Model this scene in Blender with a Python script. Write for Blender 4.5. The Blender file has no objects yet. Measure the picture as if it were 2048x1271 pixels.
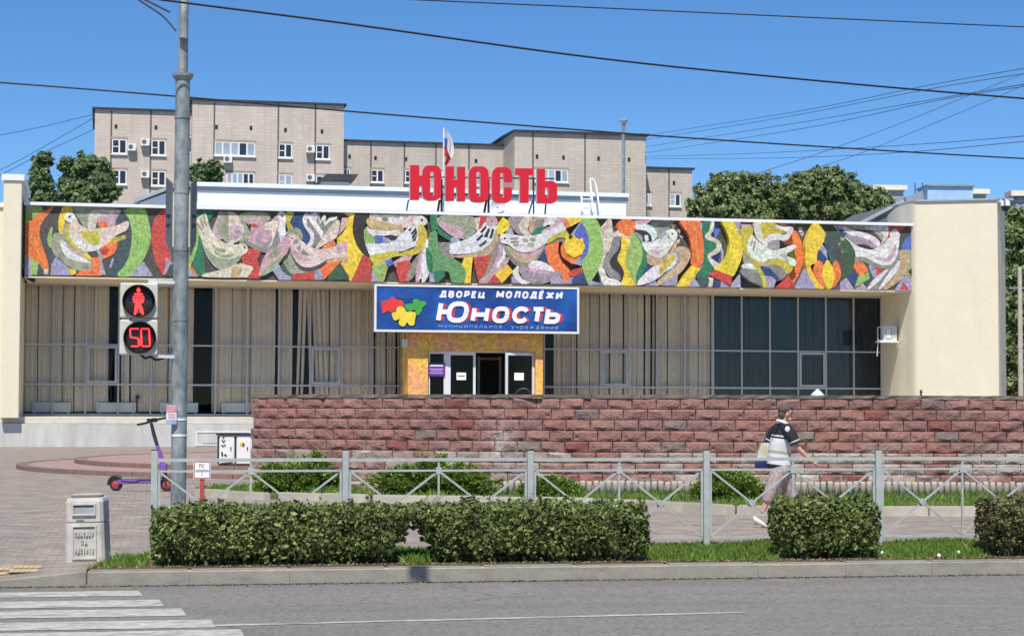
import bpy, bmesh, math, random
import numpy as np
from mathutils import Vector, Matrix

rng = random.Random(11)
nrs = np.random.RandomState(5)
scene = bpy.context.scene
C = scene.collection

# ------------------------------------------------------------------ camera, sky, sun, exposure
FPX = 3900.0
PITCH = math.atan((818 - 635.5) / FPX)
ROLL = 0.003
CAM = Vector((0, 0, 1.6))
_f = Vector((0, math.cos(PITCH), math.sin(PITCH)))
_u0 = Vector((0, -math.sin(PITCH), math.cos(PITCH)))
_r0 = Vector((1, 0, 0))
_r = _r0 * math.cos(ROLL) + _u0 * math.sin(ROLL)
_u = _u0 * math.cos(ROLL) - _r0 * math.sin(ROLL)
cd = bpy.data.cameras.new('camera')
cam = bpy.data.objects.new('camera', cd)
C.objects.link(cam)
cd.sensor_width = 36.0
cd.lens = 36.0 * FPX / 2048.0
cd.clip_start = 0.5
cd.clip_end = 3000
cam.matrix_world = Matrix(((_r.x, _u.x, -_f.x, CAM.x), (_r.y, _u.y, -_f.y, CAM.y), (_r.z, _u.z, -_f.z, CAM.z), (0, 0, 0, 1)))
scene.camera = cam

SUN_EL = math.radians(57)
SUN_AZ = Vector((-0.10, -0.995, 0)).normalized()
to_sun = Vector((SUN_AZ.x * math.cos(SUN_EL), SUN_AZ.y * math.cos(SUN_EL), math.sin(SUN_EL)))
world = bpy.data.worlds.new('World')
scene.world = world
world.use_nodes = True
wn = world.node_tree
wn.nodes.clear()
sky = wn.nodes.new('ShaderNodeTexSky')
sky.sky_type = 'NISHITA'
sky.sun_disc = False
sky.sun_elevation = SUN_EL
sky.sun_rotation = math.atan2(to_sun.x, to_sun.y)
sky.altitude = 3000
sky.air_density = 1.0
sky.dust_density = 0.0
sky.ozone_density = 6.0
hs = wn.nodes.new('ShaderNodeHueSaturation')
hs.inputs['Saturation'].default_value = 1.15
hs.inputs['Value'].default_value = 1.0
bg = wn.nodes.new('ShaderNodeBackground')
bg.inputs['Strength'].default_value = 0.108
wo = wn.nodes.new('ShaderNodeOutputWorld')
wn.links.new(sky.outputs[0], hs.inputs['Color'])
wn.links.new(hs.outputs[0], bg.inputs[0])
wn.links.new(bg.outputs[0], wo.inputs[0])

sd = bpy.data.lights.new('sun', 'SUN')
sd.energy = 4.3
sd.angle = math.radians(0.53)
sd.color = (1.0, 0.945, 0.86)
sun = bpy.data.objects.new('sun', sd)
C.objects.link(sun)
sun.rotation_euler = to_sun.to_track_quat('Z', 'Y').to_euler()

vs = scene.view_settings
vs.view_transform = 'Standard'
vs.look = 'None'
vs.exposure = 0.3
vs.gamma = 1.0
vs.use_curve_mapping = False
scene.cycles.max_bounces = 8
scene.cycles.transparent_max_bounces = 12
scene.cycles.use_denoising = True

# ------------------------------------------------------------------ picture to place
def ray(px, py):
    return _f + _r * ((px - 1024.0) / FPX) + _u * ((635.5 - py) / FPX)

def at(px, py, Y):
    d = ray(px, py)
    return CAM + d * (Y / d.y)

def ground(px, py, z=0.0):
    d = ray(px, py)
    return CAM + d * ((z - CAM.z) / d.z)

class Frame:
    def __init__(self, origin, tan):
        self.M = Matrix.Translation((origin[0], origin[1], 0)) @ Matrix.Rotation(math.atan(tan), 4, 'Z')
        self.I = self.M.inverted()
    def hit(self, px, py, y=0.0):
        o = self.I @ CAM
        d = (self.I.to_3x3() @ ray(px, py))
        return o + d * ((y - o.y) / d.y)
    def loc(self, w):
        return self.I @ Vector(w)
    def gnd(self, px, py, z=0.0):
        return self.I @ ground(px, py, z)

B = Frame(at(45, 815, 81.0), 0.21)          # the palace facade
A = Frame(at(190, 815, 182.0), 0.21)        # the apartment block far behind
S = Frame(ground(900, 1163, -0.155), 0.18)  # the street, origin on the gutter line
W0 = Matrix.Identity(4)

# ------------------------------------------------------------------ mesh helpers
def thing(name, label, cat, M=W0, group=None):
    o = bpy.data.objects.new(name, None)
    C.objects.link(o)
    o.empty_display_size = 0.2
    o.matrix_world = M
    o['label'] = label
    o['category'] = cat
    if group:
        o['group'] = group
    return o

def tag(o, label, cat, group=None):
    o['label'] = label
    o['category'] = cat
    if group:
        o['group'] = group
    return o

def link(name, me, mat=None, parent=None, M=None, color=None):
    o = bpy.data.objects.new(name, me)
    C.objects.link(o)
    if mat is not None and not me.materials:
        me.materials.append(mat)
    if parent is not None:
        o.parent = parent
    if M is not None:
        if parent is None:
            o.matrix_world = M
        else:
            o.matrix_local = M
    if color is not None:
        o.color = (color[0], color[1], color[2], 1)
    return o

class MB:
    def __init__(self):
        self.v = []
        self.f = []
    def add(self, vs, fs):
        n = len(self.v)
        self.v.extend([tuple(p) for p in vs])
        self.f.extend([tuple(i + n for i in f) for f in fs])
        return self
    def box(self, x0, x1, y0, y1, z0, z1):
        return self.add([(x0, y0, z0), (x1, y0, z0), (x1, y1, z0), (x0, y1, z0), (x0, y0, z1), (x1, y0, z1), (x1, y1, z1), (x0, y1, z1)],
                        [(0, 3, 2, 1), (4, 5, 6, 7), (0, 1, 5, 4), (1, 2, 6, 5), (2, 3, 7, 6), (3, 0, 4, 7)])
    def bar(self, p, q, w, h=None, up=(0, 0, 1)):
        p = Vector(p); q = Vector(q); h = h or w
        d = (q - p).normalized()
        u = Vector(up)
        if abs(d.dot(u)) > 0.98:
            u = Vector((0, 1, 0))
        s = d.cross(u).normalized() * (w / 2)
        t = s.cross(d).normalized() * (h / 2)
        vs = [p - s - t, p + s - t, p + s + t, p - s + t, q - s - t, q + s - t, q + s + t, q - s + t]
        return self.add(vs, [(0, 1, 2, 3), (7, 6, 5, 4), (0, 4, 5, 1), (1, 5, 6, 2), (2, 6, 7, 3), (3, 7, 4, 0)])
    def tube(self, path, r, n=8, caps=True):
        path = [Vector(p) for p in path]
        m = len(path)
        rs = r if isinstance(r, (list, tuple)) else [r] * m
        vs = []
        prev = None
        for i, p in enumerate(path):
            d = (path[min(i + 1, m - 1)] - path[max(i - 1, 0)]).normalized()
            if prev is None:
                a = Vector((0, 0, 1)) if abs(d.z) < 0.9 else Vector((1, 0, 0))
                s = d.cross(a).normalized()
            else:
                s = (prev - d * prev.dot(d)).normalized()
            prev = s
            t = d.cross(s)
            for k in range(n):
                a = 2 * math.pi * k / n
                vs.append(p + (s * math.cos(a) + t * math.sin(a)) * rs[i])
        fs = []
        for i in range(m - 1):
            for k in range(n):
                k2 = (k + 1) % n
                fs.append((i * n + k, i * n + k2, (i + 1) * n + k2, (i + 1) * n + k))
        if caps:
            fs.append(tuple(range(n - 1, -1, -1)))
            fs.append(tuple(range((m - 1) * n, m * n)))
        return self.add(vs, fs)
    def prism(self, poly, y0, y1):
        """poly: (x, z) points; extruded along y"""
        n = len(poly)
        vs = [(p[0], y0, p[1]) for p in poly] + [(p[0], y1, p[1]) for p in poly]
        fs = [tuple(range(n)), tuple(range(2 * n - 1, n - 1, -1))]
        for i in range(n):
            j = (i + 1) % n
            fs.append((i, i + n, j + n, j))
        return self.add(vs, fs)
    def prismz(self, poly, z0, z1):
        n = len(poly)
        vs = [(p[0], p[1], z0) for p in poly] + [(p[0], p[1], z1) for p in poly]
        fs = [tuple(range(n - 1, -1, -1)), tuple(range(n, 2 * n))]
        for i in range(n):
            j = (i + 1) % n
            fs.append((i, j, j + n, i + n))
        return self.add(vs, fs)
    def ring(self, outer, inner, y0, y1):
        """plate with a hole, both loops of one length, (x, z)"""
        n = len(outer)
        vs = [(p[0], y0, p[1]) for p in outer] + [(p[0], y0, p[1]) for p in inner] + [(p[0], y1, p[1]) for p in outer] + [(p[0], y1, p[1]) for p in inner]
        fs = []
        for i in range(n):
            j = (i + 1) % n
            fs += [(i, j, n + j, n + i), (2 * n + j, 2 * n + i, 3 * n + i, 3 * n + j), (i, 2 * n + i, 2 * n + j, j), (n + i, n + j, 3 * n + j, 3 * n + i)]
        return self.add(vs, fs)
    def frame(self, x0, x1, z0, z1, w, y0, y1):
        o = [(x0, z0), (x1, z0), (x1, z1), (x0, z1)]
        i = [(x0 + w, z0 + w), (x1 - w, z0 + w), (x1 - w, z1 - w), (x0 + w, z1 - w)]
        return self.ring(o, i, y0, y1)
    def lathe(self, prof, c=(0, 0, 0), n=16):
        vs = []
        for r, z in prof:
            for k in range(n):
                a = 2 * math.pi * k / n
                vs.append((c[0] + r * math.cos(a), c[1] + r * math.sin(a), c[2] + z))
        fs = []
        m = len(prof)
        for i in range(m - 1):
            for k in range(n):
                k2 = (k + 1) % n
                fs.append((i * n + k, i * n + k2, (i + 1) * n + k2, (i + 1) * n + k))
        fs.append(tuple(range(n - 1, -1, -1)))
        fs.append(tuple(range((m - 1) * n, m * n)))
        return self.add(vs, fs)
    def lathey(self, prof, c, n=20):
        """rings in the x-z plane, profile (r, y)"""
        m2 = MB().lathe([(r, y) for r, y in prof], (0, 0, 0), n)
        vs = [(c[0] + p[0], c[1] + p[2], c[2] + p[1]) for p in m2.v]
        return self.add(vs, [tuple(reversed(f)) for f in m2.f])
    def loft(self, rings, caps=True):
        n = len(rings[0])
        vs = [p for r in rings for p in r]
        fs = []
        for i in range(len(rings) - 1):
            for k in range(n):
                k2 = (k + 1) % n
                fs.append((i * n + k, i * n + k2, (i + 1) * n + k2, (i + 1) * n + k))
        if caps:
            fs.append(tuple(range(n - 1, -1, -1)))
            fs.append(tuple(range((len(rings) - 1) * n, len(rings) * n)))
        return self.add(vs, fs)
    def mesh(self, name):
        me = bpy.data.meshes.new(name)
        me.from_pydata(self.v, [], self.f)
        me.update()
        return me
    def build(self, name, mat, parent=None, smooth=False, bevel=0, M=None, color=None, fix=False):
        me = self.mesh(name)
        if fix:
            bm = bmesh.new(); bm.from_mesh(me)
            bmesh.ops.recalc_face_normals(bm, faces=bm.faces)
            bm.to_mesh(me); bm.free()
        if smooth:
            me.polygons.foreach_set('use_smooth', [True] * len(me.polygons))
            me.set_sharp_from_angle(angle=math.radians(50))
        o = link(name, me, mat, parent, M, color)
        if bevel:
            b = o.modifiers.new('b', 'BEVEL')
            b.width = bevel
            b.segments = 2
            b.limit_method = 'ANGLE'
        return o

def rrect(x0, x1, z0, z1, r, n=5):
    pts = []
    for cx, cz, a0 in ((x1 - r, z1 - r, 0), (x0 + r, z1 - r, 90), (x0 + r, z0 + r, 180), (x1 - r, z0 + r, 270)):
        for k in range(n + 1):
            a = math.radians(a0 + 90.0 * k / n)
            pts.append((cx + r * math.cos(a), cz + r * math.sin(a)))
    return pts

def circ(x, z, r, n=12):
    return [(x + r * math.cos(2 * math.pi * k / n), z + r * math.sin(2 * math.pi * k / n)) for k in range(n)]

def catmull(pts, k=3):
    n = len(pts)
    out = []
    for i in range(n):
        p0, p1, p2, p3 = pts[i - 1], pts[i], pts[(i + 1) % n], pts[(i + 2) % n]
        for j in range(k):
            t = j / k
            out.append(tuple(0.5 * ((2 * p1[a]) + (-p0[a] + p2[a]) * t + (2 * p0[a] - 5 * p1[a] + 4 * p2[a] - p3[a]) * t * t + (-p0[a] + 3 * p1[a] - 3 * p2[a] + p3[a]) * t ** 3) for a in (0, 1)))
    return out

def quads_mesh(name, V):
    """V: (n, k, 3) array, one k-gon each"""
    n, k, _ = V.shape
    me = bpy.data.meshes.new(name)
    me.vertices.add(n * k)
    me.vertices.foreach_set('co', V.reshape(-1).astype(np.float32))
    me.loops.add(n * k)
    me.loops.foreach_set('vertex_index', np.arange(n * k, dtype=np.int32))
    me.polygons.add(n)
    me.polygons.foreach_set('loop_start', np.arange(0, n * k, k, dtype=np.int32))
    me.update(calc_edges=True)
    me.validate()
    return me

def unit(a):
    return a / (np.linalg.norm(a, axis=1, keepdims=True) + 1e-9)

def leaves(P, size, aspect=0.5, bias=(0, 0, 0.0), fold=0.0, N=None):
    """diamond leaves at points P (n,3)"""
    n = len(P)
    nor = unit(nrs.normal(size=(n, 3)) + np.array(bias)) if N is None else unit(N)
    tan = unit(np.cross(nor, nrs.normal(size=(n, 3))))
    bi = np.cross(nor, tan)
    s = (size * np.clip(nrs.lognormal(-.08, .34, n), .4, 1.8))[:, None]
    V = np.stack([P - tan * s, P + bi * s * aspect, P + tan * s, P - bi * s * aspect], axis=1)
    return V

_txt = {}
def text_mesh(body, bold=0.0, shear=0.0, spacing=1.0, extrude=0.0):
    cu = bpy.data.curves.new('lettering', 'FONT')
    cu.body = body
    cu.offset = bold
    cu.shear = shear
    cu.space_character = spacing
    cu.extrude = extrude
    cu.resolution_u = 4
    o = bpy.data.objects.new('lettering', cu)
    C.objects.link(o)
    bpy.context.view_layer.update()
    dg = bpy.context.evaluated_depsgraph_get()
    me = bpy.data.meshes.new_from_object(o.evaluated_get(dg))
    bpy.data.objects.remove(o)
    bpy.data.curves.remove(cu)
    return me

def text_part(name, body, box, y, depth, mat, parent, bold=0.02, shear=0.0, spacing=1.0, tilt=0.0, rows=1):
    """lettering fitted to box (x0, x1, z0, z1), its face at y towards the street"""
    me0 = text_mesh(body, 0.0, shear, spacing, 0.01)
    n0 = len(me0.vertices)
    c0 = np.zeros(n0 * 3)
    me0.vertices.foreach_get('co', c0)
    c0 = c0.reshape(-1, 3)
    f0 = [tuple(p_.vertices) for p_ in me0.polygons]
    # heavier strokes: the same outline set down a few times, each a hair deeper
    offs = [(0, 0)] + ([(bold * math.cos(a), bold * math.sin(a)) for a in [math.pi * k / 4 for k in range(8)]] if bold else [])
    cs, fs, dp = [], [], []
    for k, (dx, dy) in enumerate(offs):
        cs.append(c0 + np.array([dx, dy, 0]))
        dp += [k * depth * 0.035] * n0
        fs += [tuple(i + k * n0 for i in f) for f in f0]
    me = bpy.data.meshes.new('lettering')
    me.from_pydata(np.concatenate(cs).tolist(), [], fs)
    dp = np.array(dp)
    bpy.data.meshes.remove(me0)
    co = np.zeros(len(me.vertices) * 3)
    me.vertices.foreach_get('co', co)
    co = co.reshape(-1, 3)
    mn, mx = co.min(0), co.max(0)
    x = box[0] + (co[:, 0] - mn[0]) / (mx[0] - mn[0]) * (box[1] - box[0])
    z = box[2] + (co[:, 1] - mn[1]) / (mx[1] - mn[1]) * (box[3] - box[2]) + tilt * (x - box[0])
    yy = np.where(co[:, 2] > 0, y + dp, y + depth + dp * 0.1)
    me.vertices.foreach_set('co', np.stack([x, yy, z], 1).reshape(-1))
    me.update()
    me.materials.clear()
    return link(name, me, mat, parent)

def _oval(x0, x1, n=18):
    c, r = (x0 + x1) / 2, (x1 - x0) / 2
    out = []
    for k in range(n + 1):
        a = 2 * math.pi * k / n
        ca, sa = math.cos(a), math.sin(a)
        out.append((c + r * math.copysign(abs(ca) ** .75, ca), .5 + .5 * math.copysign(abs(sa) ** .75, sa)))
    return out
_C = [(1, .78), (.85, .95), (.62, 1), (.38, 1), (.12, .85), (0, .6), (0, .4), (.12, .15), (.38, 0), (.62, 0), (.85, .05), (1, .22)]
_E = [[(1, 1), (0, 1), (0, 0), (1, 0)], [(0, .52), (.85, .52)]]
_D = [[(0, -.17), (0, .06), (1, .06), (1, -.17)], [(.15, .06), (.36, 1), (.85, 1), (.85, .06)]]
GLY = {
 'А': (.9, [[(0, 0), (.5, 1), (1, 0)], [(.2, .33), (.8, .33)]]), 'Б': (.8, [[(.95, 1), (0, 1), (0, 0), (.75, 0), (1, .14), (1, .42), (.75, .56), (0, .56)]]),
 'В': (.8, [[(0, 0), (0, 1), (.7, 1), (.92, .88), (.92, .66), (.7, .53), (0, .53)], [(.7, .53), (1, .4), (1, .14), (.75, 0), (0, 0)]]),
 'Д': (.95, _D), 'Е': (.72, _E), 'Ё': (.72, _E + [[(.12, 1.3), (.36, 1.3)], [(.68, 1.3), (.92, 1.3)]]),
 'Ж': (1.2, [[(.5, 0), (.5, 1)], [(0, 1), (.5, .5), (0, 0)], [(1, 1), (.5, .5), (1, 0)]]),
 'З': (.78, [[(0, .85), (.25, 1), (.75, 1), (1, .82), (1, .68), (.7, .53), (.35, .53)], [(.7, .53), (1, .38), (1, .15), (.75, 0), (.25, 0), (0, .15)]]),
 'И': (.9, [[(0, 1), (0, 0), (1, 1), (1, 0)]]), 'Л': (.9, [[(0, 0), (.14, .1), (.3, 1), (1, 1), (1, 0)]]), 'М': (1.05, [[(0, 0), (0, 1), (.5, .3), (1, 1), (1, 0)]]),
 'О': (.9, [_oval(0, 1)]), 'П': (.85, [[(0, 0), (0, 1), (1, 1), (1, 0)]]), 'Р': (.78, [[(0, 0), (0, 1), (.75, 1), (1, .85), (1, .58), (.75, .43), (0, .43)]]),
 'С': (.85, [_C]), 'Т': (.85, [[(0, 1), (1, 1)], [(.5, 1), (.5, 0)]]), 'У': (.85, [[(0, 1), (.48, .38)], [(1, 1), (.45, .15), (.3, 0), (.08, 0)]]),
 'Ц': (.92, [[(0, 1), (0, .03), (1, .03), (1, -.2)], [(.84, 1), (.84, .03)]]), 'Ч': (.8, [[(0, 1), (0, .6), (.2, .45), (1, .45)], [(1, 1), (1, 0)]]),
 'Ю': (1.35, [[(0, 0), (0, 1)], [(0, .5), (.36, .5)], _oval(.36, 1)]),
 'н': (.82, [[(0, 0), (0, 1)], [(1, 0), (1, 1)], [(0, .5), (1, .5)]]), 'о': (.85, [_oval(0, 1)]), 'с': (.8, [_C]), 'т': (.85, [[(0, 1), (1, 1)], [(.5, 1), (.5, 0)]]),
 'ь': (.82, [[(0, 1), (0, 0), (.75, 0), (1, .14), (1, .44), (.75, .58), (0, .58)]]),
 'а': (.8, [[(.08, .88), (.35, 1), (.75, 1), (1, .8), (1, 0)], [(1, .56), (.3, .56), (0, .4), (0, .15), (.25, 0), (.7, 0), (1, .2)]]),
 'е': (.82, [[(0, .5), (1, .5), (1, .72), (.75, 1), (.25, 1), (0, .7), (0, .3), (.25, 0), (.8, 0), (1, .15)]]),
 'р': (.8, [[(0, -.4), (0, 1), (.75, 1), (1, .8), (1, .2), (.75, 0), (0, 0)]]), 'у': (.8, [[(0, 1), (.5, .1)], [(1, 1), (.4, -.25), (.1, -.35)]]),
}
for _a, _b in zip('мницплджч', 'МНИЦПЛДЖЧ'):
    if _b in GLY and _a not in GLY:
        GLY[_a] = GLY[_b]
GLY['и'] = GLY['И']
def stroke_text(name, text, box, y, depth, mat, parent, t=.2, shear=0.0, gap=.22, big=()):
    """block lettering from strokes, one mesh for each letter; big: letters drawn taller than the rest (factor)"""
    x0, x1, z0, z1 = box
    Hh = z1 - z0
    big = dict(big)
    ws = [GLY[c][0] * (big.get(c, 1.0)) for c in text]
    tot = sum(ws) + gap * (len(ws) - 1)
    kx = (x1 - x0 - shear * Hh * .9) / tot
    x = x0
    for c, w in zip(text, ws):
        H_ = Hh * big.get(c, 1.0) / max(list(big.values()) + [1.0])
        th = t * Hh / max(list(big.values()) + [1.0])
        W_ = w * kx
        mb = MB()
        k = 0
        def P(q):
            zz_ = th / 2 + q[1] * (H_ - th)
            return Vector((x + th / 2 + q[0] * (W_ - th) + shear * zz_, z0 + zz_))
        for st in GLY[c][1]:
            pts = [P(q) for q in st]
            for a, b in zip(pts[:-1], pts[1:]):
                d = (b - a)
                if d.length < 1e-5:
                    continue
                d.normalize()
                nrm = Vector((-d.y, d.x)) * th / 2
                yk = y + .0007 * k
                k += 1
                mb.prism([tuple(a - nrm), tuple(b - nrm), tuple(b + nrm), tuple(a + nrm)], yk, y + depth)
            inner = pts[1:-1] if (pts[0] - pts[-1]).length > 1e-4 else pts[1:]
            for qi, q in enumerate(inner):
                i_ = qi + 1
                d1 = (pts[i_] - pts[i_ - 1]); d2 = (pts[(i_ + 1) % len(pts)] - pts[i_]) if i_ + 1 < len(pts) else (pts[1] - pts[0])
                if d1.length > 1e-6 and d2.length > 1e-6 and abs(d1.normalized().dot(d2.normalized())) < .45:
                    u_ = d1.normalized() * th / 2; v_ = Vector((-u_.y, u_.x))
                    mb.prism([tuple(q - u_ - v_), tuple(q + u_ - v_), tuple(q + u_ + v_), tuple(q - u_ + v_)], y + .0007 * k, y + depth)
                    k += 1
                    continue
                mb.prism([(q.x + th / 2 * math.cos(math.pi * j / 6), q.y + th / 2 * math.sin(math.pi * j / 6)) for j in range(12)], y + .0007 * k, y + depth)
                k += 1
        mb.build(name, mat, parent)
        x += W_ + gap * kx

def skin(name, joints, edges, mat, parent, sub=2, root=0):
    """joints: (x, y, z, rx, ry)"""
    me = bpy.data.meshes.new(name)
    me.from_pydata([j[:3] for j in joints], edges, [])
    o = bpy.data.objects.new(name, me)
    C.objects.link(o)
    o.modifiers.new('s', 'SKIN')
    for i, j in enumerate(joints):
        sv = me.skin_vertices[0].data[i]
        sv.radius = (j[3], j[4] if len(j) > 4 else j[3])
        sv.use_root = (i == root)
    m = o.modifiers.new('u', 'SUBSURF')
    m.levels = sub
    m.render_levels = sub
    bpy.context.view_layer.update()
    dg = bpy.context.evaluated_depsgraph_get()
    me2 = bpy.data.meshes.new_from_object(o.evaluated_get(dg))
    bpy.data.objects.remove(o)
    me2.name = name
    me2.polygons.foreach_set('use_smooth', [True] * len(me2.polygons))
    me2.materials.clear()
    return link(name, me2, mat, parent)

# ------------------------------------------------------------------ materials
def newmat(name):
    m = bpy.data.materials.new(name)
    m.use_nodes = True
    nt = m.node_tree
    return m, nt, nt.nodes['Principled BSDF']

def pm(name, col, rough=0.7, ns=0.0, amt=0.25, col2=None, metal=0.0, bump=0.0, bs=None, spec=0.5, objcol=False, island=0.0, detail=6, trans=0.0, stretch=None):
    """plain paint or stone: a base colour broken by noise"""
    m, nt, p = newmat(name)
    N, L = nt.nodes, nt.links
    p.inputs['Roughness'].default_value = rough
    p.inputs['Metallic'].default_value = metal
    p.inputs['Specular IOR Level'].default_value = spec
    tc = N.new('ShaderNodeTexCoord')
    vec = tc.outputs['Object']
    if stretch:
        mp = N.new('ShaderNodeMapping')
        mp.inputs['Scale'].default_value = stretch
        L.new(vec, mp.inputs['Vector'])
        vec = mp.outputs[0]
    base = None
    if objcol:
        oi = N.new('ShaderNodeObjectInfo')
        base = oi.outputs['Color']
    if ns:
        nz = N.new('ShaderNodeTexNoise')
        nz.inputs['Scale'].default_value = ns
        nz.inputs['Detail'].default_value = detail
        nz.inputs['Roughness'].default_value = 0.65
        L.new(vec, nz.inputs['Vector'])
        if col2 is not None:
            rp = N.new('ShaderNodeValToRGB')
            rp.color_ramp.elements[0].position = 0.35
            rp.color_ramp.elements[1].position = 0.68
            rp.color_ramp.elements[0].color = (*col2, 1)
            rp.color_ramp.elements[1].color = (*col, 1)
            L.new(nz.outputs['Fac'], rp.inputs[0])
            out = rp.outputs[0]
        else:
            mr = N.new('ShaderNodeMapRange')
            mr.inputs['From Min'].default_value = 0.25
            mr.inputs['From Max'].default_value = 0.75
            mr.inputs['To Min'].default_value = 1 - amt
            mr.inputs['To Max'].default_value = 1 + amt
            L.new(nz.outputs['Fac'], mr.inputs['Value'])
            hv = N.new('ShaderNodeHueSaturation')
            hv.inputs['Color'].default_value = (*col, 1)
            if base is not None:
                L.new(base, hv.inputs['Color'])
            L.new(mr.outputs[0], hv.inputs['Value'])
            out = hv.outputs[0]
        base = out
        if bump:
            nb = nz
            if bs:
                nb = N.new('ShaderNodeTexNoise')
                nb.inputs['Scale'].default_value = bs
                nb.inputs['Detail'].default_value = 5
                L.new(vec, nb.inputs['Vector'])
            bp = N.new('ShaderNodeBump')
            bp.inputs['Strength'].default_value = bump
            bp.inputs['Distance'].default_value = 0.02
            L.new(nb.outputs['Fac'], bp.inputs['Height'])
            L.new(bp.outputs[0], p.inputs['Normal'])
    if island:
        g = N.new('ShaderNodeNewGeometry')
        mr = N.new('ShaderNodeMapRange')
        mr.inputs['To Min'].default_value = 1 - island
        mr.inputs['To Max'].default_value = 1 + island
        L.new(g.outputs['Random Per Island'], mr.inputs['Value'])
        hv = N.new('ShaderNodeHueSaturation')
        hv.inputs['Color'].default_value = (*col, 1)
        if base is not None:
            L.new(base, hv.inputs['Color'])
        L.new(mr.outputs[0], hv.inputs['Value'])
        base = hv.outputs[0]
    if base is not None:
        L.new(base, p.inputs['Base Color'])
    else:
        p.inputs['Base Color'].default_value = (*col, 1)
    if trans:
        tr = N.new('ShaderNodeBsdfTranslucent')
        if base is not None:
            L.new(base, tr.inputs['Color'])
        else:
            tr.inputs['Color'].default_value = (*col, 1)
        mx = N.new('ShaderNodeMixShader')
        mx.inputs[0].default_value = trans
        L.new(p.outputs[0], mx.inputs[1])
        L.new(tr.outputs[0], mx.inputs[2])
        L.new(mx.outputs[0], N['Material Output'].inputs[0])
    return m

def glassmat(name, tint, ior=1.5, rough=0.0):
    m, nt, p = newmat(name)
    N, L = nt.nodes, nt.links
    N.remove(p)
    t = N.new('ShaderNodeBsdfTransparent')
    t.inputs[0].default_value = (*tint, 1)
    g = N.new('ShaderNodeBsdfGlossy')
    g.inputs['Roughness'].default_value = rough
    fr = N.new('ShaderNodeFresnel')
    fr.inputs[0].default_value = ior
    mx = N.new('ShaderNodeMixShader')
    L.new(fr.outputs[0], mx.inputs[0])
    L.new(t.outputs[0], mx.inputs[1])
    L.new(g.outputs[0], mx.inputs[2])
    L.new(mx.outputs[0], N['Material Output'].inputs[0])
    return m

def emitmat(name, col, strength):
    m, nt, p = newmat(name)
    p.inputs['Base Color'].default_value = (*col, 1)
    p.inputs['Emission Color'].default_value = (*col, 1)
    p.inputs['Emission Strength'].default_value = strength
    return m

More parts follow.
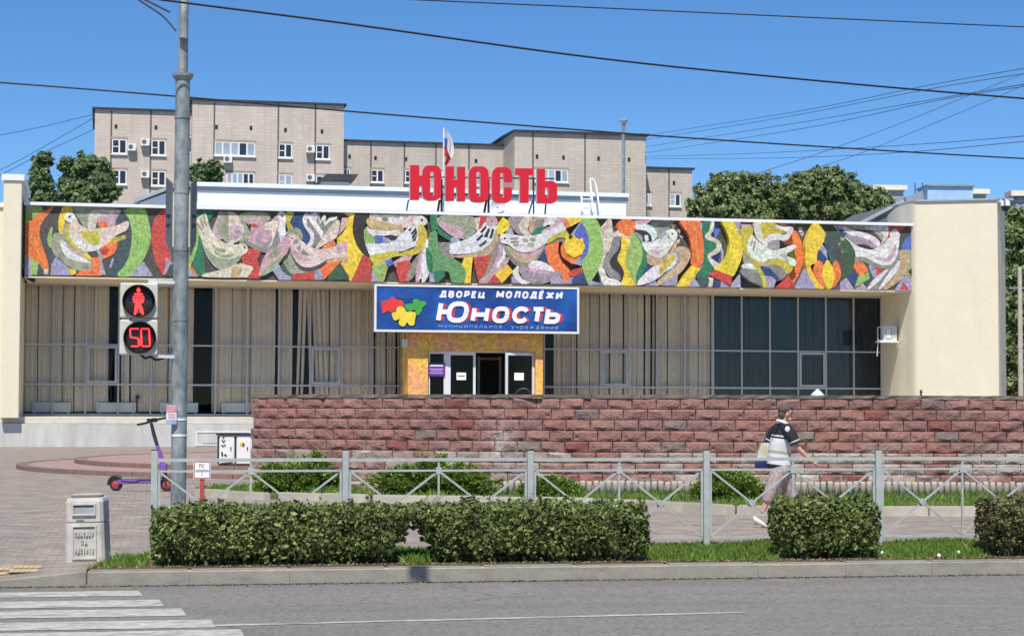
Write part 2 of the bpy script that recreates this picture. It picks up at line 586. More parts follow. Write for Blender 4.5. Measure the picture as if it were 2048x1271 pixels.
def mosaicmat(name, scale=15.0, fixed=None):
    """small hand-set tesserae: a brightness for each stone, dark joints, larger blotches"""
    m, nt, p = newmat(name)
    N, L = nt.nodes, nt.links
    tc = N.new('ShaderNodeTexCoord')
    mp = N.new('ShaderNodeMapping')
    L.new(tc.outputs['Object'], mp.inputs['Vector'])
    vo = N.new('ShaderNodeTexVoronoi')
    vo.inputs['Scale'].default_value = scale
    L.new(mp.outputs[0], vo.inputs['Vector'])
    sep = N.new('ShaderNodeSeparateColor')
    L.new(vo.outputs['Color'], sep.inputs[0])
    nz = N.new('ShaderNodeTexNoise')
    nz.inputs['Scale'].default_value = 4.5
    nz.inputs['Detail'].default_value = 3
    L.new(mp.outputs[0], nz.inputs['Vector'])
    mr = N.new('ShaderNodeMapRange')
    mr.inputs['To Min'].default_value = 0.74
    mr.inputs['To Max'].default_value = 1.18
    L.new(sep.outputs[0], mr.inputs['Value'])
    mr2 = N.new('ShaderNodeMapRange')
    mr2.inputs['From Min'].default_value = 0.3
    mr2.inputs['From Max'].default_value = 0.7
    mr2.inputs['To Min'].default_value = 0.82
    mr2.inputs['To Max'].default_value = 1.14
    L.new(nz.outputs['Fac'], mr2.inputs['Value'])
    mu0 = N.new('ShaderNodeMath'); mu0.operation = 'MULTIPLY'
    L.new(mr.outputs[0], mu0.inputs[0]); L.new(mr2.outputs[0], mu0.inputs[1])
    # rows of stones laid along each shape: streaks at an angle of the piece's own
    oi2 = N.new('ShaderNodeObjectInfo')
    an = N.new('ShaderNodeMath'); an.operation = 'MULTIPLY'; an.inputs[1].default_value = 6.28
    L.new(oi2.outputs['Random'], an.inputs[0])
    vr = N.new('ShaderNodeVectorRotate'); vr.rotation_type = 'Y_AXIS'
    L.new(tc.outputs['Object'], vr.inputs['Vector']); L.new(an.outputs[0], vr.inputs['Angle'])
    mp2 = N.new('ShaderNodeMapping'); mp2.inputs['Scale'].default_value = (1.6, 1, 9.0)
    L.new(vr.outputs[0], mp2.inputs['Vector'])
    ns = N.new('ShaderNodeTexNoise'); ns.inputs['Scale'].default_value = 1.5; ns.inputs['Detail'].default_value = 4; ns.inputs['Distortion'].default_value = 1.2
    L.new(mp2.outputs[0], ns.inputs['Vector'])
    mr4 = N.new('ShaderNodeMapRange')
    mr4.inputs['From Min'].default_value = 0.3; mr4.inputs['From Max'].default_value = 0.7
    mr4.inputs['To Min'].default_value = 0.72; mr4.inputs['To Max'].default_value = 1.16
    L.new(ns.outputs['Fac'], mr4.inputs['Value'])
    mu = N.new('ShaderNodeMath'); mu.operation = 'MULTIPLY'
    L.new(mu0.outputs[0], mu.inputs[0]); L.new(mr4.outputs[0], mu.inputs[1])
    hv = N.new('ShaderNodeHueSaturation')
    if fixed:
        rp = N.new('ShaderNodeValToRGB')
        n2 = N.new('ShaderNodeTexNoise')
        n2.inputs['Scale'].default_value = 1.3
        n2.inputs['Detail'].default_value = 2
        L.new(mp.outputs[0], n2.inputs['Vector'])
        rp.color_ramp.elements[0].position = 0.42
        rp.color_ramp.elements[1].position = 0.58
        rp.color_ramp.elements[0].color = (*fixed[0], 1)
        rp.color_ramp.elements[1].color = (*fixed[1], 1)
        L.new(n2.outputs['Fac'], rp.inputs[0])
        L.new(rp.outputs[0], hv.inputs['Color'])
    else:
        oi = N.new('ShaderNodeObjectInfo')
        L.new(oi.outputs['Color'], hv.inputs['Color'])
    L.new(mu.outputs[0], hv.inputs['Value'])
    mr3 = N.new('ShaderNodeMapRange')
    mr3.inputs['To Min'].default_value = 0.485
    mr3.inputs['To Max'].default_value = 0.515
    L.new(sep.outputs[1], mr3.inputs['Value'])
    L.new(mr3.outputs[0], hv.inputs['Hue'])
    L.new(hv.outputs[0], p.inputs['Base Color'])
    p.inputs['Roughness'].default_value = 0.7
    bp = N.new('ShaderNodeBump')
    bp.inputs['Strength'].default_value = 0.18
    bp.inputs['Distance'].default_value = 0.03
    L.new(vo.outputs['Distance'], bp.inputs['Height'])
    L.new(bp.outputs[0], p.inputs['Normal'])
    return m

def brickmat(name, c1, c2, mortar, bw, bh, ms, rough=0.85, rot=(0, 0, 0), noise=0.2, bump=0.4, off=0.5, nscale=3.0):
    m, nt, p = newmat(name)
    N, L = nt.nodes, nt.links
    tc = N.new('ShaderNodeTexCoord')
    mp = N.new('ShaderNodeMapping')
    mp.inputs['Rotation'].default_value = rot
    L.new(tc.outputs['Object'], mp.inputs['Vector'])
    br = N.new('ShaderNodeTexBrick')
    br.offset = off
    br.inputs['Scale'].default_value = 1.0
    br.inputs['Brick Width'].default_value = bw
    br.inputs['Row Height'].default_value = bh
    br.inputs['Mortar Size'].default_value = ms
    br.inputs['Color1'].default_value = (*c1, 1)
    br.inputs['Color2'].default_value = (*c2, 1)
    br.inputs['Mortar'].default_value = (*mortar, 1)
    L.new(mp.outputs[0], br.inputs['Vector'])
    nz = N.new('ShaderNodeTexNoise')
    nz.inputs['Scale'].default_value = nscale
    nz.inputs['Detail'].default_value = 6
    L.new(tc.outputs['Object'], nz.inputs['Vector'])
    mr = N.new('ShaderNodeMapRange')
    mr.inputs['From Min'].default_value = 0.25
    mr.inputs['From Max'].default_value = 0.75
    mr.inputs['To Min'].default_value = 1 - noise
    mr.inputs['To Max'].default_value = 1 + noise
    L.new(nz.outputs['Fac'], mr.inputs['Value'])
    hv = N.new('ShaderNodeHueSaturation')
    L.new(br.outputs['Color'], hv.inputs['Color'])
    L.new(mr.outputs[0], hv.inputs['Value'])
    L.new(hv.outputs[0], p.inputs['Base Color'])
    p.inputs['Roughness'].default_value = rough
    if bump:
        bp = N.new('ShaderNodeBump')
        bp.invert = True
        bp.inputs['Strength'].default_value = bump
        bp.inputs['Distance'].default_value = 0.01
        L.new(br.outputs['Fac'], bp.inputs['Height'])
        L.new(bp.outputs[0], p.inputs['Normal'])
    return m

M = {}
M['asphalt'] = pm('asphalt', (0.228, 0.212, 0.192), 0.9, 14, 0.2, bump=0.35, bs=70, detail=10)
M['roadpaint'] = pm('road paint', (0.58, 0.56, 0.50), 0.75, 9, col2=(0.36, 0.34, 0.31), detail=9)
M['kerb'] = pm('kerb concrete', (0.30, 0.275, 0.228), 0.92, 7, 0.16, bump=0.3, bs=50, detail=9)
M['edging'] = pm('edging concrete', (0.46, 0.42, 0.34), 0.9, 4, 0.25)
M['paving'] = brickmat('paving', (0.395, 0.295, 0.24), (0.215, 0.21, 0.18), (0.19, 0.165, 0.138), 0.21, 0.115, 0.006, noise=0.22, nscale=1.6)
M['tactile'] = brickmat('tactile paving', (0.60, 0.46, 0.27), (0.54, 0.42, 0.27), (0.25, 0.2, 0.14), 0.3, 0.3, 0.01, off=0.0)
M['terrace'] = brickmat('terrace paving', (0.40, 0.27, 0.22), (0.36, 0.25, 0.21), (0.25, 0.18, 0.15), 0.24, 0.12, 0.006)
M['riser'] = pm('terrace riser', (0.24, 0.15, 0.12), 0.9, 5, 0.2)
M['soil'] = pm('soil', (0.12, 0.085, 0.05), 0.95, 6, 0.35)
M['lawn'] = pm('lawn ground', (0.09, 0.13, 0.035), 0.95, 5, col2=(0.13, 0.10, 0.05))
M['earth'] = pm('far ground', (0.20, 0.19, 0.15), 0.95, 0.05, 0.2)
M['grass'] = pm('grass blades', (0.19, 0.31, 0.05), 0.6, island=0.45, trans=0.35)
M['hedge'] = pm('hedge leaves', (0.145, 0.185, 0.055), 0.55, 2.2, 0.35, island=0.75, trans=0.15, spec=0.25)
M['hedgedry'] = pm('browning hedge leaves', (0.16, 0.15, 0.052), 0.6, 1.2, 0.3, island=0.6, trans=0.18)
M['juniper'] = pm('juniper sprays', (0.20, 0.30, 0.05), 0.6, 1.5, 0.2, island=0.45, trans=0.25)
M['treeleaf'] = pm('tree leaves', (0.19, 0.25, 0.09), 0.55, 0.6, 0.35, island=0.5, trans=0.3)
M['treeleaf2'] = pm('poplar leaves', (0.13, 0.20, 0.075), 0.5, 0.6, 0.35, island=0.5, trans=0.3)
M['bark'] = pm('bark', (0.12, 0.09, 0.06), 0.9, 6, 0.3)
M['cream'] = pm('cream render', (0.74, 0.675, 0.515), 0.95, 1.6, 0.045, bump=0.35, bs=7)
M['plinth'] = pm('whitewashed plinth', (0.62, 0.61, 0.58), 0.9, 1.2, col2=(0.46, 0.46, 0.44), stretch=(1.5, 1, 0.4))
M['plinthtop'] = pm('plinth ledge', (0.58, 0.53, 0.44), 0.9, 2, 0.12)
M['soffit'] = pm('soffit render', (0.72, 0.62, 0.44), 0.9, 0.8, 0.1)
M['mosaic'] = mosaicmat('mosaic tesserae')
M['portal'] = mosaicmat('gold mosaic', 22.0, ((0.85, 0.40, 0.17), (0.88, 0.52, 0.09)))
M['coping'] = pm('painted metal coping', (0.78, 0.80, 0.82), 0.35, 1.5, 0.06)
M['copinggrey'] = pm('grey metal flashing', (0.36, 0.40, 0.43), 0.4, 1.5, 0.15)
M['whitewall'] = pm('white render', (0.84, 0.84, 0.84), 0.9, 1.0, 0.04)
M['alu'] = pm('grey aluminium frame', (0.42, 0.43, 0.46), 0.45, 3, 0.08)
M['glass'] = glassmat('window glass', (0.96, 0.96, 0.95), 1.2)
M['glassdark'] = glassmat('tinted glass', (0.66, 0.71, 0.73), 1.38)
M['glassdoor'] = glassmat('door glass', (0.8, 0.82, 0.8), 1.2)
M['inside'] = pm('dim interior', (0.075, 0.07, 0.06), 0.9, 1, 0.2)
M['curtain'] = pm('beige curtain cloth', (0.82, 0.715, 0.57), 0.9, 1.5, 0.08)
M['curtaindark'] = pm('blue grey blind cloth', (0.23, 0.255, 0.27), 0.9, 1.5, 0.12)
M['radiator'] = pm('radiator enamel', (0.62, 0.68, 0.64), 0.4, 3, 0.06)
M['whiteplastic'] = pm('white plastic', (0.76, 0.76, 0.74), 0.4, 3, 0.06)
M['doorwhite'] = pm('white door profile', (0.70, 0.70, 0.74), 0.35, 3, 0.05)
M['black'] = pm('black rubber', (0.02, 0.02, 0.022), 0.5, 20, 0.2)
M['blackmetal'] = pm('black steel', (0.025, 0.025, 0.028), 0.5, 8, 0.3)
M['paper'] = pm('white paper', (0.85, 0.85, 0.83), 0.8, 20, 0.04)
M['purplesign'] = pm('purple notice', (0.12, 0.03, 0.24), 0.4, 5, 0.1)
M['lilac'] = pm('lilac print', (0.5, 0.35, 0.75), 0.5)
M['signblue'] = pm('blue sign print', (0.016, 0.115, 0.44), 0.4, 0.5, col2=(0.006, 0.032, 0.17), detail=4)
M['signframe'] = pm('sign frame', (0.75, 0.73, 0.72), 0.4, 4, 0.05)
M['signwhite'] = pm('white lettering', (0.80, 0.80, 0.84), 0.5)
M['signred'] = pm('red letter shadow', (0.62, 0.04, 0.05), 0.5)
M['signpale'] = pm('pale blue lettering', (0.22, 0.33, 0.58), 0.5)
M['puzzlered'] = pm('red puzzle print', (0.70, 0.045, 0.03), 0.4, 3, 0.2)
M['puzzleblue'] = pm('blue puzzle print', (0.02, 0.07, 0.27), 0.4, 3, 0.3)
M['puzzlegreen'] = pm('green puzzle print', (0.06, 0.36, 0.05), 0.4, 3, 0.2)
M['puzzleyellow'] = pm('yellow puzzle print', (0.80, 0.62, 0.05), 0.4, 3, 0.2)
M['shadowprint'] = pm('dark print', (0.004, 0.012, 0.05), 0.5)
M['letterred'] = pm('red letter face', (0.60, 0.009, 0.022), 0.35, 1.5, 0.06)
M['lettersteel'] = pm('dark sign steel', (0.03, 0.028, 0.03), 0.5, 5, 0.3)
M['galv'] = pm('galvanised steel', (0.36, 0.39, 0.385), 0.55, 8.0, col2=(0.14, 0.165, 0.18), metal=0.1, stretch=(1, 1, 0.5), detail=3)
M['fence'] = pm('grey fence paint', (0.43, 0.455, 0.43), 0.5, 9, 0.16)
M['concretebin'] = pm('cast concrete', (0.58, 0.56, 0.50), 0.9, 5, col2=(0.42, 0.41, 0.37), bump=0.2, bs=40)
M['grime'] = pm('grimy recess', (0.14, 0.14, 0.13), 0.9, 8, 0.3)
M['binplate'] = pm('dull zinc plate', (0.32, 0.33, 0.34), 0.6, 6, 0.2)
M['tlbox'] = pm('cream signal housing', (0.58, 0.57, 0.48), 0.5, 3, 0.15)
M['tlblack'] = pm('signal visor', (0.025, 0.025, 0.028), 0.35)
M['led'] = emitmat('red signal diodes', (1.0, 0.03, 0.03), 3.0)
M['lens'] = pm('dark signal lens', (0.03, 0.02, 0.02), 0.15)
M['purple'] = pm('purple enamel', (0.19, 0.085, 0.36), 0.35, 5, 0.1)
M['redmark'] = pm('red paint', (0.42, 0.06, 0.05), 0.5, 6, 0.2)
M['cabinet'] = pm('white cabinet steel', (0.74, 0.75, 0.73), 0.5, 3, 0.1)
M['brass'] = pm('yellow warning disc', (0.7, 0.55, 0.08), 0.5)
M['cable'] = pm('black cable', (0.012, 0.012, 0.022), 0.6)
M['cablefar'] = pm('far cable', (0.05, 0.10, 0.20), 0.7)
M['stone'] = pm('red split stone', (0.3, 0.12, 0.1), 0.95, 11, 0.3, objcol=True, bump=0.9, bs=18, detail=9)
M['mortar'] = pm('wall mortar', (0.11, 0.068, 0.055), 0.95, 6, 0.3)
M['wallcap'] = pm('wall coping stone', (0.175, 0.135, 0.115), 0.9, 5, 0.3, bump=0.4, bs=25)
M['panelA'] = brickmat('tiled panels', (0.60, 0.51, 0.44), (0.54, 0.46, 0.40), (0.50, 0.43, 0.375), 0.62, 0.31, 0.028, rot=(math.radians(90), 0, 0), noise=0.1, bump=0.0, off=0.0, nscale=0.25)
M['panelC'] = brickmat('older tiled panels', (0.56, 0.485, 0.41), (0.50, 0.44, 0.375), (0.455, 0.395, 0.345), 0.62, 0.31, 0.028, rot=(math.radians(90), 0, 0), noise=0.12, bump=0.0, off=0.0, nscale=0.25)
M['joint'] = pm('panel joint', (0.12, 0.10, 0.09), 0.95, 2, 0.3)
M['bitumen'] = pm('dark roof edge', (0.035, 0.035, 0.04), 0.7, 2, 0.3)
M['winframe'] = pm('white window frame', (0.78, 0.78, 0.76), 0.5)
M['winpane'] = pm('dark far pane', (0.03, 0.035, 0.045), 0.08, 0.3, 0.5)
M['winpale'] = pm('pale far pane', (0.35, 0.42, 0.48), 0.15, 0.4, 0.3)
M['lintel'] = pm('grey lintel', (0.34, 0.30, 0.25), 0.9, 2, 0.15)
M['roofgrey'] = pm('grey sheet roof', (0.28, 0.32, 0.36), 0.5, 1, 0.15)
M['roofcream'] = pm('cream chimney slab', (0.78, 0.72, 0.56), 0.8, 1, 0.1)
M['bluesheet'] = pm('pale blue sheeting', (0.36, 0.56, 0.82), 0.5, 0.8, 0.15)
M['flagwhite'] = pm('white flag cloth', (0.8, 0.8, 0.8), 0.8, trans=0.3)
M['flagblue'] = pm('blue flag cloth', (0.05, 0.13, 0.5), 0.8, trans=0.3)
M['flagred'] = pm('red flag cloth', (0.62, 0.05, 0.05), 0.8, trans=0.3)
M['skin'] = pm('skin', (0.56, 0.32, 0.23), 0.55, 8, 0.08)
M['hair'] = pm('greying dark hair', (0.105, 0.08, 0.062), 0.75, 38, 0.6, bump=1.0, bs=45)
M['shoe'] = pm('pale shoe', (0.72, 0.68, 0.60), 0.6, 10, 0.08)
M['bagwhite'] = pm('white bag cloth', (0.70, 0.69, 0.60), 0.7, 9, col2=(0.45, 0.42, 0.3))
M['bagblue'] = pm('dark blue bag cloth', (0.03, 0.03, 0.16), 0.7, 9, 0.2)
M['lampblue'] = pm('pale blue plastic', (0.55, 0.70, 0.85), 0.4)

# ---- weathering with shapes of its own: stains, cracks, worn paint
def insert_mix(mat, build):
    """build(N, L, tc) returns (factor socket, colour) laid over the present base colour"""
    nt = mat.node_tree
    N, L = nt.nodes, nt.links
    p = N['Principled BSDF']
    src = p.inputs['Base Color'].links[0].from_socket
    fac, col = build(N, L)
    mx = N.new('ShaderNodeMix'); mx.data_type = 'RGBA'
    L.new(fac, mx.inputs[0]); L.new(src, mx.inputs[6])
    mx.inputs[7].default_value = (*col, 1)
    L.new(mx.outputs[2], p.inputs['Base Color'])
def ramp_of(N, L, sock, a, b, v=1.0):
    mr = N.new('ShaderNodeMapRange')
    mr.inputs['From Min'].default_value = a; mr.inputs['From Max'].default_value = b
    mr.inputs['To Max'].default_value = v
    L.new(sock, mr.inputs['Value'])
    return mr.outputs[0]
def noise_of(N, L, vec, scale, stretch=(1, 1, 1), detail=5, dist=0.0):
    mp = N.new('ShaderNodeMapping'); mp.inputs['Scale'].default_value = stretch
    L.new(vec, mp.inputs['Vector'])
    nz = N.new('ShaderNodeTexNoise'); nz.inputs['Scale'].default_value = scale; nz.inputs['Detail'].default_value = detail; nz.inputs['Distortion'].default_value = dist
    L.new(mp.outputs[0], nz.inputs['Vector'])
    return nz.outputs['Fac']
def mul(N, L, a, b):
    m = N.new('ShaderNodeMath'); m.operation = 'MULTIPLY'
    L.new(a, m.inputs[0]); L.new(b, m.inputs[1])
    return m.outputs[0]
def salts(N, L):
    g = N.new('ShaderNodeNewGeometry')
    sx = N.new('ShaderNodeSeparateXYZ'); L.new(g.outputs['Position'], sx.inputs[0])
    low = ramp_of(N, L, sx.outputs[2], 1.05, .45)
    nz = noise_of(N, L, g.outputs['Position'], 1.1, (1, 1, 1.6), 7, .6)
    return mul(N, L, low, ramp_of(N, L, nz, .5, .66, .8)), (.50, .45, .39)
insert_mix(M['stone'], salts)
def bloom(N, L):
    g = N.new('ShaderNodeNewGeometry')
    mp = N.new('ShaderNodeMapping'); mp.inputs['Scale'].default_value = (1.0, .3, .62)
    L.new(g.outputs['Position'], mp.inputs['Vector'])
    vd = N.new('ShaderNodeVectorMath'); vd.operation = 'DISTANCE'
    c = at(1000, 885, 36.4)
    vd.inputs[1].default_value = (c.x, c.y * .3, c.z * .62)
    L.new(mp.outputs[0], vd.inputs[0])
    nz = noise_of(N, L, g.outputs['Position'], 5.0, (1, 1, .5), 7, .6)
    return mul(N, L, ramp_of(N, L, vd.outputs['Value'], .48, .05), ramp_of(N, L, nz, .4, .62, .75)), (.52, .46, .42)
insert_mix(M['stone'], bloom)
def damp(N, L):
    g = N.new('ShaderNodeNewGeometry')
    nz = noise_of(N, L, g.outputs['Position'], .55, (1, 1, .8), 6, .4)
    return ramp_of(N, L, nz, .52, .7, .45), (.12, .06, .05)
insert_mix(M['stone'], damp)
def cracks(N, L):
    tc = N.new('ShaderNodeTexCoord')
    mp = N.new('ShaderNodeMapping'); mp.inputs['Scale'].default_value = (.35, .55, 1)
    L.new(tc.outputs['Object'], mp.inputs['Vector'])
    nz = N.new('ShaderNodeTexNoise'); nz.inputs['Scale'].default_value = 1.2; nz.inputs['Detail'].default_value = 6
    L.new(mp.outputs[0], nz.inputs['Vector'])
    mxv = N.new('ShaderNodeMix'); mxv.data_type = 'VECTOR'; mxv.inputs[0].default_value = .45
    L.new(mp.outputs[0], mxv.inputs[4]); L.new(nz.outputs['Color'], mxv.inputs[5])
    vo = N.new('ShaderNodeTexVoronoi'); vo.feature = 'DISTANCE_TO_EDGE'; vo.inputs['Scale'].default_value = .9
    L.new(mxv.outputs[1], vo.inputs['Vector'])
    line = ramp_of(N, L, vo.outputs['Distance'], .007, .001)
    gate = ramp_of(N, L, noise_of(N, L, tc.outputs['Object'], .25), .52, .6, .55)
    return mul(N, L, line, gate), (.06, .055, .05)
insert_mix(M['asphalt'], cracks)
def tracks(N, L):
    tc = N.new('ShaderNodeTexCoord')
    nz = noise_of(N, L, tc.outputs['Object'], 1.0, (.05, 1.3, 1), 5, .3)
    return ramp_of(N, L, nz, .42, .68, .55), (.145, .136, .128)
insert_mix(M['asphalt'], tracks)
def speckle(N, L):
    tc = N.new('ShaderNodeTexCoord')
    vo = N.new('ShaderNodeTexVoronoi'); vo.inputs['Scale'].default_value = 38
    mp = N.new('ShaderNodeMapping'); mp.inputs['Scale'].default_value = (1, .55, 1)
    L.new(tc.outputs['Object'], mp.inputs['Vector']); L.new(mp.outputs[0], vo.inputs['Vector'])
    sp = N.new('ShaderNodeSeparateColor'); L.new(vo.outputs['Color'], sp.inputs[0])
    return ramp_of(N, L, sp.outputs[0], .55, 1.0, .6), (.10, .095, .088)
insert_mix(M['asphalt'], speckle)
def patches(N, L):
    tc = N.new('ShaderNodeTexCoord')
    nz = noise_of(N, L, tc.outputs['Object'], .8, (.5, 1, 1), 7, .8)
    return ramp_of(N, L, nz, .58, .66, .35), (.27, .255, .235)
insert_mix(M['asphalt'], patches)
def worn(N, L):
    tc = N.new('ShaderNodeTexCoord')
    nz = noise_of(N, L, tc.outputs['Object'], 5.0, (.6, 2.2, 1), 9, .3)
    return ramp_of(N, L, nz, .54, .64, .75), (.20, .19, .175)
insert_mix(M['roadpaint'], worn)
def streaks(N, L):
    tc = N.new('ShaderNodeTexCoord')
    nz = noise_of(N, L, tc.outputs['Object'], 1.3, (.7, .7, .16), 7, .5)
    return ramp_of(N, L, nz, .55, .8, .18), (.46, .41, .32)
insert_mix(M['cream'], streaks)
def grime(N, L):
    tc = N.new('ShaderNodeTexCoord')
    nz = noise_of(N, L, tc.outputs['Object'], .9, (.8, .8, .1), 6, .2)
    return ramp_of(N, L, nz, .52, .72, .4), (.36, .31, .27)
insert_mix(M['panelA'], grime)
insert_mix(M['panelC'], grime)
insert_mix(M['plinth'], grime)
def kerbdirt(N, L):
    g = N.new('ShaderNodeNewGeometry')
    nz = noise_of(N, L, g.outputs['Position'], 2.5, (1, 1, 3), 8, .3)
    return ramp_of(N, L, nz, .5, .72, .5), (.16, .14, .11)
insert_mix(M['kerb'], kerbdirt)
# ------------------------------------------------------------------ ground, road, kerb, pavement
def structure(o):
    o['kind'] = 'structure'
    return o

structure(MB().add([(-900, -60, -0.32), (900, -60, -0.32), (900, 1500, -0.32), (-900, 1500, -0.32)], [(0, 1, 2, 3)]).build('ground', M['earth']))
structure(MB().add([(-160, -45, -0.155), (160, -45, -0.155), (160, 0.02, -0.155), (-160, 0.02, -0.155)], [(0, 1, 2, 3)]).build('road', M['asphalt'], M=S.M))

XR = S.gnd(175, 1140, 0).x          # where the kerb starts to drop to the crossing
def ramp(x, y):
    a = min(1.0, max(0.0, (XR - x) / 1.35))
    b = 1.0 - min(1.0, max(0.0, (y - 0.3) / 1.6))
    return -0.125 * a * b
KW = 0.17
# pavement sheet, lowered at the crossing
xs = [-120, -60, -30, -16, -12, -9] + [XR - 1.4 + 0.2 * i for i in range(8)] + [XR + 0.5 + i for i in range(0, 14)] + [30, 60, 120]
xs = sorted(set(xs))
ys = [KW, 0.5, 0.9, 1.3, 1.9, 3, 6, 12, 25, 45, 62, 90]
mb = MB()
vv = [(x, y, ramp(x, y)) for y in ys for x in xs]
ff = [(j * len(xs) + i, j * len(xs) + i + 1, (j + 1) * len(xs) + i + 1, (j + 1) * len(xs) + i) for j in range(len(ys) - 1) for i in range(len(xs) - 1)]
pave = structure(mb.add(vv, ff).build('pavement', M['paving'], M=S.M, smooth=True))

# kerb: separate stones
kerb = structure(bpy.data.objects.new('kerb', None)); C.objects.link(kerb); kerb.matrix_world = S.M
kj = [S.hit(px, 1150, 0).x for px in (174, 379, 579, 774, 967, 1152, 1335, 1515, 1691, 1864, 2036, 2205)]
kme = []
for v in range(3):
    g = 0.003
    m_ = MB().box(g, 1 - g, 0, KW, -0.25, 0)
    me = m_.mesh('kerb_stone')
    bm = bmesh.new(); bm.from_mesh(me)
    top = [e for e in bm.edges if all(vv_.co.z > -0.01 for vv_ in e.verts)]
    bmesh.ops.bevel(bm, geom=top, offset=0.02, segments=2, affect='EDGES')
    for vt in bm.verts:
        vt.co.y += rng.uniform(-0.002, 0.002); vt.co.z += rng.uniform(-0.002, 0.002)
    bm.to_mesh(me); bm.free()
    kme.append(me)
MB().box(XR - 9.3, kj[-1] + 11, .012, KW - .004, -.3, -.012 if False else -.135).box(XR + .01, kj[-1] + 11, .012, KW - .004, -.135, -.012).build('kerb_bedding', M['edging'], kerb)
for i in range(len(kj) - 1):
    L_ = kj[i + 1] - kj[i]
    o = link('kerb_stone', kme[i % 3], M['kerb'], kerb, Matrix.Translation((kj[i], rng.uniform(-0.004, 0.004), rng.uniform(-0.004, 0.003))) @ Matrix.Diagonal((L_, 1, 1, 1)))
for i in range(1, 12):   # run on beyond the frame
    link('kerb_stone', kme[i % 3], M['kerb'], kerb, Matrix.Translation((kj[-1] + i - 1, 0, 0)))
# dropped stones on the left
for k, (a, b) in enumerate(((XR - 1.32, XR), (XR - 2.32, XR - 1.33), (XR - 3.32, XR - 2.33), (XR - 4.32, XR - 3.33), (XR - 5.32, XR - 4.33), (XR - 6.32, XR - 5.33), (XR - 7.32, XR - 6.33))):
    za, zb = ramp(a, 0), ramp(b, 0)
    m_ = MB().add([(a + .006, 0, -.25), (b - .006, 0, -.25), (b - .006, KW, -.25), (a + .006, KW, -.25), (a + .006, 0, za), (b - .006, 0, zb), (b - .006, KW, zb), (a + .006, KW, za)],
                  [(0, 3, 2, 1), (4, 5, 6, 7), (0, 1, 5, 4), (1, 2, 6, 5), (2, 3, 7, 6), (3, 0, 4, 7)])
    m_.build('kerb_stone', M['kerb'], kerb, bevel=0.015)
# tactile slabs by the dropped kerb
p0 = S.gnd(84, 1140, -0.05); p1 = S.gnd(60, 1160, -0.09)
tp = structure(bpy.data.objects.new('tactile_paving', None)); C.objects.link(tp); tp.matrix_world = S.M
sl = MB()
sl.add([(0.008, 0.008, 0), (0.292, 0.008, 0), (0.292, 0.292, 0), (0.008, 0.292, 0), (0.008, 0.008, .012), (0.292, 0.008, .012), (0.292, 0.292, .012), (0.008, 0.292, .012)],
       [(4, 5, 6, 7), (0, 1, 5, 4), (1, 2, 6, 5), (2, 3, 7, 6), (3, 0, 4, 7)])
for q in range(5):
    sl.box(0.025 + q * 0.055, 0.05 + q * 0.055, 0.02, 0.28, 0.012, 0.017)
sme = sl.mesh('slab')
for i in range(9):
    for j in range(2):
        x = p0.x - 0.3 * (i + 1) - (0.0 if j else 0.02); y = 0.42 + 0.3 * j
        link('slab', sme, M['tactile'], tp, Matrix.Translation((x, y, ramp(x + .15, y + .15) + 0.004)))

# crossing stripes and lane line, thin paint sheets on the asphalt
ends = ((283, 1180, 1190), (325, 1198, 1211), (370, 1215.5, 1230), (428, 1237.5, 1253), (487, 1257, 1274))
for k, (px, ya, yb) in enumerate(ends):
    a = S.gnd(px - 6, ya, -.151); b = S.gnd(px + 3, yb, -.151)
    nseg = 14
    top = [(a.x - 9.0 * t / nseg, a.y + (rng.uniform(-.012, .012) if t else 0)) for t in range(nseg + 1)]
    bot = [(b.x - 9.0 * t / nseg, b.y + (rng.uniform(-.012, .012) if t else 0)) for t in range(nseg + 1)]
    mb = MB()
    vv = [(p[0], p[1], -.151) for p in top] + [(p[0], p[1], -.151) for p in bot]
    mb.add(vv, [(i, i + 1, nseg + 2 + i, nseg + 1 + i)[::-1] for i in range(nseg)])
    o = structure(mb.build('crossing_stripe', M['roadpaint'], M=S.M))
a = S.gnd(410, 1250, -.151); b = S.gnd(1497, 1223, -.151)
mb = MB()
n = 30
vv = []
for i in range(n + 1):
    t = i / n
    x = a.x + (b.x - a.x) * t; y = a.y + (b.y - a.y) * t
    w = 0.055 * (1 - 0.75 * max(0, (t - .9) / .1)) + rng.uniform(-.006, .006)
    vv += [(x, y - w, -.1508), (x, y + w, -.1508)]
mb.add(vv, [(2 * i, 2 * i + 2, 2 * i + 3, 2 * i + 1) for i in range(n)])
structure(mb.build('lane_line', M['roadpaint'], M=S.M))

# grit and dry leaves along the gutter
n = 5200
P = np.stack([nrs.uniform(-8, 8, n), -np.abs(nrs.exponential(0.05, n)) - 0.004, np.full(n, -0.149)], 1)
V = leaves(P, 0.011, 0.7, (0, 0, 2.5))
o = link('gutter_grit', quads_mesh('gutter_grit', V), pm('grit', (0.13, 0.11, 0.08), 0.95, island=0.7), None, S.M)
o['kind'] = 'stuff'

vv = []
nd = 420
for i in range(nd + 1):
    x = -8.5 + 17 * i / nd
    w = .028 + .02 * math.sin(x * 2.1) + .016 * math.sin(x * 7.3 + 1) + rng.uniform(-.012, .016)
    vv += [(x, .03, -.1515), (x, -max(.006, w), -.1515)]
structure(MB().add(vv, [(2 * i, 2 * i + 1, 2 * i + 3, 2 * i + 2) for i in range(nd)]).build('gutter_dirt', pm('gutter dirt', (.085, .075, .06), .95, 20, .4), M=S.M))

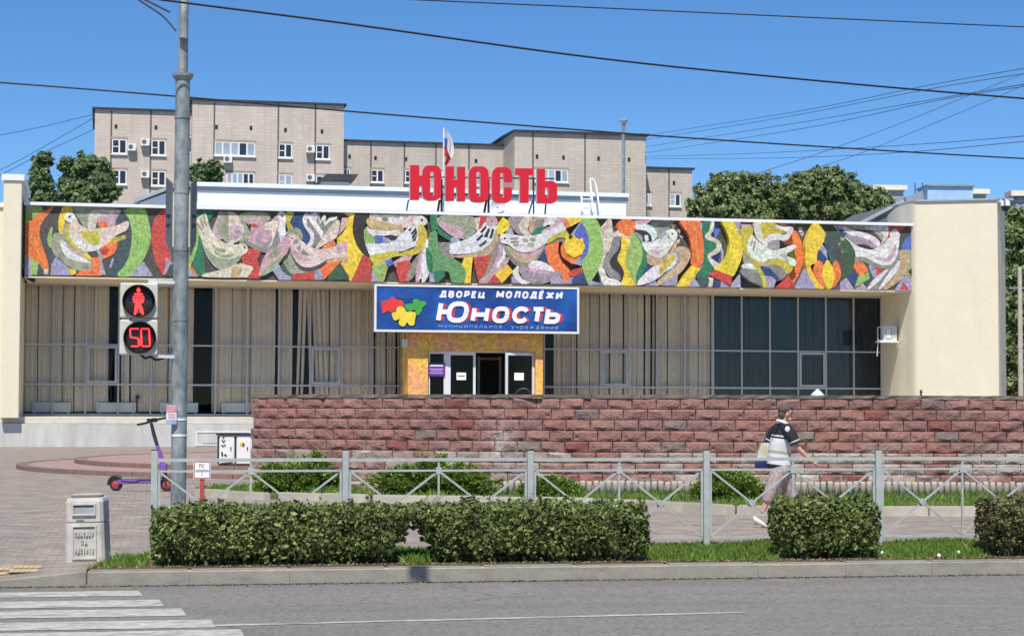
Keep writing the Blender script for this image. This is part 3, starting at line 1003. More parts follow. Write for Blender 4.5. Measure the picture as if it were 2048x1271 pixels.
# ------------------------------------------------------------------ verge: soil and grass between kerb and path
YF = S.loc(ground(1412, 1103)).y            # fence line
YB = YF + 0.55                              # back edge of the verge
gx0 = max(S.gnd(140, 1138).x, XR - .02)
gx1 = S.gnd(300, 1084).x
verge = [(gx0, KW + .02), (18, KW + .02), (18, YB + .25), (gx1 + 2.5, YB), (gx1 + .3, YB - .25), (gx1 - .1, YF - .1), (gx0 + .25, KW + .55)]
o = structure(MB().prismz(verge, -0.1, 0.006).build('verge', M['soil'], M=S.M))

def inpoly(x, y, poly):
    c = np.zeros(len(x), bool)
    j = len(poly) - 1
    for i in range(len(poly)):
        xi, yi = poly[i]; xj, yj = poly[j]
        t = ((yi > y) != (yj > y)) & (x < (xj - xi) * (y - yi) / (yj - yi + 1e-12) + xi)
        c ^= t
        j = i
    return c

def blades(x, y, z0, h, w=0.006, lean=0.35):
    n = len(x)
    a = nrs.uniform(0, 2 * math.pi, n)
    dx, dy = np.cos(a) * w, np.sin(a) * w
    l = nrs.uniform(0, 2 * math.pi, n)
    ln = np.abs(nrs.normal(0, lean, n)) * h
    P0 = np.stack([x - dx, y - dy, z0], 1)
    P1 = np.stack([x + dx, y + dy, z0], 1)
    P2 = np.stack([x + dx * .6 + np.cos(l) * ln * .35, y + dy * .6 + np.sin(l) * ln * .35, z0 + h * .6], 1)
    P3 = np.stack([x + np.cos(l) * ln, y + np.sin(l) * ln, z0 + h], 1)
    return np.stack([P0, P1, P2, P3], 1)

n = 150000
x = nrs.uniform(gx0, 11.5, n); y = nrs.uniform(KW + .04, YB + .2, n)
k = inpoly(x, y, verge)
x, y = x[k], y[k]
# sparse under the hedge feet and by the kerb, thicker clumps elsewhere
hxr = [(S.hit(a_, 1060, .6).x, S.hit(b_, 1060, .6).x) for a_, b_ in ((296, 792), (856, 1300), (1540, 1762), (1958, 2200))]
k = np.ones(len(x), bool)
for a_, b_ in hxr:
    k &= ~((x > a_) & (x < b_) & (y < 1.15) & (nrs.uniform(0, 1, len(x)) < .965))
x, y = x[k], y[k]
cl = np.sin(x * 3.1 + 1.7 * np.sin(y * 4)) * np.sin(y * 5.3 + x * .7)
keep = nrs.uniform(0, 1, len(x)) < np.clip(0.62 + 0.35 * cl, .1, 1) * np.clip((y - KW) / .22, .22, 1)
x, y, cl = x[keep], y[keep], cl[keep]
h = nrs.uniform(.04, .11, len(x)) * (1 + .35 * cl) * np.clip(.5 + (y - KW) / .5, .5, 1)
V = blades(x, y, np.full(len(x), 0.0), h)
o = link('grass', quads_mesh('grass', V), M['grass'], None, S.M)
o['kind'] = 'stuff'
# dry litter on the verge
n = 5200
P = np.stack([nrs.uniform(gx0, 8, n), KW + .03 + np.abs(nrs.normal(0, .13, n)), np.full(n, .014)], 1)
o = link('dry_litter', quads_mesh('dry_litter', leaves(P, .014, .5, (0, 0, 2))), pm('dry leaves', (0.20, 0.14, 0.075), 0.9, island=0.7), None, S.M)
o['kind'] = 'stuff'
# white litter scraps in the grass
for k, (px, py, lab) in enumerate(((1878, 1109, 'tiny white scrap lying in the verge grass beside the right-hand hedge, nearest the kerb'),
                                   (1917, 1103, 'tiny white scrap in the verge grass, upper one near the browning hedge'),
                                   (1765, 1104, 'tiny white scrap in the grass just right of the short hedge'))):
    c = S.gnd(px, py, .06)
    mb = MB().loft([[(c.x + .019 * math.cos(a + 9 * z) * r, c.y + .014 * math.sin(a) * r + .2 * (z - .05), .02 + z * .8) for a in [2 * math.pi * q / 7 for q in range(7)]] for r, z in ((.6, 0.03), (1, .045), (.8, .06), (.3, .07))])
    tag(mb.build('paper_scrap', M['paper'], M=S.M, smooth=True), lab, 'litter', 'scraps in the grass')

# ------------------------------------------------------------------ kerbed planting bed before the stone wall
bedpx = [(395, 995, 0), (470, 999, 0), (560, 1001, 0), (690, 1006, 0), (860, 1009, 0), (1060, 1013, 0), (1250, 1018, 0), (1412, 1028, 0), (1560, 1034, 0), (1756, 1034, 0), (2048, 1034, 0), (2700, 1036, 0)]
bedpx = [(a_, b_ - 3, c_) for a_, b_, c_ in bedpx]
bedpts = [ground(px, py) for px, py, _ in bedpx]
edg = structure(bpy.data.objects.new('bed_edging', None)); C.objects.link(edg)
def polyline_points(pts, step):
    out = []; carry = 0.0
    for a, b in zip(pts[:-1], pts[1:]):
        d = (b - a).length
        t = carry
        while t < d:
            out.append((a + (b - a) * (t / d), (b - a).normalized()))
            t += step
        carry = t - d
    return out
ebox = MB().box(-.49, .49, -.06, .06, -.1, .14).mesh('edging_stone')
bm = bmesh.new(); bm.from_mesh(ebox)
bmesh.ops.bevel(bm, geom=[e for e in bm.edges if all(v.co.z > .1 for v in e.verts)], offset=.02, segments=2, affect='EDGES')
bm.to_mesh(ebox); bm.free()
for p, d in polyline_points(bedpts, 1.0):
    q = p + d * .5
    link('edging_stone', ebox, M['edging'], edg, Matrix.Translation((q.x, q.y, rng.uniform(-.01, .012))) @ Matrix.Rotation(math.atan2(d.y, d.x) + rng.uniform(-.01, .01), 4, 'Z'))

# stone wall line (curving away on the left)
wallpx = [(503, 38.7), (620, 38.0), (760, 37.3), (900, 36.72), (1040, 36.28), (1150, 36.08), (1300, 36.0), (1500, 36.0), (1800, 36.05), (2700, 36.2)]
wallpts = [Vector(((px - 1024) / FPX * Y, Y, 0)) for px, Y in wallpx]
bedpoly = [(p.x, p.y) for p in bedpts] + [(p.x, p.y) for p in reversed(wallpts)]
bedpoly = bedpoly + [(ground(392, 985).x, ground(392, 985).y)]
structure(MB().prismz(bedpoly, -.05, .08).build('planting_bed', M['lawn']))
bx = np.array([p[0] for p in bedpoly]); by = np.array([p[1] for p in bedpoly])
n = 175000
x = nrs.uniform(bx.min(), 13.5, n); y = nrs.uniform(by.min(), by.max(), n)
k = inpoly(x, y, bedpoly)
x, y = x[k], y[k]
cl = np.sin(x * 2.3 + 2 * np.sin(y * 1.7)) * np.sin(y * 2.9 + x)
k = nrs.uniform(0, 1, len(x)) < np.clip(.16 + .4 * cl, .03, .7)
x, y, cl = x[k], y[k], cl[k]
h = nrs.uniform(.03, .10, len(x)) * (1 + .7 * cl)
o = link('bed_grass', quads_mesh('bed_grass', blades(x, y, np.full(len(x), .08), h, .009)), M['grass'], None)
o['kind'] = 'stuff'

# row of concrete palisade posts at the foot of the wall
pal = thing('palisade_edging', 'row of short weathered concrete palisade posts along the foot of the red wall', 'edging')
pm_ = MB().lathe([(.052, 0), (.054, .21), (.05, .24), (.035, .26)], n=8).mesh('edging_post')
pm_.polygons.foreach_set('use_smooth', [True] * len(pm_.polygons))
for px in range(1010, 2600, 13):
    q = at(px + rng.uniform(-.6, .6), 900, 34.9)
    link('edging_post', pm_, M['edging'], pal, Matrix.Translation((q.x, q.y + rng.uniform(-.015, .015), .07 + rng.uniform(-.012, .012))) @ Matrix.Rotation(rng.uniform(-.04, .04), 4, 'X'))

# ------------------------------------------------------------------ red split-stone wall
wall = thing('stone_wall', 'long retaining wall of rough dark red split stone blocks before the entrance', 'wall')
TOP = 1.875; CAPH = 0.06; RH = 0.199; NR = 9; BL = 0.445
def wall_at(s):
    acc = 0.0
    for a, b in zip(wallpts[:-1], wallpts[1:]):
        d = (b - a).length
        if s <= acc + d or b is wallpts[-1]:
            return a + (b - a) * ((s - acc) / d), (b - a).normalized()
        acc += d
WL = sum((b - a).length for a, b in zip(wallpts[:-1], wallpts[1:]))
# core
fr_ = [wall_at(WL * i / 40) for i in range(41)]
core = MB()
o1 = [(p + Vector((-d.y, d.x, 0)) * .09) for p, d in fr_]
o2 = [(p + Vector((-d.y, d.x, 0)) * .42) for p, d in fr_]
core.prismz([(p.x, p.y) for p in o1] + [(p.x, p.y) for p in reversed(o2)], -.05, TOP - CAPH - .01)
core.build('mortar', M['mortar'], wall)
def stone_mesh(L_):
    nx, nz = 8, 4
    g = 0.007
    prof = np.zeros((nz + 1, nx + 1))
    amp = rng.uniform(.012, .03)
    cx_, cz_ = rng.uniform(.25, .75), rng.uniform(.35, .7)
    ph1, ph2, fq = rng.uniform(0, 6), rng.uniform(0, 6), rng.uniform(3, 7)
    tx, tz = rng.uniform(-.03, .03), rng.uniform(-.02, .025)
    for j in range(nz + 1):
        for i in range(nx + 1):
            e = 1.0 if 0 < i < nx and 0 < j < nz else 0.0
            u, w = i / nx, j / nz
            prof[j, i] = e * (amp * (1 - .6 * abs(u - cx_) - .6 * abs(w - cz_)) + tx * (u - .5) + tz * (w - .5) + .007 * math.sin(fq * u + ph1 + 3 * w) + .006 * math.sin(5 * w - fq * u * .7 + ph2) + rng.uniform(-.0045, .0045)) + (1 - e) * rng.uniform(-.004, .005)
    vs, fs = [], []
    for j in range(nz + 1):
        for i in range(nx + 1):
            jx, jz = rng.uniform(-.014, .014), rng.uniform(-.013, .013)
            vs.append((-L_ / 2 + g + (L_ - 2 * g) * i / nx + (jx if 0 < i < nx else rng.uniform(-.002, .003)), -prof[j, i], g + (RH - 2 * g) * j / nz + (jz if 0 < j < nz else rng.uniform(-.003, .002))))
    for j in range(nz):
        for i in range(nx):
            a = j * (nx + 1) + i
            q4 = (a, a + 1, a + nx + 2, a + nx + 1)
            if rng.random() < .5:
                fs += [(q4[0], q4[1], q4[2]), (q4[0], q4[2], q4[3])]
            else:
                fs += [(q4[0], q4[1], q4[3]), (q4[1], q4[2], q4[3])]
    per = [i for i in range(nx)] + [nx + j * (nx + 1) for j in range(nz)] + [nz * (nx + 1) + nx - i for i in range(nx)] + [(nz - j) * (nx + 1) for j in range(nz)]
    b0 = len(vs)
    for q in per:
        vs.append((vs[q][0], .1, vs[q][2]))
    m = len(per)
    for q in range(m):
        r_ = (q + 1) % m
        fs.append((per[r_], per[q], b0 + q, b0 + r_))
    return vs, fs
smeshes = []
for q in range(14):
    vs_, fs_ = stone_mesh(BL)
    mb = MB(); mb.add(vs_, fs_)
    smeshes.append(mb.mesh('stone_block'))
def stone_col(z):
    r = rng.random()
    base = rng.choice([(.285, .143, .119), (.295, .15, .126), (.277, .141, .118), (.305, .16, .134), (.268, .143, .122), (.29, .136, .11)])
    if r < .025:
        base = (.24, .085, .07)
    elif r < .09:
        base = (.225, .165, .147)
    if z < .72 and rng.random() < .62:
        k = rng.uniform(.2, .85)
        base = tuple(b * (1 - k) + c * k for b, c in zip(base, (.42, .37, .31)))
    k = rng.uniform(.9, 1.1)
    return tuple(b * k for b in base)
low = MB()
for r in range(NR):
    z = TOP - CAPH - RH * (r + 1)
    s = -BL * (.5 if r % 2 else 0) + .06 * ((r * 37) % 5 - 2) * .5
    while s < WL:
        a, b = max(0, s), min(WL, s + BL)
        if b - a > .06:
            p, d = wall_at((a + b) / 2)
            sc = (b - a) / BL
            Mx = Matrix.Translation((p.x, p.y, z)) @ Matrix.Rotation(math.atan2(d.y, d.x), 4, 'Z') @ Matrix.Diagonal((sc * (1 if rng.random() < .5 else -1), 1, 1, 1))
            if r < 8 and p.x < at(2080, 800, 36).x:
                link('stone_block', rng.choice(smeshes), M['stone'], wall, Mx, color=stone_col(z))
            else:
                vs_, fs_ = stone_mesh(BL)
                low.add([Mx @ Vector(v) for v in vs_], fs_)
        s += BL
lo = low.build('further_stones', M['stone'], wall, color=(.36, .28, .23))
lo['kind'] = 'stuff'
cl_ = .9
i = 0
while i * cl_ < WL:
    a, b = i * cl_, min(WL, (i + 1) * cl_)
    p, d = wall_at((a + b) / 2)
    h_ = (b - a) / 2 - .004
    mb = MB()
    nn = 7
    vs_ = []
    for z_ in (TOP - CAPH, TOP):
        for q in range(nn):
            vs_.append((-h_ + 2 * h_ * q / (nn - 1), -.02 + rng.uniform(-.016, .012), z_ + rng.uniform(-.006, .006)))
        for q in range(nn):
            vs_.append((h_ - 2 * h_ * q / (nn - 1), .46, z_))
    k2 = 2 * nn
    fs_ = [tuple(range(k2 - 1, -1, -1)), tuple(range(k2, 2 * k2))] + [(q, (q + 1) % k2, (q + 1) % k2 + k2, q + k2) for q in range(k2)]
    mb.add(vs_, fs_).build('coping_stone', M['wallcap'], wall, M=Matrix.Translation((p.x, p.y, 0)) @ Matrix.Rotation(math.atan2(d.y, d.x), 4, 'Z'))
    i += 1
# small things standing behind the wall top
p = at(1842, 788, 36.3)
t = thing('iron_finial', 'small black iron finial standing on the wall top before the cream wing', 'finial', Matrix.Translation((p.x, p.y, TOP)))
MB().lathe([(.03, -.02), (.03, .01), (.014, .02), (.016, .05), (.032, .07), (.018, .095), (.006, .12)], n=10).build('spike', M['blackmetal'], t, smooth=True)
p = at(1635, 785, 40.0)
t = thing('lamp_cap', 'pale blue pointed cap of a low lamp showing above the wall by the dark windows', 'lamp', Matrix.Translation((p.x, p.y, 0)))
MB().lathe([(.04, 0), (.04, 1.85)], n=8).build('post', M['galv'], t)
MB().lathe([(.16, 1.84), (.15, 1.9), (.09, 1.97), (.03, 2.02), (.01, 2.04)], n=14).build('cap', M['lampblue'], t, smooth=True)
p = at(1047, 786, 40.0)
t = thing('bicycle_stand', 'black tubular hoop peeking above the wall before the doorway', 'hoop', Matrix.Translation((p.x, p.y, 0)))
MB().tube([(-.17, 0, 0), (-.17, 0, 1.82)] + [(.17 * math.cos(math.radians(a)), 0, 1.85 + .17 * math.sin(math.radians(a))) for a in range(165, 0, -15)] + [(.17, 0, 1.82), (.17, 0, 0)], .025, 8).build('tube', M['blackmetal'], t, smooth=True)

# round terraces on the plaza
for k, (R_, z1, cz, lab) in enumerate(((10.9, .10, 0, 'lower broad round terracotta paved step before the palace'), (9.7, .20, 0, 'upper smaller round terracotta paved step'))):
    cc = (-2.6, 54.6) if k == 0 else (-2.6, 56.0)
    n = 72
    t = structure(bpy.data.objects.new('round_step', None)); C.objects.link(t)
    pts = [(cc[0] + R_ * math.cos(2 * math.pi * i / n), cc[1] + R_ * math.sin(2 * math.pi * i / n)) for i in range(n)]
    pin = [(cc[0] + (R_ - .3) * math.cos(2 * math.pi * i / n), cc[1] + (R_ - .3) * math.sin(2 * math.pi * i / n)) for i in range(n)]
    MB().prismz(pin, 0, z1).build('top', M['terrace'], t)
    for i in range(n):
        j = (i + 1) % n
        sh = .012
        a, b = pts[i], pts[j]
        ia, ib = pin[i], pin[j]
        lerp = lambda p_, q_, u: (p_[0] + (q_[0] - p_[0]) * u, p_[1] + (q_[1] - p_[1]) * u)
        MB().prismz([lerp(a, b, sh), lerp(a, b, 1 - sh), lerp(ib, ia, sh), lerp(ib, ia, 1 - sh)], 0, z1 + .01).build('edge_stone', M['riser'], t)
PAL = dict(K=(.035, .032, .03), O=(.80, .20, .055), R=(.52, .065, .05), Y=(.80, .58, .05), G=(.29, .47, .13), D=(.05, .11, .05), T=(.055, .095, .095),
           E=(.03, .19, .09), H=(.13, .30, .13), W=(.70, .71, .68), C=(.66, .58, .47), P=(.55, .36, .40), S=(.31, .34, .24), V=(.36, .34, .46),
           N=(.52, .37, .21), A=(.25, .24, .22), L=(.52, .46, .06), B=(.10, .15, .48), I=(.03, .065, .17), M=(.34, .29, .31))
SEG = []
SEG.append((40, 395, '''
V 30,90 175,90 175,1160 30,1160
*G 60,260 120,150 230,110 330,170 310,260 200,330 120,410 70,380
T 400,560 480,420 580,330 620,180 700,110 640,560 560,900 480,980 420,900
*O 510,105 430,180 300,230 160,350 80,470 45,620 70,780 150,900 280,960 345,1060 360,1090 415,1080 410,980 370,840 320,700 285,560 300,420 370,300 450,210
C 350,1085 420,1075 415,1140 355,1140
G 170,925 280,970 260,1150 165,1150
T 285,990 348,1080 350,1150 255,1150
*G 440,520 480,450 462,600 462,700 450,740 415,640
V 540,890 640,980 720,1060 780,1150 460,1150 480,990
*Y 670,120 815,120 770,210 700,240 670,330 650,430 630,540 595,525 578,400 600,260
*S 800,180 850,120 1500,125 1380,165 1110,200 1040,260 1010,400 960,430 880,300
*C 1020,450 1040,270 1110,200 1500,195 1480,240 1380,270 1220,290 1150,350 1110,460
*P 1220,290 1380,260 1540,195 1500,300 1430,400 1330,445 1230,360 1150,350
O 1170,370 1250,355 1330,440 1200,460
*T 1540,190 1640,330 1680,560 1670,720 1600,930 1480,1150 1300,1150 1360,950 1450,800 1445,640 1590,590 1600,420 1430,400
*S 540,535 640,560 700,600 760,720 960,820 1000,900 1080,960 1115,1060 1000,1090 850,1080 700,1000 600,900 520,850 475,720 480,600
*W 600,640 680,680 720,760 830,840 960,890 1060,975 1000,965 850,940 720,890 650,810
*P 690,700 830,790 985,860 960,890 830,840 720,750
S 640,510 680,370 740,370 700,470 690,570 650,545
*L 690,470 740,400 760,560 800,660 880,760 985,810 860,790 760,700 700,600
*C 770,370 830,300 870,390 950,445 1100,470 1400,440 1612,355 1590,480 1450,550 1330,660 1200,760 1050,800 980,800 850,720 760,600 740,500
*W 765,560 850,610 980,690 1130,700 1240,720 1150,780 1040,800 950,780 830,690
*L 920,500 1050,520 1160,510 1185,620 1170,690 1080,698 1000,640 930,560
*W 690,260 740,225 800,250 825,330 770,362 700,345 680,310
e 740,285,19
L 1300,690 1400,610 1580,565 1575,612 1440,650 1330,700
*O 1180,780 1270,720 1430,660 1440,740 1400,830 1300,890 1240,905 1190,840
R 1200,780 1290,740 1330,800 1280,860 1220,850
O 1060,910 1190,890 1212,960 1212,1160 830,1160 900,1100 1060,1085 1110,1060
Y 730,1060 830,1090 835,1130 770,1160
V 1140,790 1165,780 1240,890 1222,960 1275,1155 1215,1155 1210,940 1170,830
Y 980,815 1065,905 1040,940 960,870
V 1340,1040 1390,900 1400,920 1355,1050
'''))
SEG.append((260, 395, '''
*G -85,190 -5,330 35,560 0,850 -85,1030 -185,1160 30,1160 120,1030 220,880 290,700 305,540 270,360 205,170
V 200,960 340,1170 10,1170 120,1040
*R 480,190 620,130 640,560 610,960 590,1010 520,1160 440,1060 370,900 330,700 330,500 370,340
V 540,900 640,980 575,1050 510,1160 540,1000
T 600,1000 720,1050 780,1170 540,1170 570,1090
*G 860,250 960,330 1000,430 1030,560 1020,700 970,880 880,1000 700,1100 740,800 760,500
Y 870,1000 915,970 900,1040 860,1090
V 740,1090 880,1060 1010,1175 740,1175
O 890,1020 960,1080 1030,1175 985,1175 900,1060
E 975,140 1250,140 1230,260 1180,350 1200,480 1080,700 1090,900 1130,1170 1015,1170 950,1050 940,980 1010,760 1040,560 962,330
*P 1235,500 1300,330 1340,215 1400,250 1300,400 1330,520 1375,612 1290,600
*S 1340,235 1440,220 1520,230 1480,350 1480,500 1500,660 1440,665 1370,580 1310,480 1310,380 1370,300
*C 1490,235 1580,250 1660,330 1722,440 1700,560 1620,640 1530,672 1490,600 1480,430
*P 1510,440 1600,420 1680,520 1620,600 1510,610
*C 960,360 1030,300 1125,240 1150,320 1180,430 1260,570 1370,660 1500,712 1620,705 1700,688 1762,760 1740,812 1650,880 1580,990 1470,1065 1330,1065 1220,970 1140,840 1090,680 1040,540 990,420
*S 1100,720 1200,830 1330,910 1500,930 1660,880 1560,1000 1450,1065 1330,1062 1220,970 1140,850
C 1460,712 1480,655 1545,655 1540,710
S 1040,310 1055,305 1112,460 1095,465
S 985,390 1000,380 1085,480 1072,490
S 1092,280 1104,278 1145,420 1132,424
*S 1220,690 1300,750 1430,790 1380,812 1290,780
*S 1250,790 1350,850 1480,860 1560,840 1480,885 1350,880
e 1710,750,17
*C 1080,1175 1300,1100 1450,1065 1560,1010 1700,990 1800,1005 1852,1060 1800,1140 1740,1185
*N 1520,1060 1600,1040 1662,1070 1650,1130 1590,1185 1510,1175 1540,1110
'''))
SEG.append((480, 405, '''
R 120,690 305,715 290,790 260,860 280,1000 285,1130 100,1130 205,1000 195,950 60,915 25,840 55,780 118,745
*S -20,200 150,155 400,165 440,260 300,270 60,230 130,420 160,480 80,570 -10,600 70,400
*P 30,240 200,225 330,250 440,300 560,190 605,300 570,400 520,560 470,650 380,680 260,660 130,570 170,420 120,320
*A 60,580 130,580 280,672 400,690 480,620 550,450 580,380 600,540 625,610 500,690 430,742 320,730 160,660
R 140,340 200,320 275,355 200,372
K 135,325 160,325 160,370 135,370
*C 340,350 480,285 575,300 480,322
*C 370,390 560,325 505,480 480,600 420,655 460,560 480,430
*M 250,520 330,600 430,590 480,500 420,650 300,650
*W 560,200 610,140 680,185 695,250 672,330 685,430 640,560 620,595 590,480 578,400 600,290
e 630,205,16
K 690,260 712,400 690,455 680,400
*L 690,170 790,140 790,190 760,270 785,380 740,425 710,350
*I 755,280 800,200 900,165 975,170 950,300 990,420 1045,500 1040,590 990,632 930,560 900,460 880,400 790,350 750,300
*S 690,470 760,400 850,385 910,440 925,545 860,520 780,480
*A 1000,190 1060,280 1130,400 1205,500 1200,590 1140,645 1040,658 1100,560 1080,440 1000,340 985,250
*W 955,200 1000,165 1022,220 990,260 1000,350 1080,440 1098,560 1060,640 1000,642 1050,580 1055,500 1010,420 945,310
*A 1140,200 1180,160 1200,290 1240,220 1260,310 1340,230 1455,240 1360,330 1290,420 1240,500 1220,420 1150,300
*W 1030,190 1145,165 1130,280 1185,380 1235,460 1222,545 1190,480 1110,370 1050,280
W 1165,180 1195,285 1260,180 1275,215 1270,310 1330,250 1455,215 1420,255 1340,272 1262,350 1245,255 1200,320
*C 1150,650 1220,560 1320,410 1400,310 1472,275 1470,400 1430,520 1300,600 1130,692
O 1240,660 1400,570 1422,620 1330,692 1230,702
P 1490,420 1530,235 1645,225 1560,380 1465,485
Y 1560,130 1730,130 1690,260 1690,520 1760,680 1820,720 1790,860 1650,1150 1500,900 1640,880 1660,580 1460,640 1450,540 1530,470 1600,370 1655,230
*S 740,680 780,780 830,870 930,960 1050,972 1180,930 1340,870 1260,930 1190,1000 1000,1052 780,1075 680,1000 640,900 680,790
*N 1490,820 1645,795 1632,905 1480,870 1350,905 1290,885
*C 720,560 740,490 800,478 860,530 980,632 1040,670 1170,702 1330,692 1500,620 1675,555 1662,700 1632,795 1480,812 1300,850 1180,920 1050,962 930,950 830,860 770,740 750,620
P 1450,655 1672,562 1658,700 1450,755
A 785,600 840,550 858,600 810,625
A 845,685 890,645 905,690 880,725
A 905,745 940,690 1035,795 930,772
*P 780,730 830,725 920,825 1060,850 900,858
e 775,535,13
*P 720,495 742,620 690,760 640,800 520,860 400,960 310,1085 288,1085 310,960 400,760 560,660 640,560
*S 640,800 580,900 500,1000 320,1095 400,980 520,880
*S 450,770 560,680 605,720 560,780 420,840
V 480,1000 580,935 640,1030 765,1110 765,1150 580,1150
T 600,960 640,905 690,1000 775,1090 730,1092 640,1030
R 780,1080 1100,1040 1120,1150 780,1150
V 1120,1030 1190,1005 1245,1150 1115,1150
O 1200,1010 1280,930 1420,888 1495,880 1400,990 1250,1150
D 1490,905 1645,1150 1285,1150 1400,1000
'''))
SEG.append((700, 410, '''
Y -60,250 70,120 45,300 60,520 130,660 205,740 25,1130 -10,1130
R 190,750 305,780 318,1140 20,1140
*K 90,110 240,130 290,200 220,280 195,450 230,640 292,775 190,720 90,570 42,400 50,250
G 210,380 240,325 290,430 372,450 372,575 230,592 208,480
C 280,205 300,135 900,150 935,210 900,330 800,335 640,305 450,260
S 300,135 900,150 850,185 310,170
*W 600,205 650,190 690,230 660,275 610,270
*W 720,205 780,190 805,230 780,275 730,280
*A 480,200 540,195 560,230 500,240
*N 255,215 330,200 450,260 640,298 775,330 775,440 740,442 700,370 560,390 380,380 290,330 248,270
*W 250,335 290,370 380,388 560,400 700,380 742,440 640,462 500,470 360,462 290,430
W 225,592 400,580 600,540 700,490 800,410 880,330 960,285 1015,310 1012,460 960,612 800,680 600,710 295,765
B 370,455 490,468 502,562 370,578
*V 498,488 560,488 605,540 502,562
*K 500,472 620,458 692,490 620,530 560,490
P 920,165 1005,155 960,260 930,332 920,240
*W 955,205 1050,172 1122,210 1138,270 1080,312 1000,332 950,270
e 1065,230,19
K 860,385 912,342 890,392
K 905,435 980,342 978,372 915,442
K 918,482 992,378 988,412 925,512
K 930,545 1002,438 962,532
*L 1020,318 1080,318 1130,420 1128,560 1060,682 940,742 800,762 700,742 860,690 960,640 1012,500
*L 308,770 500,720 640,698 765,748 640,772 500,830 390,905 325,850
*N 390,905 500,830 650,755 560,820 480,872
B 510,850 600,808 642,880 570,912
P 640,860 760,788 925,765 880,832 720,872 670,922
G 330,900 420,900 510,860 552,930 490,1140 400,1140 330,1000
V 318,1000 412,1140 318,1140
R 690,872 882,828 902,920 850,1060 872,1140 730,1140 690,980
*A 850,1130 850,1060 900,920 960,820 1040,720 1068,690 1010,830 990,960 930,1080
*P 1000,900 1060,700 1118,630 1062,830 1062,1000 1012,1145 980,1140 985,980
*W 1140,515 1185,555 1142,700 1152,900 1168,1010 1100,1145 1068,1140 1080,1040 1030,1105 1058,960 1058,820 1112,640
P 1145,512 1225,455 1200,542 1170,572
E 1195,150 1295,150 1302,350 1220,432 1200,300
E 1300,335 1400,425 1515,498 1500,545 1300,422
A 1310,568 1492,568 1490,680 1545,805 1420,792 1340,680
*H 1190,440 1275,405 1300,600 1380,760 1540,820 1680,900 1742,960 1732,1060 1690,1150 1520,1150 1480,1020 1400,980 1220,992 1160,880 1200,760 1165,640
*E 1140,640 1212,800 1212,985 1160,960 1132,800
E 1220,1000 1400,988 1400,1060 1300,1150 1220,1150
V 1185,1005 1232,1040 1248,1150 1185,1150
*P 1295,200 1400,235 1500,298 1680,338 1745,420 1722,505 1540,472 1400,382 1318,300
*S 1330,180 1700,165 1810,250 1820,420 1742,475 1720,370 1620,310 1460,280
A 1620,180 1660,190 1700,270 1640,230
*V 1498,510 1560,488 1625,540 1520,575
'''))
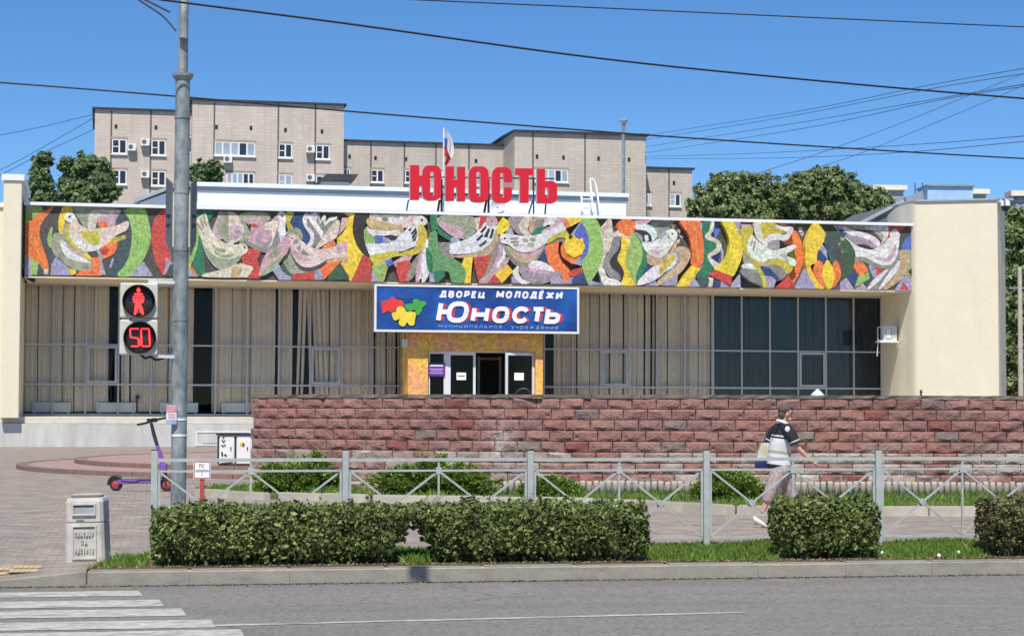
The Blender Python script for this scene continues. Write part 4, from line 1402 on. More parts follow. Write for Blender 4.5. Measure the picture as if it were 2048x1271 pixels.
SEG.append((920, 420, '''
*S 0,110 200,130 245,250 170,385 60,435 30,280
C 200,130 300,110 270,300 245,320
R 295,90 400,90 360,220 265,305
R 500,90 610,90 540,255
*N -140,690 0,680 180,640 340,580 450,480 510,330 542,300 552,420 500,560 430,682 300,700 150,702 0,712
*W -150,520 0,478 170,400 290,290 380,190 525,240 502,330 442,490 330,582 180,642 0,652 -150,655 -165,600
K 288,342 380,233 374,270 312,347
K 343,412 410,283 427,283 387,412
K 430,432 468,288 492,288 452,432
K 223,462 332,358 322,392 252,462
K 263,547 392,453 372,492 290,547
*P 380,195 400,115 500,108 542,190 500,238 420,238
e 460,170,15
*A 430,702 500,580 580,400 612,395 580,560 520,740 420,940 290,1060 370,900
Y 540,355 540,250 630,120 745,210 700,290 580,372
Y 60,708 172,708 150,900 140,1095 55,1095 92,940 20,820
R 190,720 442,680 430,760 300,1045 258,1045 220,880
*P 588,515 652,538 642,700 715,720 680,800 560,920 420,1075 270,1075 420,940 530,740
*W 640,540 668,620 650,702 590,790 538,865 560,790 630,680
R 415,1075 500,965 595,1090 415,1090
Y 518,972 690,818 772,920 610,1090
V 740,255 795,385 650,372 700,300
*M 715,130 905,110 860,260 905,372 790,300
*C 868,260 950,115 1055,115 1000,230 990,300 1045,405 950,382
*N 1010,220 1080,130 1265,130 1220,270 1080,350 1038,355
*A 1100,180 1230,150 1200,260 1100,300
*E 1055,355 1150,280 1285,255 1220,330 1075,388
*P 1200,332 1320,260 1500,105 1560,140 1520,222 1370,302
*W 1228,242 1290,110 1430,110 1380,212 1290,222
*A 635,545 690,560 760,690 900,790 1050,770 1200,600 1350,480 1500,420 1612,440 1300,542 1180,702 1060,802 940,855 820,822 700,690
*N 690,540 800,610 870,700 1000,732 1125,690 1060,772 930,782 780,700
*P 798,598 950,635 1100,620 1245,528 1130,682 1000,722 860,690
*W 600,380 650,368 760,380 900,397 1050,400 1200,360 1400,280 1522,212 1562,382 1500,402 1380,420 1270,490 1200,540 1080,612 950,632 820,600 700,512 595,482
*L 1330,420 1480,350 1562,320 1605,420 1450,412 1280,505
A 730,432 850,424 850,440 738,448
A 735,480 855,470 855,486 745,498
A 770,525 850,515 855,530 790,542
*S 920,440 980,450 990,480 930,475
*S 1040,430 1100,440 1090,475 1045,465
*S 1000,520 1080,510 1070,550 1010,555
e 650,430,17
I 1165,725 1240,598 1285,640 1295,810 1180,765
*O 1275,560 1440,495 1440,640 1500,780 1622,920 1602,1050 1550,1100 1500,1000 1340,842 1288,720
*O 1500,560 1540,480 1560,620 1690,712 1822,640 1880,640 1850,720 1700,802 1600,760 1508,680
Y 1538,540 1570,425 1640,462 1680,380 1750,452 1800,415 1842,560 1792,662 1690,712 1580,652
Y 1545,120 1800,140 1770,175 1640,240 1560,285
O 1545,120 1560,285 1620,250 1600,180
*M 868,880 1000,850 1120,880 1270,890 1400,910 1510,975 1350,1042 1150,1085 980,1032 900,960
*P 960,880 1120,885 1270,905 1380,930 1250,950 1100,940
*A 900,985 980,1040 1150,1085 1370,1035 1250,1092 1080,1100 960,1055
*W 1008,850 1060,788 1150,770 1290,820 1395,922 1250,890 1120,880
*W 778,950 852,845 850,940 910,1040 1025,1088 920,1100 830,1045
V 758,990 800,1030 862,1092 770,1092
V 1340,1030 1480,1008 1545,1100 1340,1100
R 1600,962 1700,888 1800,868 1800,972 1640,1022
V 1620,1025 1680,1002 1655,1100 1560,1100
'''))
SEG.append((1140, 420, '''
*B 150,170 230,300 262,450 252,620 180,742 130,735 200,600 200,480 160,420 90,420 40,350 100,260
V 0,380 90,260 150,170 150,190 60,300 20,400
V 55,752 152,740 140,832 58,805
*G 148,140 345,140 440,320 482,560 452,760 380,920 270,1080 230,1055 160,800 252,640 265,450 220,290
R -20,990 40,920 150,870 170,930 30,1000
I 15,1045 170,935 245,1105 5,1105
*C 440,322 500,220 555,150 592,170 612,330 642,410 580,580 500,680 462,850 420,872 480,680 480,520
P 440,325 560,150 542,250 460,352
*C 640,412 700,308 790,368 892,398 872,492 760,402 730,442 680,380
*O 680,260 720,180 820,140 920,180 946,270 920,340 872,398 780,372 700,310
*A 640,412 742,430 720,560 600,700 580,800 640,900 722,970 722,1055 580,1002 488,870 488,740 570,620
*K 750,400 762,520 690,700 782,880 772,1060 740,1095 722,960 600,860 588,740 700,600
*Y 758,398 830,460 862,520 810,680 820,850 900,1010 958,1125 755,1125 790,960 760,860 688,740 740,600
*E 930,368 1060,510 1132,680 1122,820 1050,980 970,1075 960,960 1040,780 1050,600 1000,470
*G 910,348 1000,470 1052,620 1032,780 960,950 948,1090 870,960 818,820 818,660 880,480
P 940,170 1190,165 1100,232 958,232
*S 1200,200 1320,170 1500,170 1480,280 1340,402 1260,432 1272,340
A 1320,168 1560,165 1450,290 1330,402
*W 955,240 1130,232 1232,290 1265,400 1190,465 1172,370 1100,308 980,302
*V 945,338 1040,368 1085,440 1060,485 990,400
*K 968,318 1100,328 1185,420 1160,485 1070,472 1060,400
W 1090,388 1132,388 1142,462 1100,472
*N 1130,668 1250,720 1360,720 1480,620 1552,468 1562,540 1450,722 1340,822 1220,832 1140,792
*W 1050,498 1180,490 1300,440 1420,340 1490,298 1562,340 1562,420 1512,500 1430,632 1330,712 1230,702 1130,642
V 1300,420 1400,340 1420,360 1320,430
P 1170,600 1250,622 1372,600 1300,662 1220,662
e 1500,365,15
*A 1428,372 1470,450 1502,462 1440,422
C 1505,215 1592,228 1540,272
C 1600,298 1662,300 1640,342
C 1588,452 1642,440 1620,502
C 1630,380 1702,390 1680,422
*N 1558,590 1650,558 1742,600 1762,700 1702,830 1600,950 1450,1040 1270,1130 1330,1020 1500,880 1558,740
*M 1518,642 1580,618 1622,700 1580,820 1440,940 1310,1050 1500,840
*W 978,1115 1100,950 1240,850 1360,830 1450,722 1540,648 1562,720 1522,830 1390,922 1290,1012 1150,1085
*L 1330,862 1450,732 1530,680 1522,760 1400,882 1320,962
I 1130,830 1215,842 1100,932 1058,990
V 1100,1130 1250,1070 1285,1130
V 1330,1130 1585,955 1560,1130
*W 408,892 470,880 530,1012 650,1052 745,1120 490,1120 440,1002
V 245,1120 280,1060 485,1120
'''))
SEG.append((1360, 425, '''
*O -20,130 265,130 300,320 322,560 312,740 270,842 150,802 150,560 100,330
Y 150,808 272,850 200,960 100,1110 -70,1115 30,950
V 270,165 335,165 290,280
*B 330,470 365,480 350,520 325,525
*B 300,770 370,760 360,790 300,800
*E 330,150 432,150 420,260 370,340 400,400 510,430 532,500 480,570 380,620 370,690 452,800 440,880 400,960 380,1010 250,1002 210,940 290,840 330,740 330,620 340,500 330,400 300,280
*B 480,150 572,150 582,270 540,362 480,382 420,342 470,270
*B 580,520 642,590 622,690 570,762 540,772 440,680 550,622
*V 590,488 645,590 625,730 560,795 602,680 622,600
*C 438,150 472,150 460,270 420,340 450,380 540,430 580,500 550,590 430,660 440,700 560,800 500,840 420,740 380,650 460,590 520,530 500,450 370,402 350,350 410,280
*T 890,420 922,560 912,800 840,970 740,1065 738,960 820,850 888,660
*Y 605,140 775,140 852,320 902,500 882,680 820,840 742,955 600,902 478,852 570,800 660,700 712,540 702,380 650,240
R 480,860 742,960 730,1095 398,932
C 400,970 460,990 442,1125 388,1125
T 210,950 400,1010 380,1125 255,1125
V 180,978 260,1125 90,1125
I 470,1000 580,1040 570,1125 460,1125
V 580,1040 715,1125 570,1125
V 860,935 866,1125 725,1125 760,1060
V 780,150 862,150 862,332
P 870,185 1032,195 1012,250 895,262
*L 890,250 1032,228 1042,330 990,420 960,560 1002,642 940,652 908,500 885,380
*S 920,600 1000,680 1100,760 1182,802 1000,792 928,772
*C 1085,165 1172,165 1190,330 1222,482 1130,402 1078,280
*W 1160,165 1192,210 1232,420 1220,502 1180,350
*L 1180,170 1380,180 1545,300 1400,322 1260,352 1230,412 1200,330
*O 1480,165 1640,210 1740,300 1802,420 1832,620 1802,850 1702,1040 1668,1130 1588,930 1690,750 1712,600 1692,500 1600,490 1545,420 1642,260
*L 998,650 1100,730 1250,742 1380,700 1500,720 1645,810 1560,925 1440,800 1280,772 1150,792 1040,722
P 1150,792 1300,768 1345,790 1200,812
*A 1188,812 1380,790 1470,830 1555,922 1450,1015 1350,880 1270,822
*L 1440,640 1695,555 1702,695 1560,652
*W 1040,350 1080,400 1200,500 1350,560 1500,550 1652,498 1692,530 1550,612 1430,642 1560,668 1682,720 1662,802 1500,702 1330,692 1200,742 1060,692 990,600 978,480
M 1008,502 1045,408 1052,420 1025,522
M 1048,572 1075,438 1088,450 1065,582
*M 1268,482 1340,420 1432,420 1432,555 1290,545
*W 1388,195 1500,228 1645,238 1602,360 1540,422 1440,410 1300,430 1240,542 1208,502 1270,370 1380,330 1540,342 1562,290 1460,260
R 1588,940 1685,1135 1395,1135
*W 918,788 1000,778 1100,800 1172,850 1140,882 1040,860 918,852
*A 878,902 920,850 1040,860 1130,890 1202,1000 1222,1095 1060,1042 960,982
*L 1055,778 1150,810 1220,920 1272,1060 1275,1135 1218,1135 1190,1000 1130,882
*I 1168,820 1260,830 1360,900 1435,1012 1370,1015 1240,952 1200,880
V 1240,952 1330,970 1392,1022 1360,1130 1268,1130
'''))
SEG.append((1590, 425, '''
V 120,850 200,1000 310,1155 -30,1155 60,1000
C 50,230 100,220 112,280 70,292
C 80,320 130,300 110,350
*Y 250,170 320,200 432,370 370,460 320,570 290,742 200,780 193,850 270,1000 405,1145 300,1145 190,980 133,830 122,650 122,480 180,300
V 370,490 420,560 442,720 410,690 320,570
*I 318,580 400,660 432,712 370,755 293,722
*T 440,330 500,400 560,600 582,722 500,745 450,600 400,440
*D 480,185 580,190 680,320 800,420 882,530 912,640 882,830 760,952 635,1015 720,850 700,620 600,400
S 680,380 730,378 742,410 690,412
S 640,460 692,458 660,482
S 690,570 722,580 710,602
*O 258,800 310,728 382,790 350,900 372,1000 402,1140 300,1022 248,920
*O 560,728 612,800 637,930 590,1052 515,1120 540,950 518,820
*Y 440,722 512,830 532,970 490,1145 440,1145 378,970 380,860
V 770,978 885,1150 550,1150
I 780,980 880,858 942,960 890,1105
V 1010,1060 1095,1150 890,1150
T 1020,740 1110,800 1195,980 1080,1115 1030,1060 1112,980 1100,870
O 900,742 1000,732 1092,860 970,952 878,820
G 950,960 1102,888 1112,980 888,1115
V 1110,758 1205,830 1222,962 1170,962 1110,812
R 1198,818 1335,830 1230,932
V 575,195 690,195 742,290 690,352 640,270
I 650,258 720,258 732,342 680,342
*S 700,190 1370,190 1392,300 1300,400 1250,350 1150,270 900,240
*M 758,330 900,340 1100,390 1190,500 1235,535 1050,492 900,470 820,400
*W 715,215 850,260 1000,300 1130,340 1252,430 1268,525 1200,482 1130,410 980,360 800,320
*W 1045,228 1370,210 1402,300 1372,420 1288,485 1330,360 1280,280
*K 940,480 1060,488 1135,530 1112,558 1000,532
R 1385,190 1660,190 1520,300 1420,330 1290,505 1268,505 1380,390 1410,280
*A 910,660 1050,670 1220,760 1390,790 1500,712 1552,560 1565,650 1480,782 1380,832 1180,802 1050,742 910,732
*A 1378,842 1500,782 1565,700 1540,800 1440,980 1280,1150 1100,1150 1300,960
*W 1150,560 1290,500 1400,400 1440,360 1545,380 1532,560 1490,702 1380,782 1220,752 1050,660 918,652 900,580 820,440 745,365 900,490 1020,540
*W 1420,340 1440,280 1500,252 1562,330 1530,392 1450,408
*P 1488,480 1502,560 1430,702 1340,732 1200,670 1330,690 1420,640
*W 1372,848 1320,940 1180,1080 1080,1150 1180,1000
*W 1562,718 1520,860 1400,1012 1255,1150 1340,1000 1460,840
*S 1568,592 1640,540 1760,540 1765,985 1650,962 1702,760 1682,612
*N 1568,590 1682,608 1692,750 1620,950 1430,1105 1320,1150 1480,960 1570,760
B 1588,542 1640,410 1722,342 1760,400 1760,542
V 1620,960 1780,1005 1790,1160 1490,1160
R 1565,1145 1620,1048 1705,1155
K 1698,880 1755,800 1755,985
'''))
# ------------------------------------------------------------------ the palace: frieze, glazing, wings
pal_ = thing('youth_palace', 'long cream single-storey palace with a bird mosaic frieze above curtained glazing', 'building', B.M)
U0 = 0.0
U1 = B.hit(1827, 580, 0).x
ZB = (B.hit(45, 553, 0).z + B.hit(1820, 580, 0).z) / 2
ZT = (B.hit(45, 409, 0).z + B.hit(1820, 454, 0).z) / 2
GY = 3.8
frz = MB().box(U0, U1, 0, .25, ZB, ZT).build('frieze', M['mosaic'], pal_, color=(.085, .078, .07))
GS = .03
HM = np.zeros((int(42 / GS), int(14 / GS)), int)
cnt = 0
for ox, oy, txt in SEG:
    for ln in txt.strip().splitlines():
        key, rest = ln.split(' ', 1)
        sm = key.startswith('*')
        key = key.strip('*')
        if key == 'e':
            cx_, cy_, r_ = [float(q) for q in rest.split(',')]
            pts = circ(cx_, cy_, r_, 8)
            name = 'bird_eye'
            key = 'K'
        else:
            pts = [tuple(float(q) for q in s.split(',')) for s in rest.split()]
            if sm:
                pts = catmull(pts, 4)
            name = 'mosaic_piece'
        loc = []
        for x_, y_ in pts:
            h_ = B.hit(ox + x_ / 7.475, oy + y_ / 7.475, 0)
            q = (min(U1 - .01, max(U0 + .01, h_.x)), min(ZT - .004, max(ZB + .004, h_.z)))
            if not loc or (abs(q[0] - loc[-1][0]) + abs(q[1] - loc[-1][1])) > .004:
                loc.append(q)
        if len(loc) < 3:
            continue
        ar = sum(loc[i - 1][0] * loc[i][1] - loc[i][0] * loc[i - 1][1] for i in range(len(loc)))
        if ar < 0:
            loc.reverse()
        nl = len(loc)
        if name == 'mosaic_piece':      # grow a little so that neighbours meet
            g_ = []
            for i in range(nl):
                p0, p1, p2 = loc[i - 1], loc[i], loc[(i + 1) % nl]
                ex, ez = p2[0] - p0[0], p2[1] - p0[1]
                el_ = math.hypot(ex, ez) + 1e-6
                g_.append((min(U1 - .01, max(U0 + .01, p1[0] + ez / el_ * .022)), min(ZT - .004, max(ZB + .004, p1[1] - ex / el_ * .022))))
            loc = g_
        bb = (min(p[0] for p in loc), max(p[0] for p in loc), min(p[1] for p in loc), max(p[1] for p in loc))
        i0, i1, j0, j1 = max(0, int(bb[0] / GS) - 2), int(bb[1] / GS) + 3, int(bb[2] / GS) - 2, int(bb[3] / GS) + 3
        gi, gj = np.meshgrid(np.arange(i0, i1), np.arange(j0, j1), indexing='ij')
        msk = inpoly((gi.ravel() + .5) * GS, (gj.ravel() + .5) * GS, loc).reshape(gi.shape)
        for p_ in loc:
            msk[int(p_[0] / GS) - i0, int(p_[1] / GS) - j0] = True
        dm_ = msk.copy()
        dm_[1:] |= msk[:-1]; dm_[:-1] |= msk[1:]; dm_[:, 1:] |= msk[:, :-1]; dm_[:, :-1] |= msk[:, 1:]
        sl_ = HM[i0:i1, j0:j1]
        lv = int(sl_[dm_].max()) + 1
        sl_[dm_] = lv
        yo = -.003 * lv
        MB().prism(loc, yo, 0).build(name, M['mosaic'], frz, color=tuple(c * rng.uniform(.93, 1.07) for c in PAL[key]))
        cnt += 1
print('mosaic pieces', cnt, 'layers', HM.max())

# coping over the frieze, soffit under it, roof slab
MB().box(U0 - .05, U1 + .06, -.20, .5, ZT + .002, ZT + .13).build('coping', M['coping'], pal_, bevel=.01)
MB().add([(U0 - .05, -.20, ZT + .133), (U1 + .06, -.20, ZT + .133), (U1 + .06, 1.3, ZT + .30), (U0 - .05, 1.3, ZT + .30)], [(0, 1, 2, 3)]).build('roof_flashing', M['copinggrey'], pal_)
MB().box(U0, U1, .004, GY + .1, ZB - .06, ZB - .002).build('soffit', M['soffit'], pal_)
MB().box(U0 - .3, U1 + 1, .5, 34, ZT - .2, ZT + .12).build('roof', M['roofgrey'], pal_)

# plinth
PZ = .95
Ux = B.hit(506, 860, -.5).x + 14
MB().box(-16, Ux + 20, -.5, GY, -.2, PZ).build('plinth', M['plinth'], pal_)
MB().box(-16, Ux + 20, -.15, GY + .2, PZ + .003, 1.24).build('plinth_ledge', M['plinthtop'], pal_, bevel=.02)
ga, gb = B.hit(392, 862, -.5), B.hit(500, 893, -.5)
vent = MB().frame(ga.x, gb.x, .04, ga.z, .05, -.53, -.49).build('service_hatch', M['whiteplastic'], pal_)
for q in range(9):
    x_ = ga.x + .3 + q * .11
    MB().box(x_, x_ + .07, -.515, -.49, .09, .15).build('hatch_slot', M['grime'], vent)

# glazing
GL = B.hit(40, 700, GY).x
GPL = B.hit(806, 720, GY).x
GPR = B.hit(1088, 720, GY).x
GD = B.hit(1424, 700, GY).x
GR = B.hit(1762, 700, GY).x
zt = 1.26; z3 = ZB - .06
z1 = (B.hit(45, 767, GY).z + B.hit(1700, 777, GY).z) / 2
z2 = (B.hit(45, 687, GY).z + B.hit(1700, 704, GY).z) / 2
mull = {}
def glazed_wall(name, ua, ub, n, opens, pane):
    g = bpy.data.objects.new(name, None); C.objects.link(g); g.parent = pal_
    xs_ = [ua + (ub - ua) * i / n for i in range(n + 1)]
    for i, x_ in enumerate(xs_):
        MB().box(x_ - .035, x_ + .035, GY - .06, GY + .06, zt, z3).build('mullion', M['alu'], g)
    for i in range(n):
        a, b = xs_[i] + .036, xs_[i + 1] - .036
        for z_, w_ in ((zt + .05, .05), (z1, .04), (z2, .035), (z3 - .04, .04)):
            MB().box(a, b, GY - .05, GY + .05, z_ - w_, z_ + w_).build('transom', M['alu'], g)
        for za, zb_ in ((zt + .1, z1 - .04), (z1 + .04, z2 - .035), (z2 + .035, z3 - .08)):
            MB().box(a, b, GY - .004, GY + .004, za, zb_).build('pane', pane, g)
        if i in opens:
            MB().frame(a + .02, b - .02, z1 + .06, z2 - .05, .10, GY - .085, GY - .052).build('opening_sash', M['alu'], g)
    return xs_
glL = glazed_wall('left_glazing', GL, GPL, 12, (2, 9), M['glass'])
glM = glazed_wall('middle_glazing', GPR, GD, 6, (2,), M['glass'])
glR = glazed_wall('right_glazing', GD + .05, GR, 6, (3,), M['glassdark'])

# room behind the glass
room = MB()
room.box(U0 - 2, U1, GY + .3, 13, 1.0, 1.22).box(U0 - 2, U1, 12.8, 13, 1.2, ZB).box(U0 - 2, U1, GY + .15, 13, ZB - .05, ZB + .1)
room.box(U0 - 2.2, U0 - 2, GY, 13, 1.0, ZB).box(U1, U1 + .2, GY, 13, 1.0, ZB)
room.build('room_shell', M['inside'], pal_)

# portal round the doors
PF = .42
pa, pb = B.hit(816, 760, PF).x, B.hit(1086, 760, PF).x
oa, ob = B.hit(856, 760, PF).x, B.hit(1071, 760, PF).x
ptop = ZB - .1
pdoor = B.hit(960, 702, PF).z
MB().box(pa, oa, PF, PF + 1.7, 1.22, pdoor).box(ob, pb, PF, PF + 1.7, 1.22, pdoor).box(pa, pb, PF + .002, PF + 1.7, pdoor + .001, ptop).build('door_surround', M['portal'], pal_)
# doors
dr = bpy.data.objects.new('entrance', None); C.objects.link(dr); dr.parent = pal_
dy = PF + .25
def leaf(x0, x1, y, name='door_leaf', ang=0.0, w=.11, hinge=None):
    mx = None
    o = MB().frame(x0, x1, 1.26, pdoor - .06, w, y - .03, y + .03).build(name, M['doorwhite'], dr)
    return o
xa = B.hit(857, 740, dy).x; xb = B.hit(890, 740, dy).x; xc = B.hit(896, 740, dy).x; xd = B.hit(951, 740, dy).x; xe = B.hit(1009, 740, dy).x; xf = B.hit(1068, 740, dy).x
leaf(xa, xb, dy, 'side_light', w=.06)
MB().box(xb + .003, xc - .003, dy - .05, dy + .05, 1.26, pdoor - .02).build('door_post', M['doorwhite'], dr)
d1 = leaf(xc, xd, dy)
MB().box(xa + .06, xb - .06, dy - .004, dy + .004, 1.3, pdoor - .12).build('door_pane', M['glassdoor'], dr)
MB().box(xc + .11, xd - .11, dy - .004, dy + .004, 1.37, pdoor - .17).build('door_pane', M['glassdoor'], dr)
# right leaf swung open towards the street
ax, ay = xf, dy
bx_, by_ = B.hit(1011, 740, PF - .25).x, PF - .25
Lf = math.hypot(bx_ - ax, by_ - ay)
an = math.atan2(by_ - ay, bx_ - ax)
Ml = Matrix.Translation((ax, ay, 0)) @ Matrix.Rotation(an, 4, 'Z')
o = MB().frame(0, Lf, 1.26, pdoor - .06, .11, -.03, .03).build('door_leaf', M['doorwhite'], dr, M=Ml)
MB().box(.11, Lf - .11, -.004, .004, 1.37, pdoor - .17).build('door_pane', M['glassdoor'], dr, M=Ml)
MB().box(xa, xf, dy - .03, dy + .03, pdoor - .055, pdoor - .003).build('door_head', M['doorwhite'], dr)
# inner lobby
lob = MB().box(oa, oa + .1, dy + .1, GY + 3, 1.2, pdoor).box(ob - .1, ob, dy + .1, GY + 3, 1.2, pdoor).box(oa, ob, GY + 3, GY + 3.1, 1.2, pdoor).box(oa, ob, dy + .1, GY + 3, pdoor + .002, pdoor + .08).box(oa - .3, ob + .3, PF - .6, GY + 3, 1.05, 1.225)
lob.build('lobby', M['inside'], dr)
for px in (957, 1000):
    x_ = B.hit(px, 740, GY + 1).x
    MB().box(x_ - .05, x_ + .05, GY + .95, GY + 1.05, 1.23, pdoor - .1).build('inner_door_post', M['alu'], dr)
x0_, x1_ = B.hit(957, 740, GY + 1).x, B.hit(1000, 740, GY + 1).x
MB().box(x0_, x1_, GY + .97, GY + 1.03, pdoor - .25, pdoor - .17).build('inner_door_head', M['alu'], dr)

# notices on the doors: things of their own
def notice(name, label, px0, px1, py0, py1, y, mat, lines=()):
    a, b = B.hit(px0, py0, y), B.hit(px1, py1, y)
    t = thing(name, label, 'notice', B.M)
    MB().box(a.x, b.x, y - .012, y, b.z, a.z).build('sheet', mat, t)
    for fx0, fx1, fz0, fz1, lm in lines:
        MB().box(a.x + (b.x - a.x) * fx0, a.x + (b.x - a.x) * fx1, y - .018, y - .012, a.z + (b.z - a.z) * fz1, a.z + (b.z - a.z) * fz0).build('print', lm, t)
notice('purple_notice', 'purple notice with pale lines fixed left of the entrance doors', 855.5, 890, 725, 752, dy - .08, M['purplesign'], ((.12, .88, .16, .26, M['signwhite']), (.1, .9, .42, .5, M['lilac']), (.15, .85, .56, .63, M['lilac']), (.1, .9, .72, .8, M['lilac'])))
notice('paper_notice', 'white paper with one dark bar on the closed door leaf', 913, 932, 744.5, 759.5, dy - .06, M['paper'], ((.15, .85, .4, .52, M['black']),))
notice('paper_notice', 'blank white paper on the open right door leaf', 1028.5, 1047.5, 745, 760, PF - .12, M['paper'])
# loudspeaker bracket left of the portal
p = B.hit(812, 682, PF - .15)
t = thing('wall_speaker', 'small beige wall box beside the top left of the door surround', 'speaker', B.M)
MB().box(p.x - .14, p.x + .1, PF - .1, PF + .2, p.z - .25, p.z + .1).build('housing', M['tlbox'], t, bevel=.02)
MB().bar((p.x, PF + .1, p.z + .1), (p.x, PF + .1, p.z + .4), .05).build('bracket', M['blackmetal'], t)

# curtains
def curtain(label, ua, ub, mat, seed, zbot=1.45, gap=.05, spots=(), y=GY + .26, tied=False):
    r = random.Random(seed)
    t = thing('curtain', label, 'curtain', B.M, 'curtains behind the glazing')
    x = ua
    while x < ub - .08:
        w = r.uniform(.22, .75)
        w = min(w, ub - x)
        skip = False
        for s0, s1 in spots:
            if s0 < x + w / 2 < s1:
                skip = True
        if not skip and w > .06:
            nst = max(4, int(w / .035))
            ph = r.uniform(0, 6); per = r.uniform(.14, .24)
            rings = []
            for zi, z_ in enumerate((zbot, 2.6, 4.2, 5.6, z3 - .02)):
                tz = zi / 4
                row = []
                for q in range(nst + 1):
                    s = q / nst
                    xx = x + w * s + .02 * math.sin(tz * 5 + seed) * (1 - tz)
                    yy = y + .055 * math.sin(ph + (w * s) / per * 2 * math.pi) * (1.15 - .4 * tz) + .01 * math.sin(9 * s + zi)
                    row.append((xx, yy, z_))
                rings.append(row)
            vs_ = [p_ for rr in rings for p_ in rr]
            m_ = nst + 1
            fs_ = [(i * m_ + q, i * m_ + q + 1, (i + 1) * m_ + q + 1, (i + 1) * m_ + q) for i in range(4) for q in range(nst)]
            MB().add(vs_, fs_).build('cloth', mat, t, smooth=True)
        x += w + (r.uniform(0.0, gap) if r.random() < .6 else r.uniform(gap, gap * 2.4))
    return t
ordw = ['first', 'second', 'third', 'fourth', 'fifth', 'sixth']
dk = lambda a, b: (B.hit(a, 700, GY + .38).x, B.hit(b, 700, GY + .38).x)
for i in range(6):
    ua, ub = glL[2 * i], glL[2 * i + 2]
    curtain('pleated beige curtain behind the %s pair of glazed bays counting from the left pylon' % ordw[i], ua + .02, ub - .02, M['curtain'], 20 + i, gap=.036,
            spots=(dk(222, 241), dk(396, 411), dk(598, 640)), zbot=1.45)
for i in range(3):
    ua, ub = glM[2 * i], glM[2 * i + 2]
    curtain('pleated beige curtain behind the %s pair of glazed bays right of the doorway' % ordw[i], ua + .02, ub - .02, M['curtain'], 40 + i, gap=.042, spots=(dk(1084, 1112), dk(1244, 1254)))
for i in range(3):
    ua, ub = glR[2 * i], glR[2 * i + 2]
    curtain('dark blue grey blind behind the %s pair of tinted bays at the right end' % ordw[i], ua + .02, ub - .02, M['curtaindark'], 60 + i, gap=.02)
# the tied-back curtain by the doorway glazing
t = thing('curtain', 'gathered beige curtain swept aside over a dark gap left of the signboard', 'curtain', B.M, 'curtains behind the glazing')
for q, (pt, pbm) in enumerate(((597, 590), (606, 599), (613, 622), (622, 636), (631, 646), (641, 655))):
    xt = B.hit(pt, 600, GY + .3).x; xbm = B.hit(pbm, 770, GY + .3).x
    w_ = .17
    rows = []
    for zi in range(7):
        tz = zi / 6
        xx = xbm + (xt - xbm) * tz ** .7
        z_ = 1.5 + (z3 - .03 - 1.5) * tz
        rows.append([(xx + w_ * s * (.6 + .4 * tz), GY + .16 + .03 * math.sin(s * 6 + q), z_) for s in (0, .25, .5, .75, 1)])
    vs_ = [p_ for rr in rows for p_ in rr]
    MB().add(vs_, [(i * 5 + k_, i * 5 + k_ + 1, i * 5 + k_ + 6, i * 5 + k_ + 5) for i in range(6) for k_ in range(4)]).build('fold', M['curtain'], t, smooth=True)
# radiators
for k_, (pa_, pb_) in enumerate(((64, 142), (193, 272), (319, 396), (442, 500))):
    a, b = B.hit(pa_, 805, GY + .2).x, B.hit(pb_, 805, GY + .2).x
    t = thing('radiator', 'pale green enamel panel radiator, %s from the left behind the low panes' % ordw[k_], 'radiator', B.M, 'radiators behind the glass')
    MB().box(a, b, GY + .08, GY + .14, 1.42, 1.85).build('panel', M['radiator'], t, bevel=.02)
    for q in range(2):
        x_ = a + .12 if q == 0 else b - .12
        MB().box(x_ - .03, x_ + .03, GY + .09, GY + .13, 1.23, 1.44).build('leg', M['radiator'], t)
        MB().box(x_ - .015, x_ + .015, GY + .068, GY + .079, 1.5, 1.76).build('clip', M['copinggrey'], t)
t = thing('pipe_stub', 'black bent pipe standing beside the second radiator', 'pipe', B.M)
x_ = B.hit(274, 805, GY + .12).x
MB().tube([(x_, GY + .12, 1.3), (x_, GY + .12, 1.9), (x_ + .03, GY + .12, 2.05)], .04, 8).build('tube', M['black'], t)
MB().lathe([(.09, 2.02), (.09, 2.14), (.05, 2.18)], (x_ + .03, GY + .12, 0), 10).build('knob', M['black'], t)

# left pylon
LY = -.9
lr = B.hit(40.5, 600, LY).x; ll = B.hit(4, 600, LY).x
lt = B.hit(25, 361, LY).z
MB().box(ll, lr, LY, 6, 1.18, lt).build('left_pylon', M['cream'], pal_, bevel=.03)
MB().box(ll - .08, lr + .1, LY - .08, 6, lt + .003, lt + .26).build('pylon_cap', M['coping'], pal_)
MB().box(ll - 4, ll - .003, LY + 1.2, 6, 1.2, lt - 1.0).build('left_side_wall', M['cream'], pal_)
MB().box(ll - 4, ll - .003, LY + 1.1, 6, lt - .998, lt - .8).build('side_wall_cap', M['coping'], pal_)

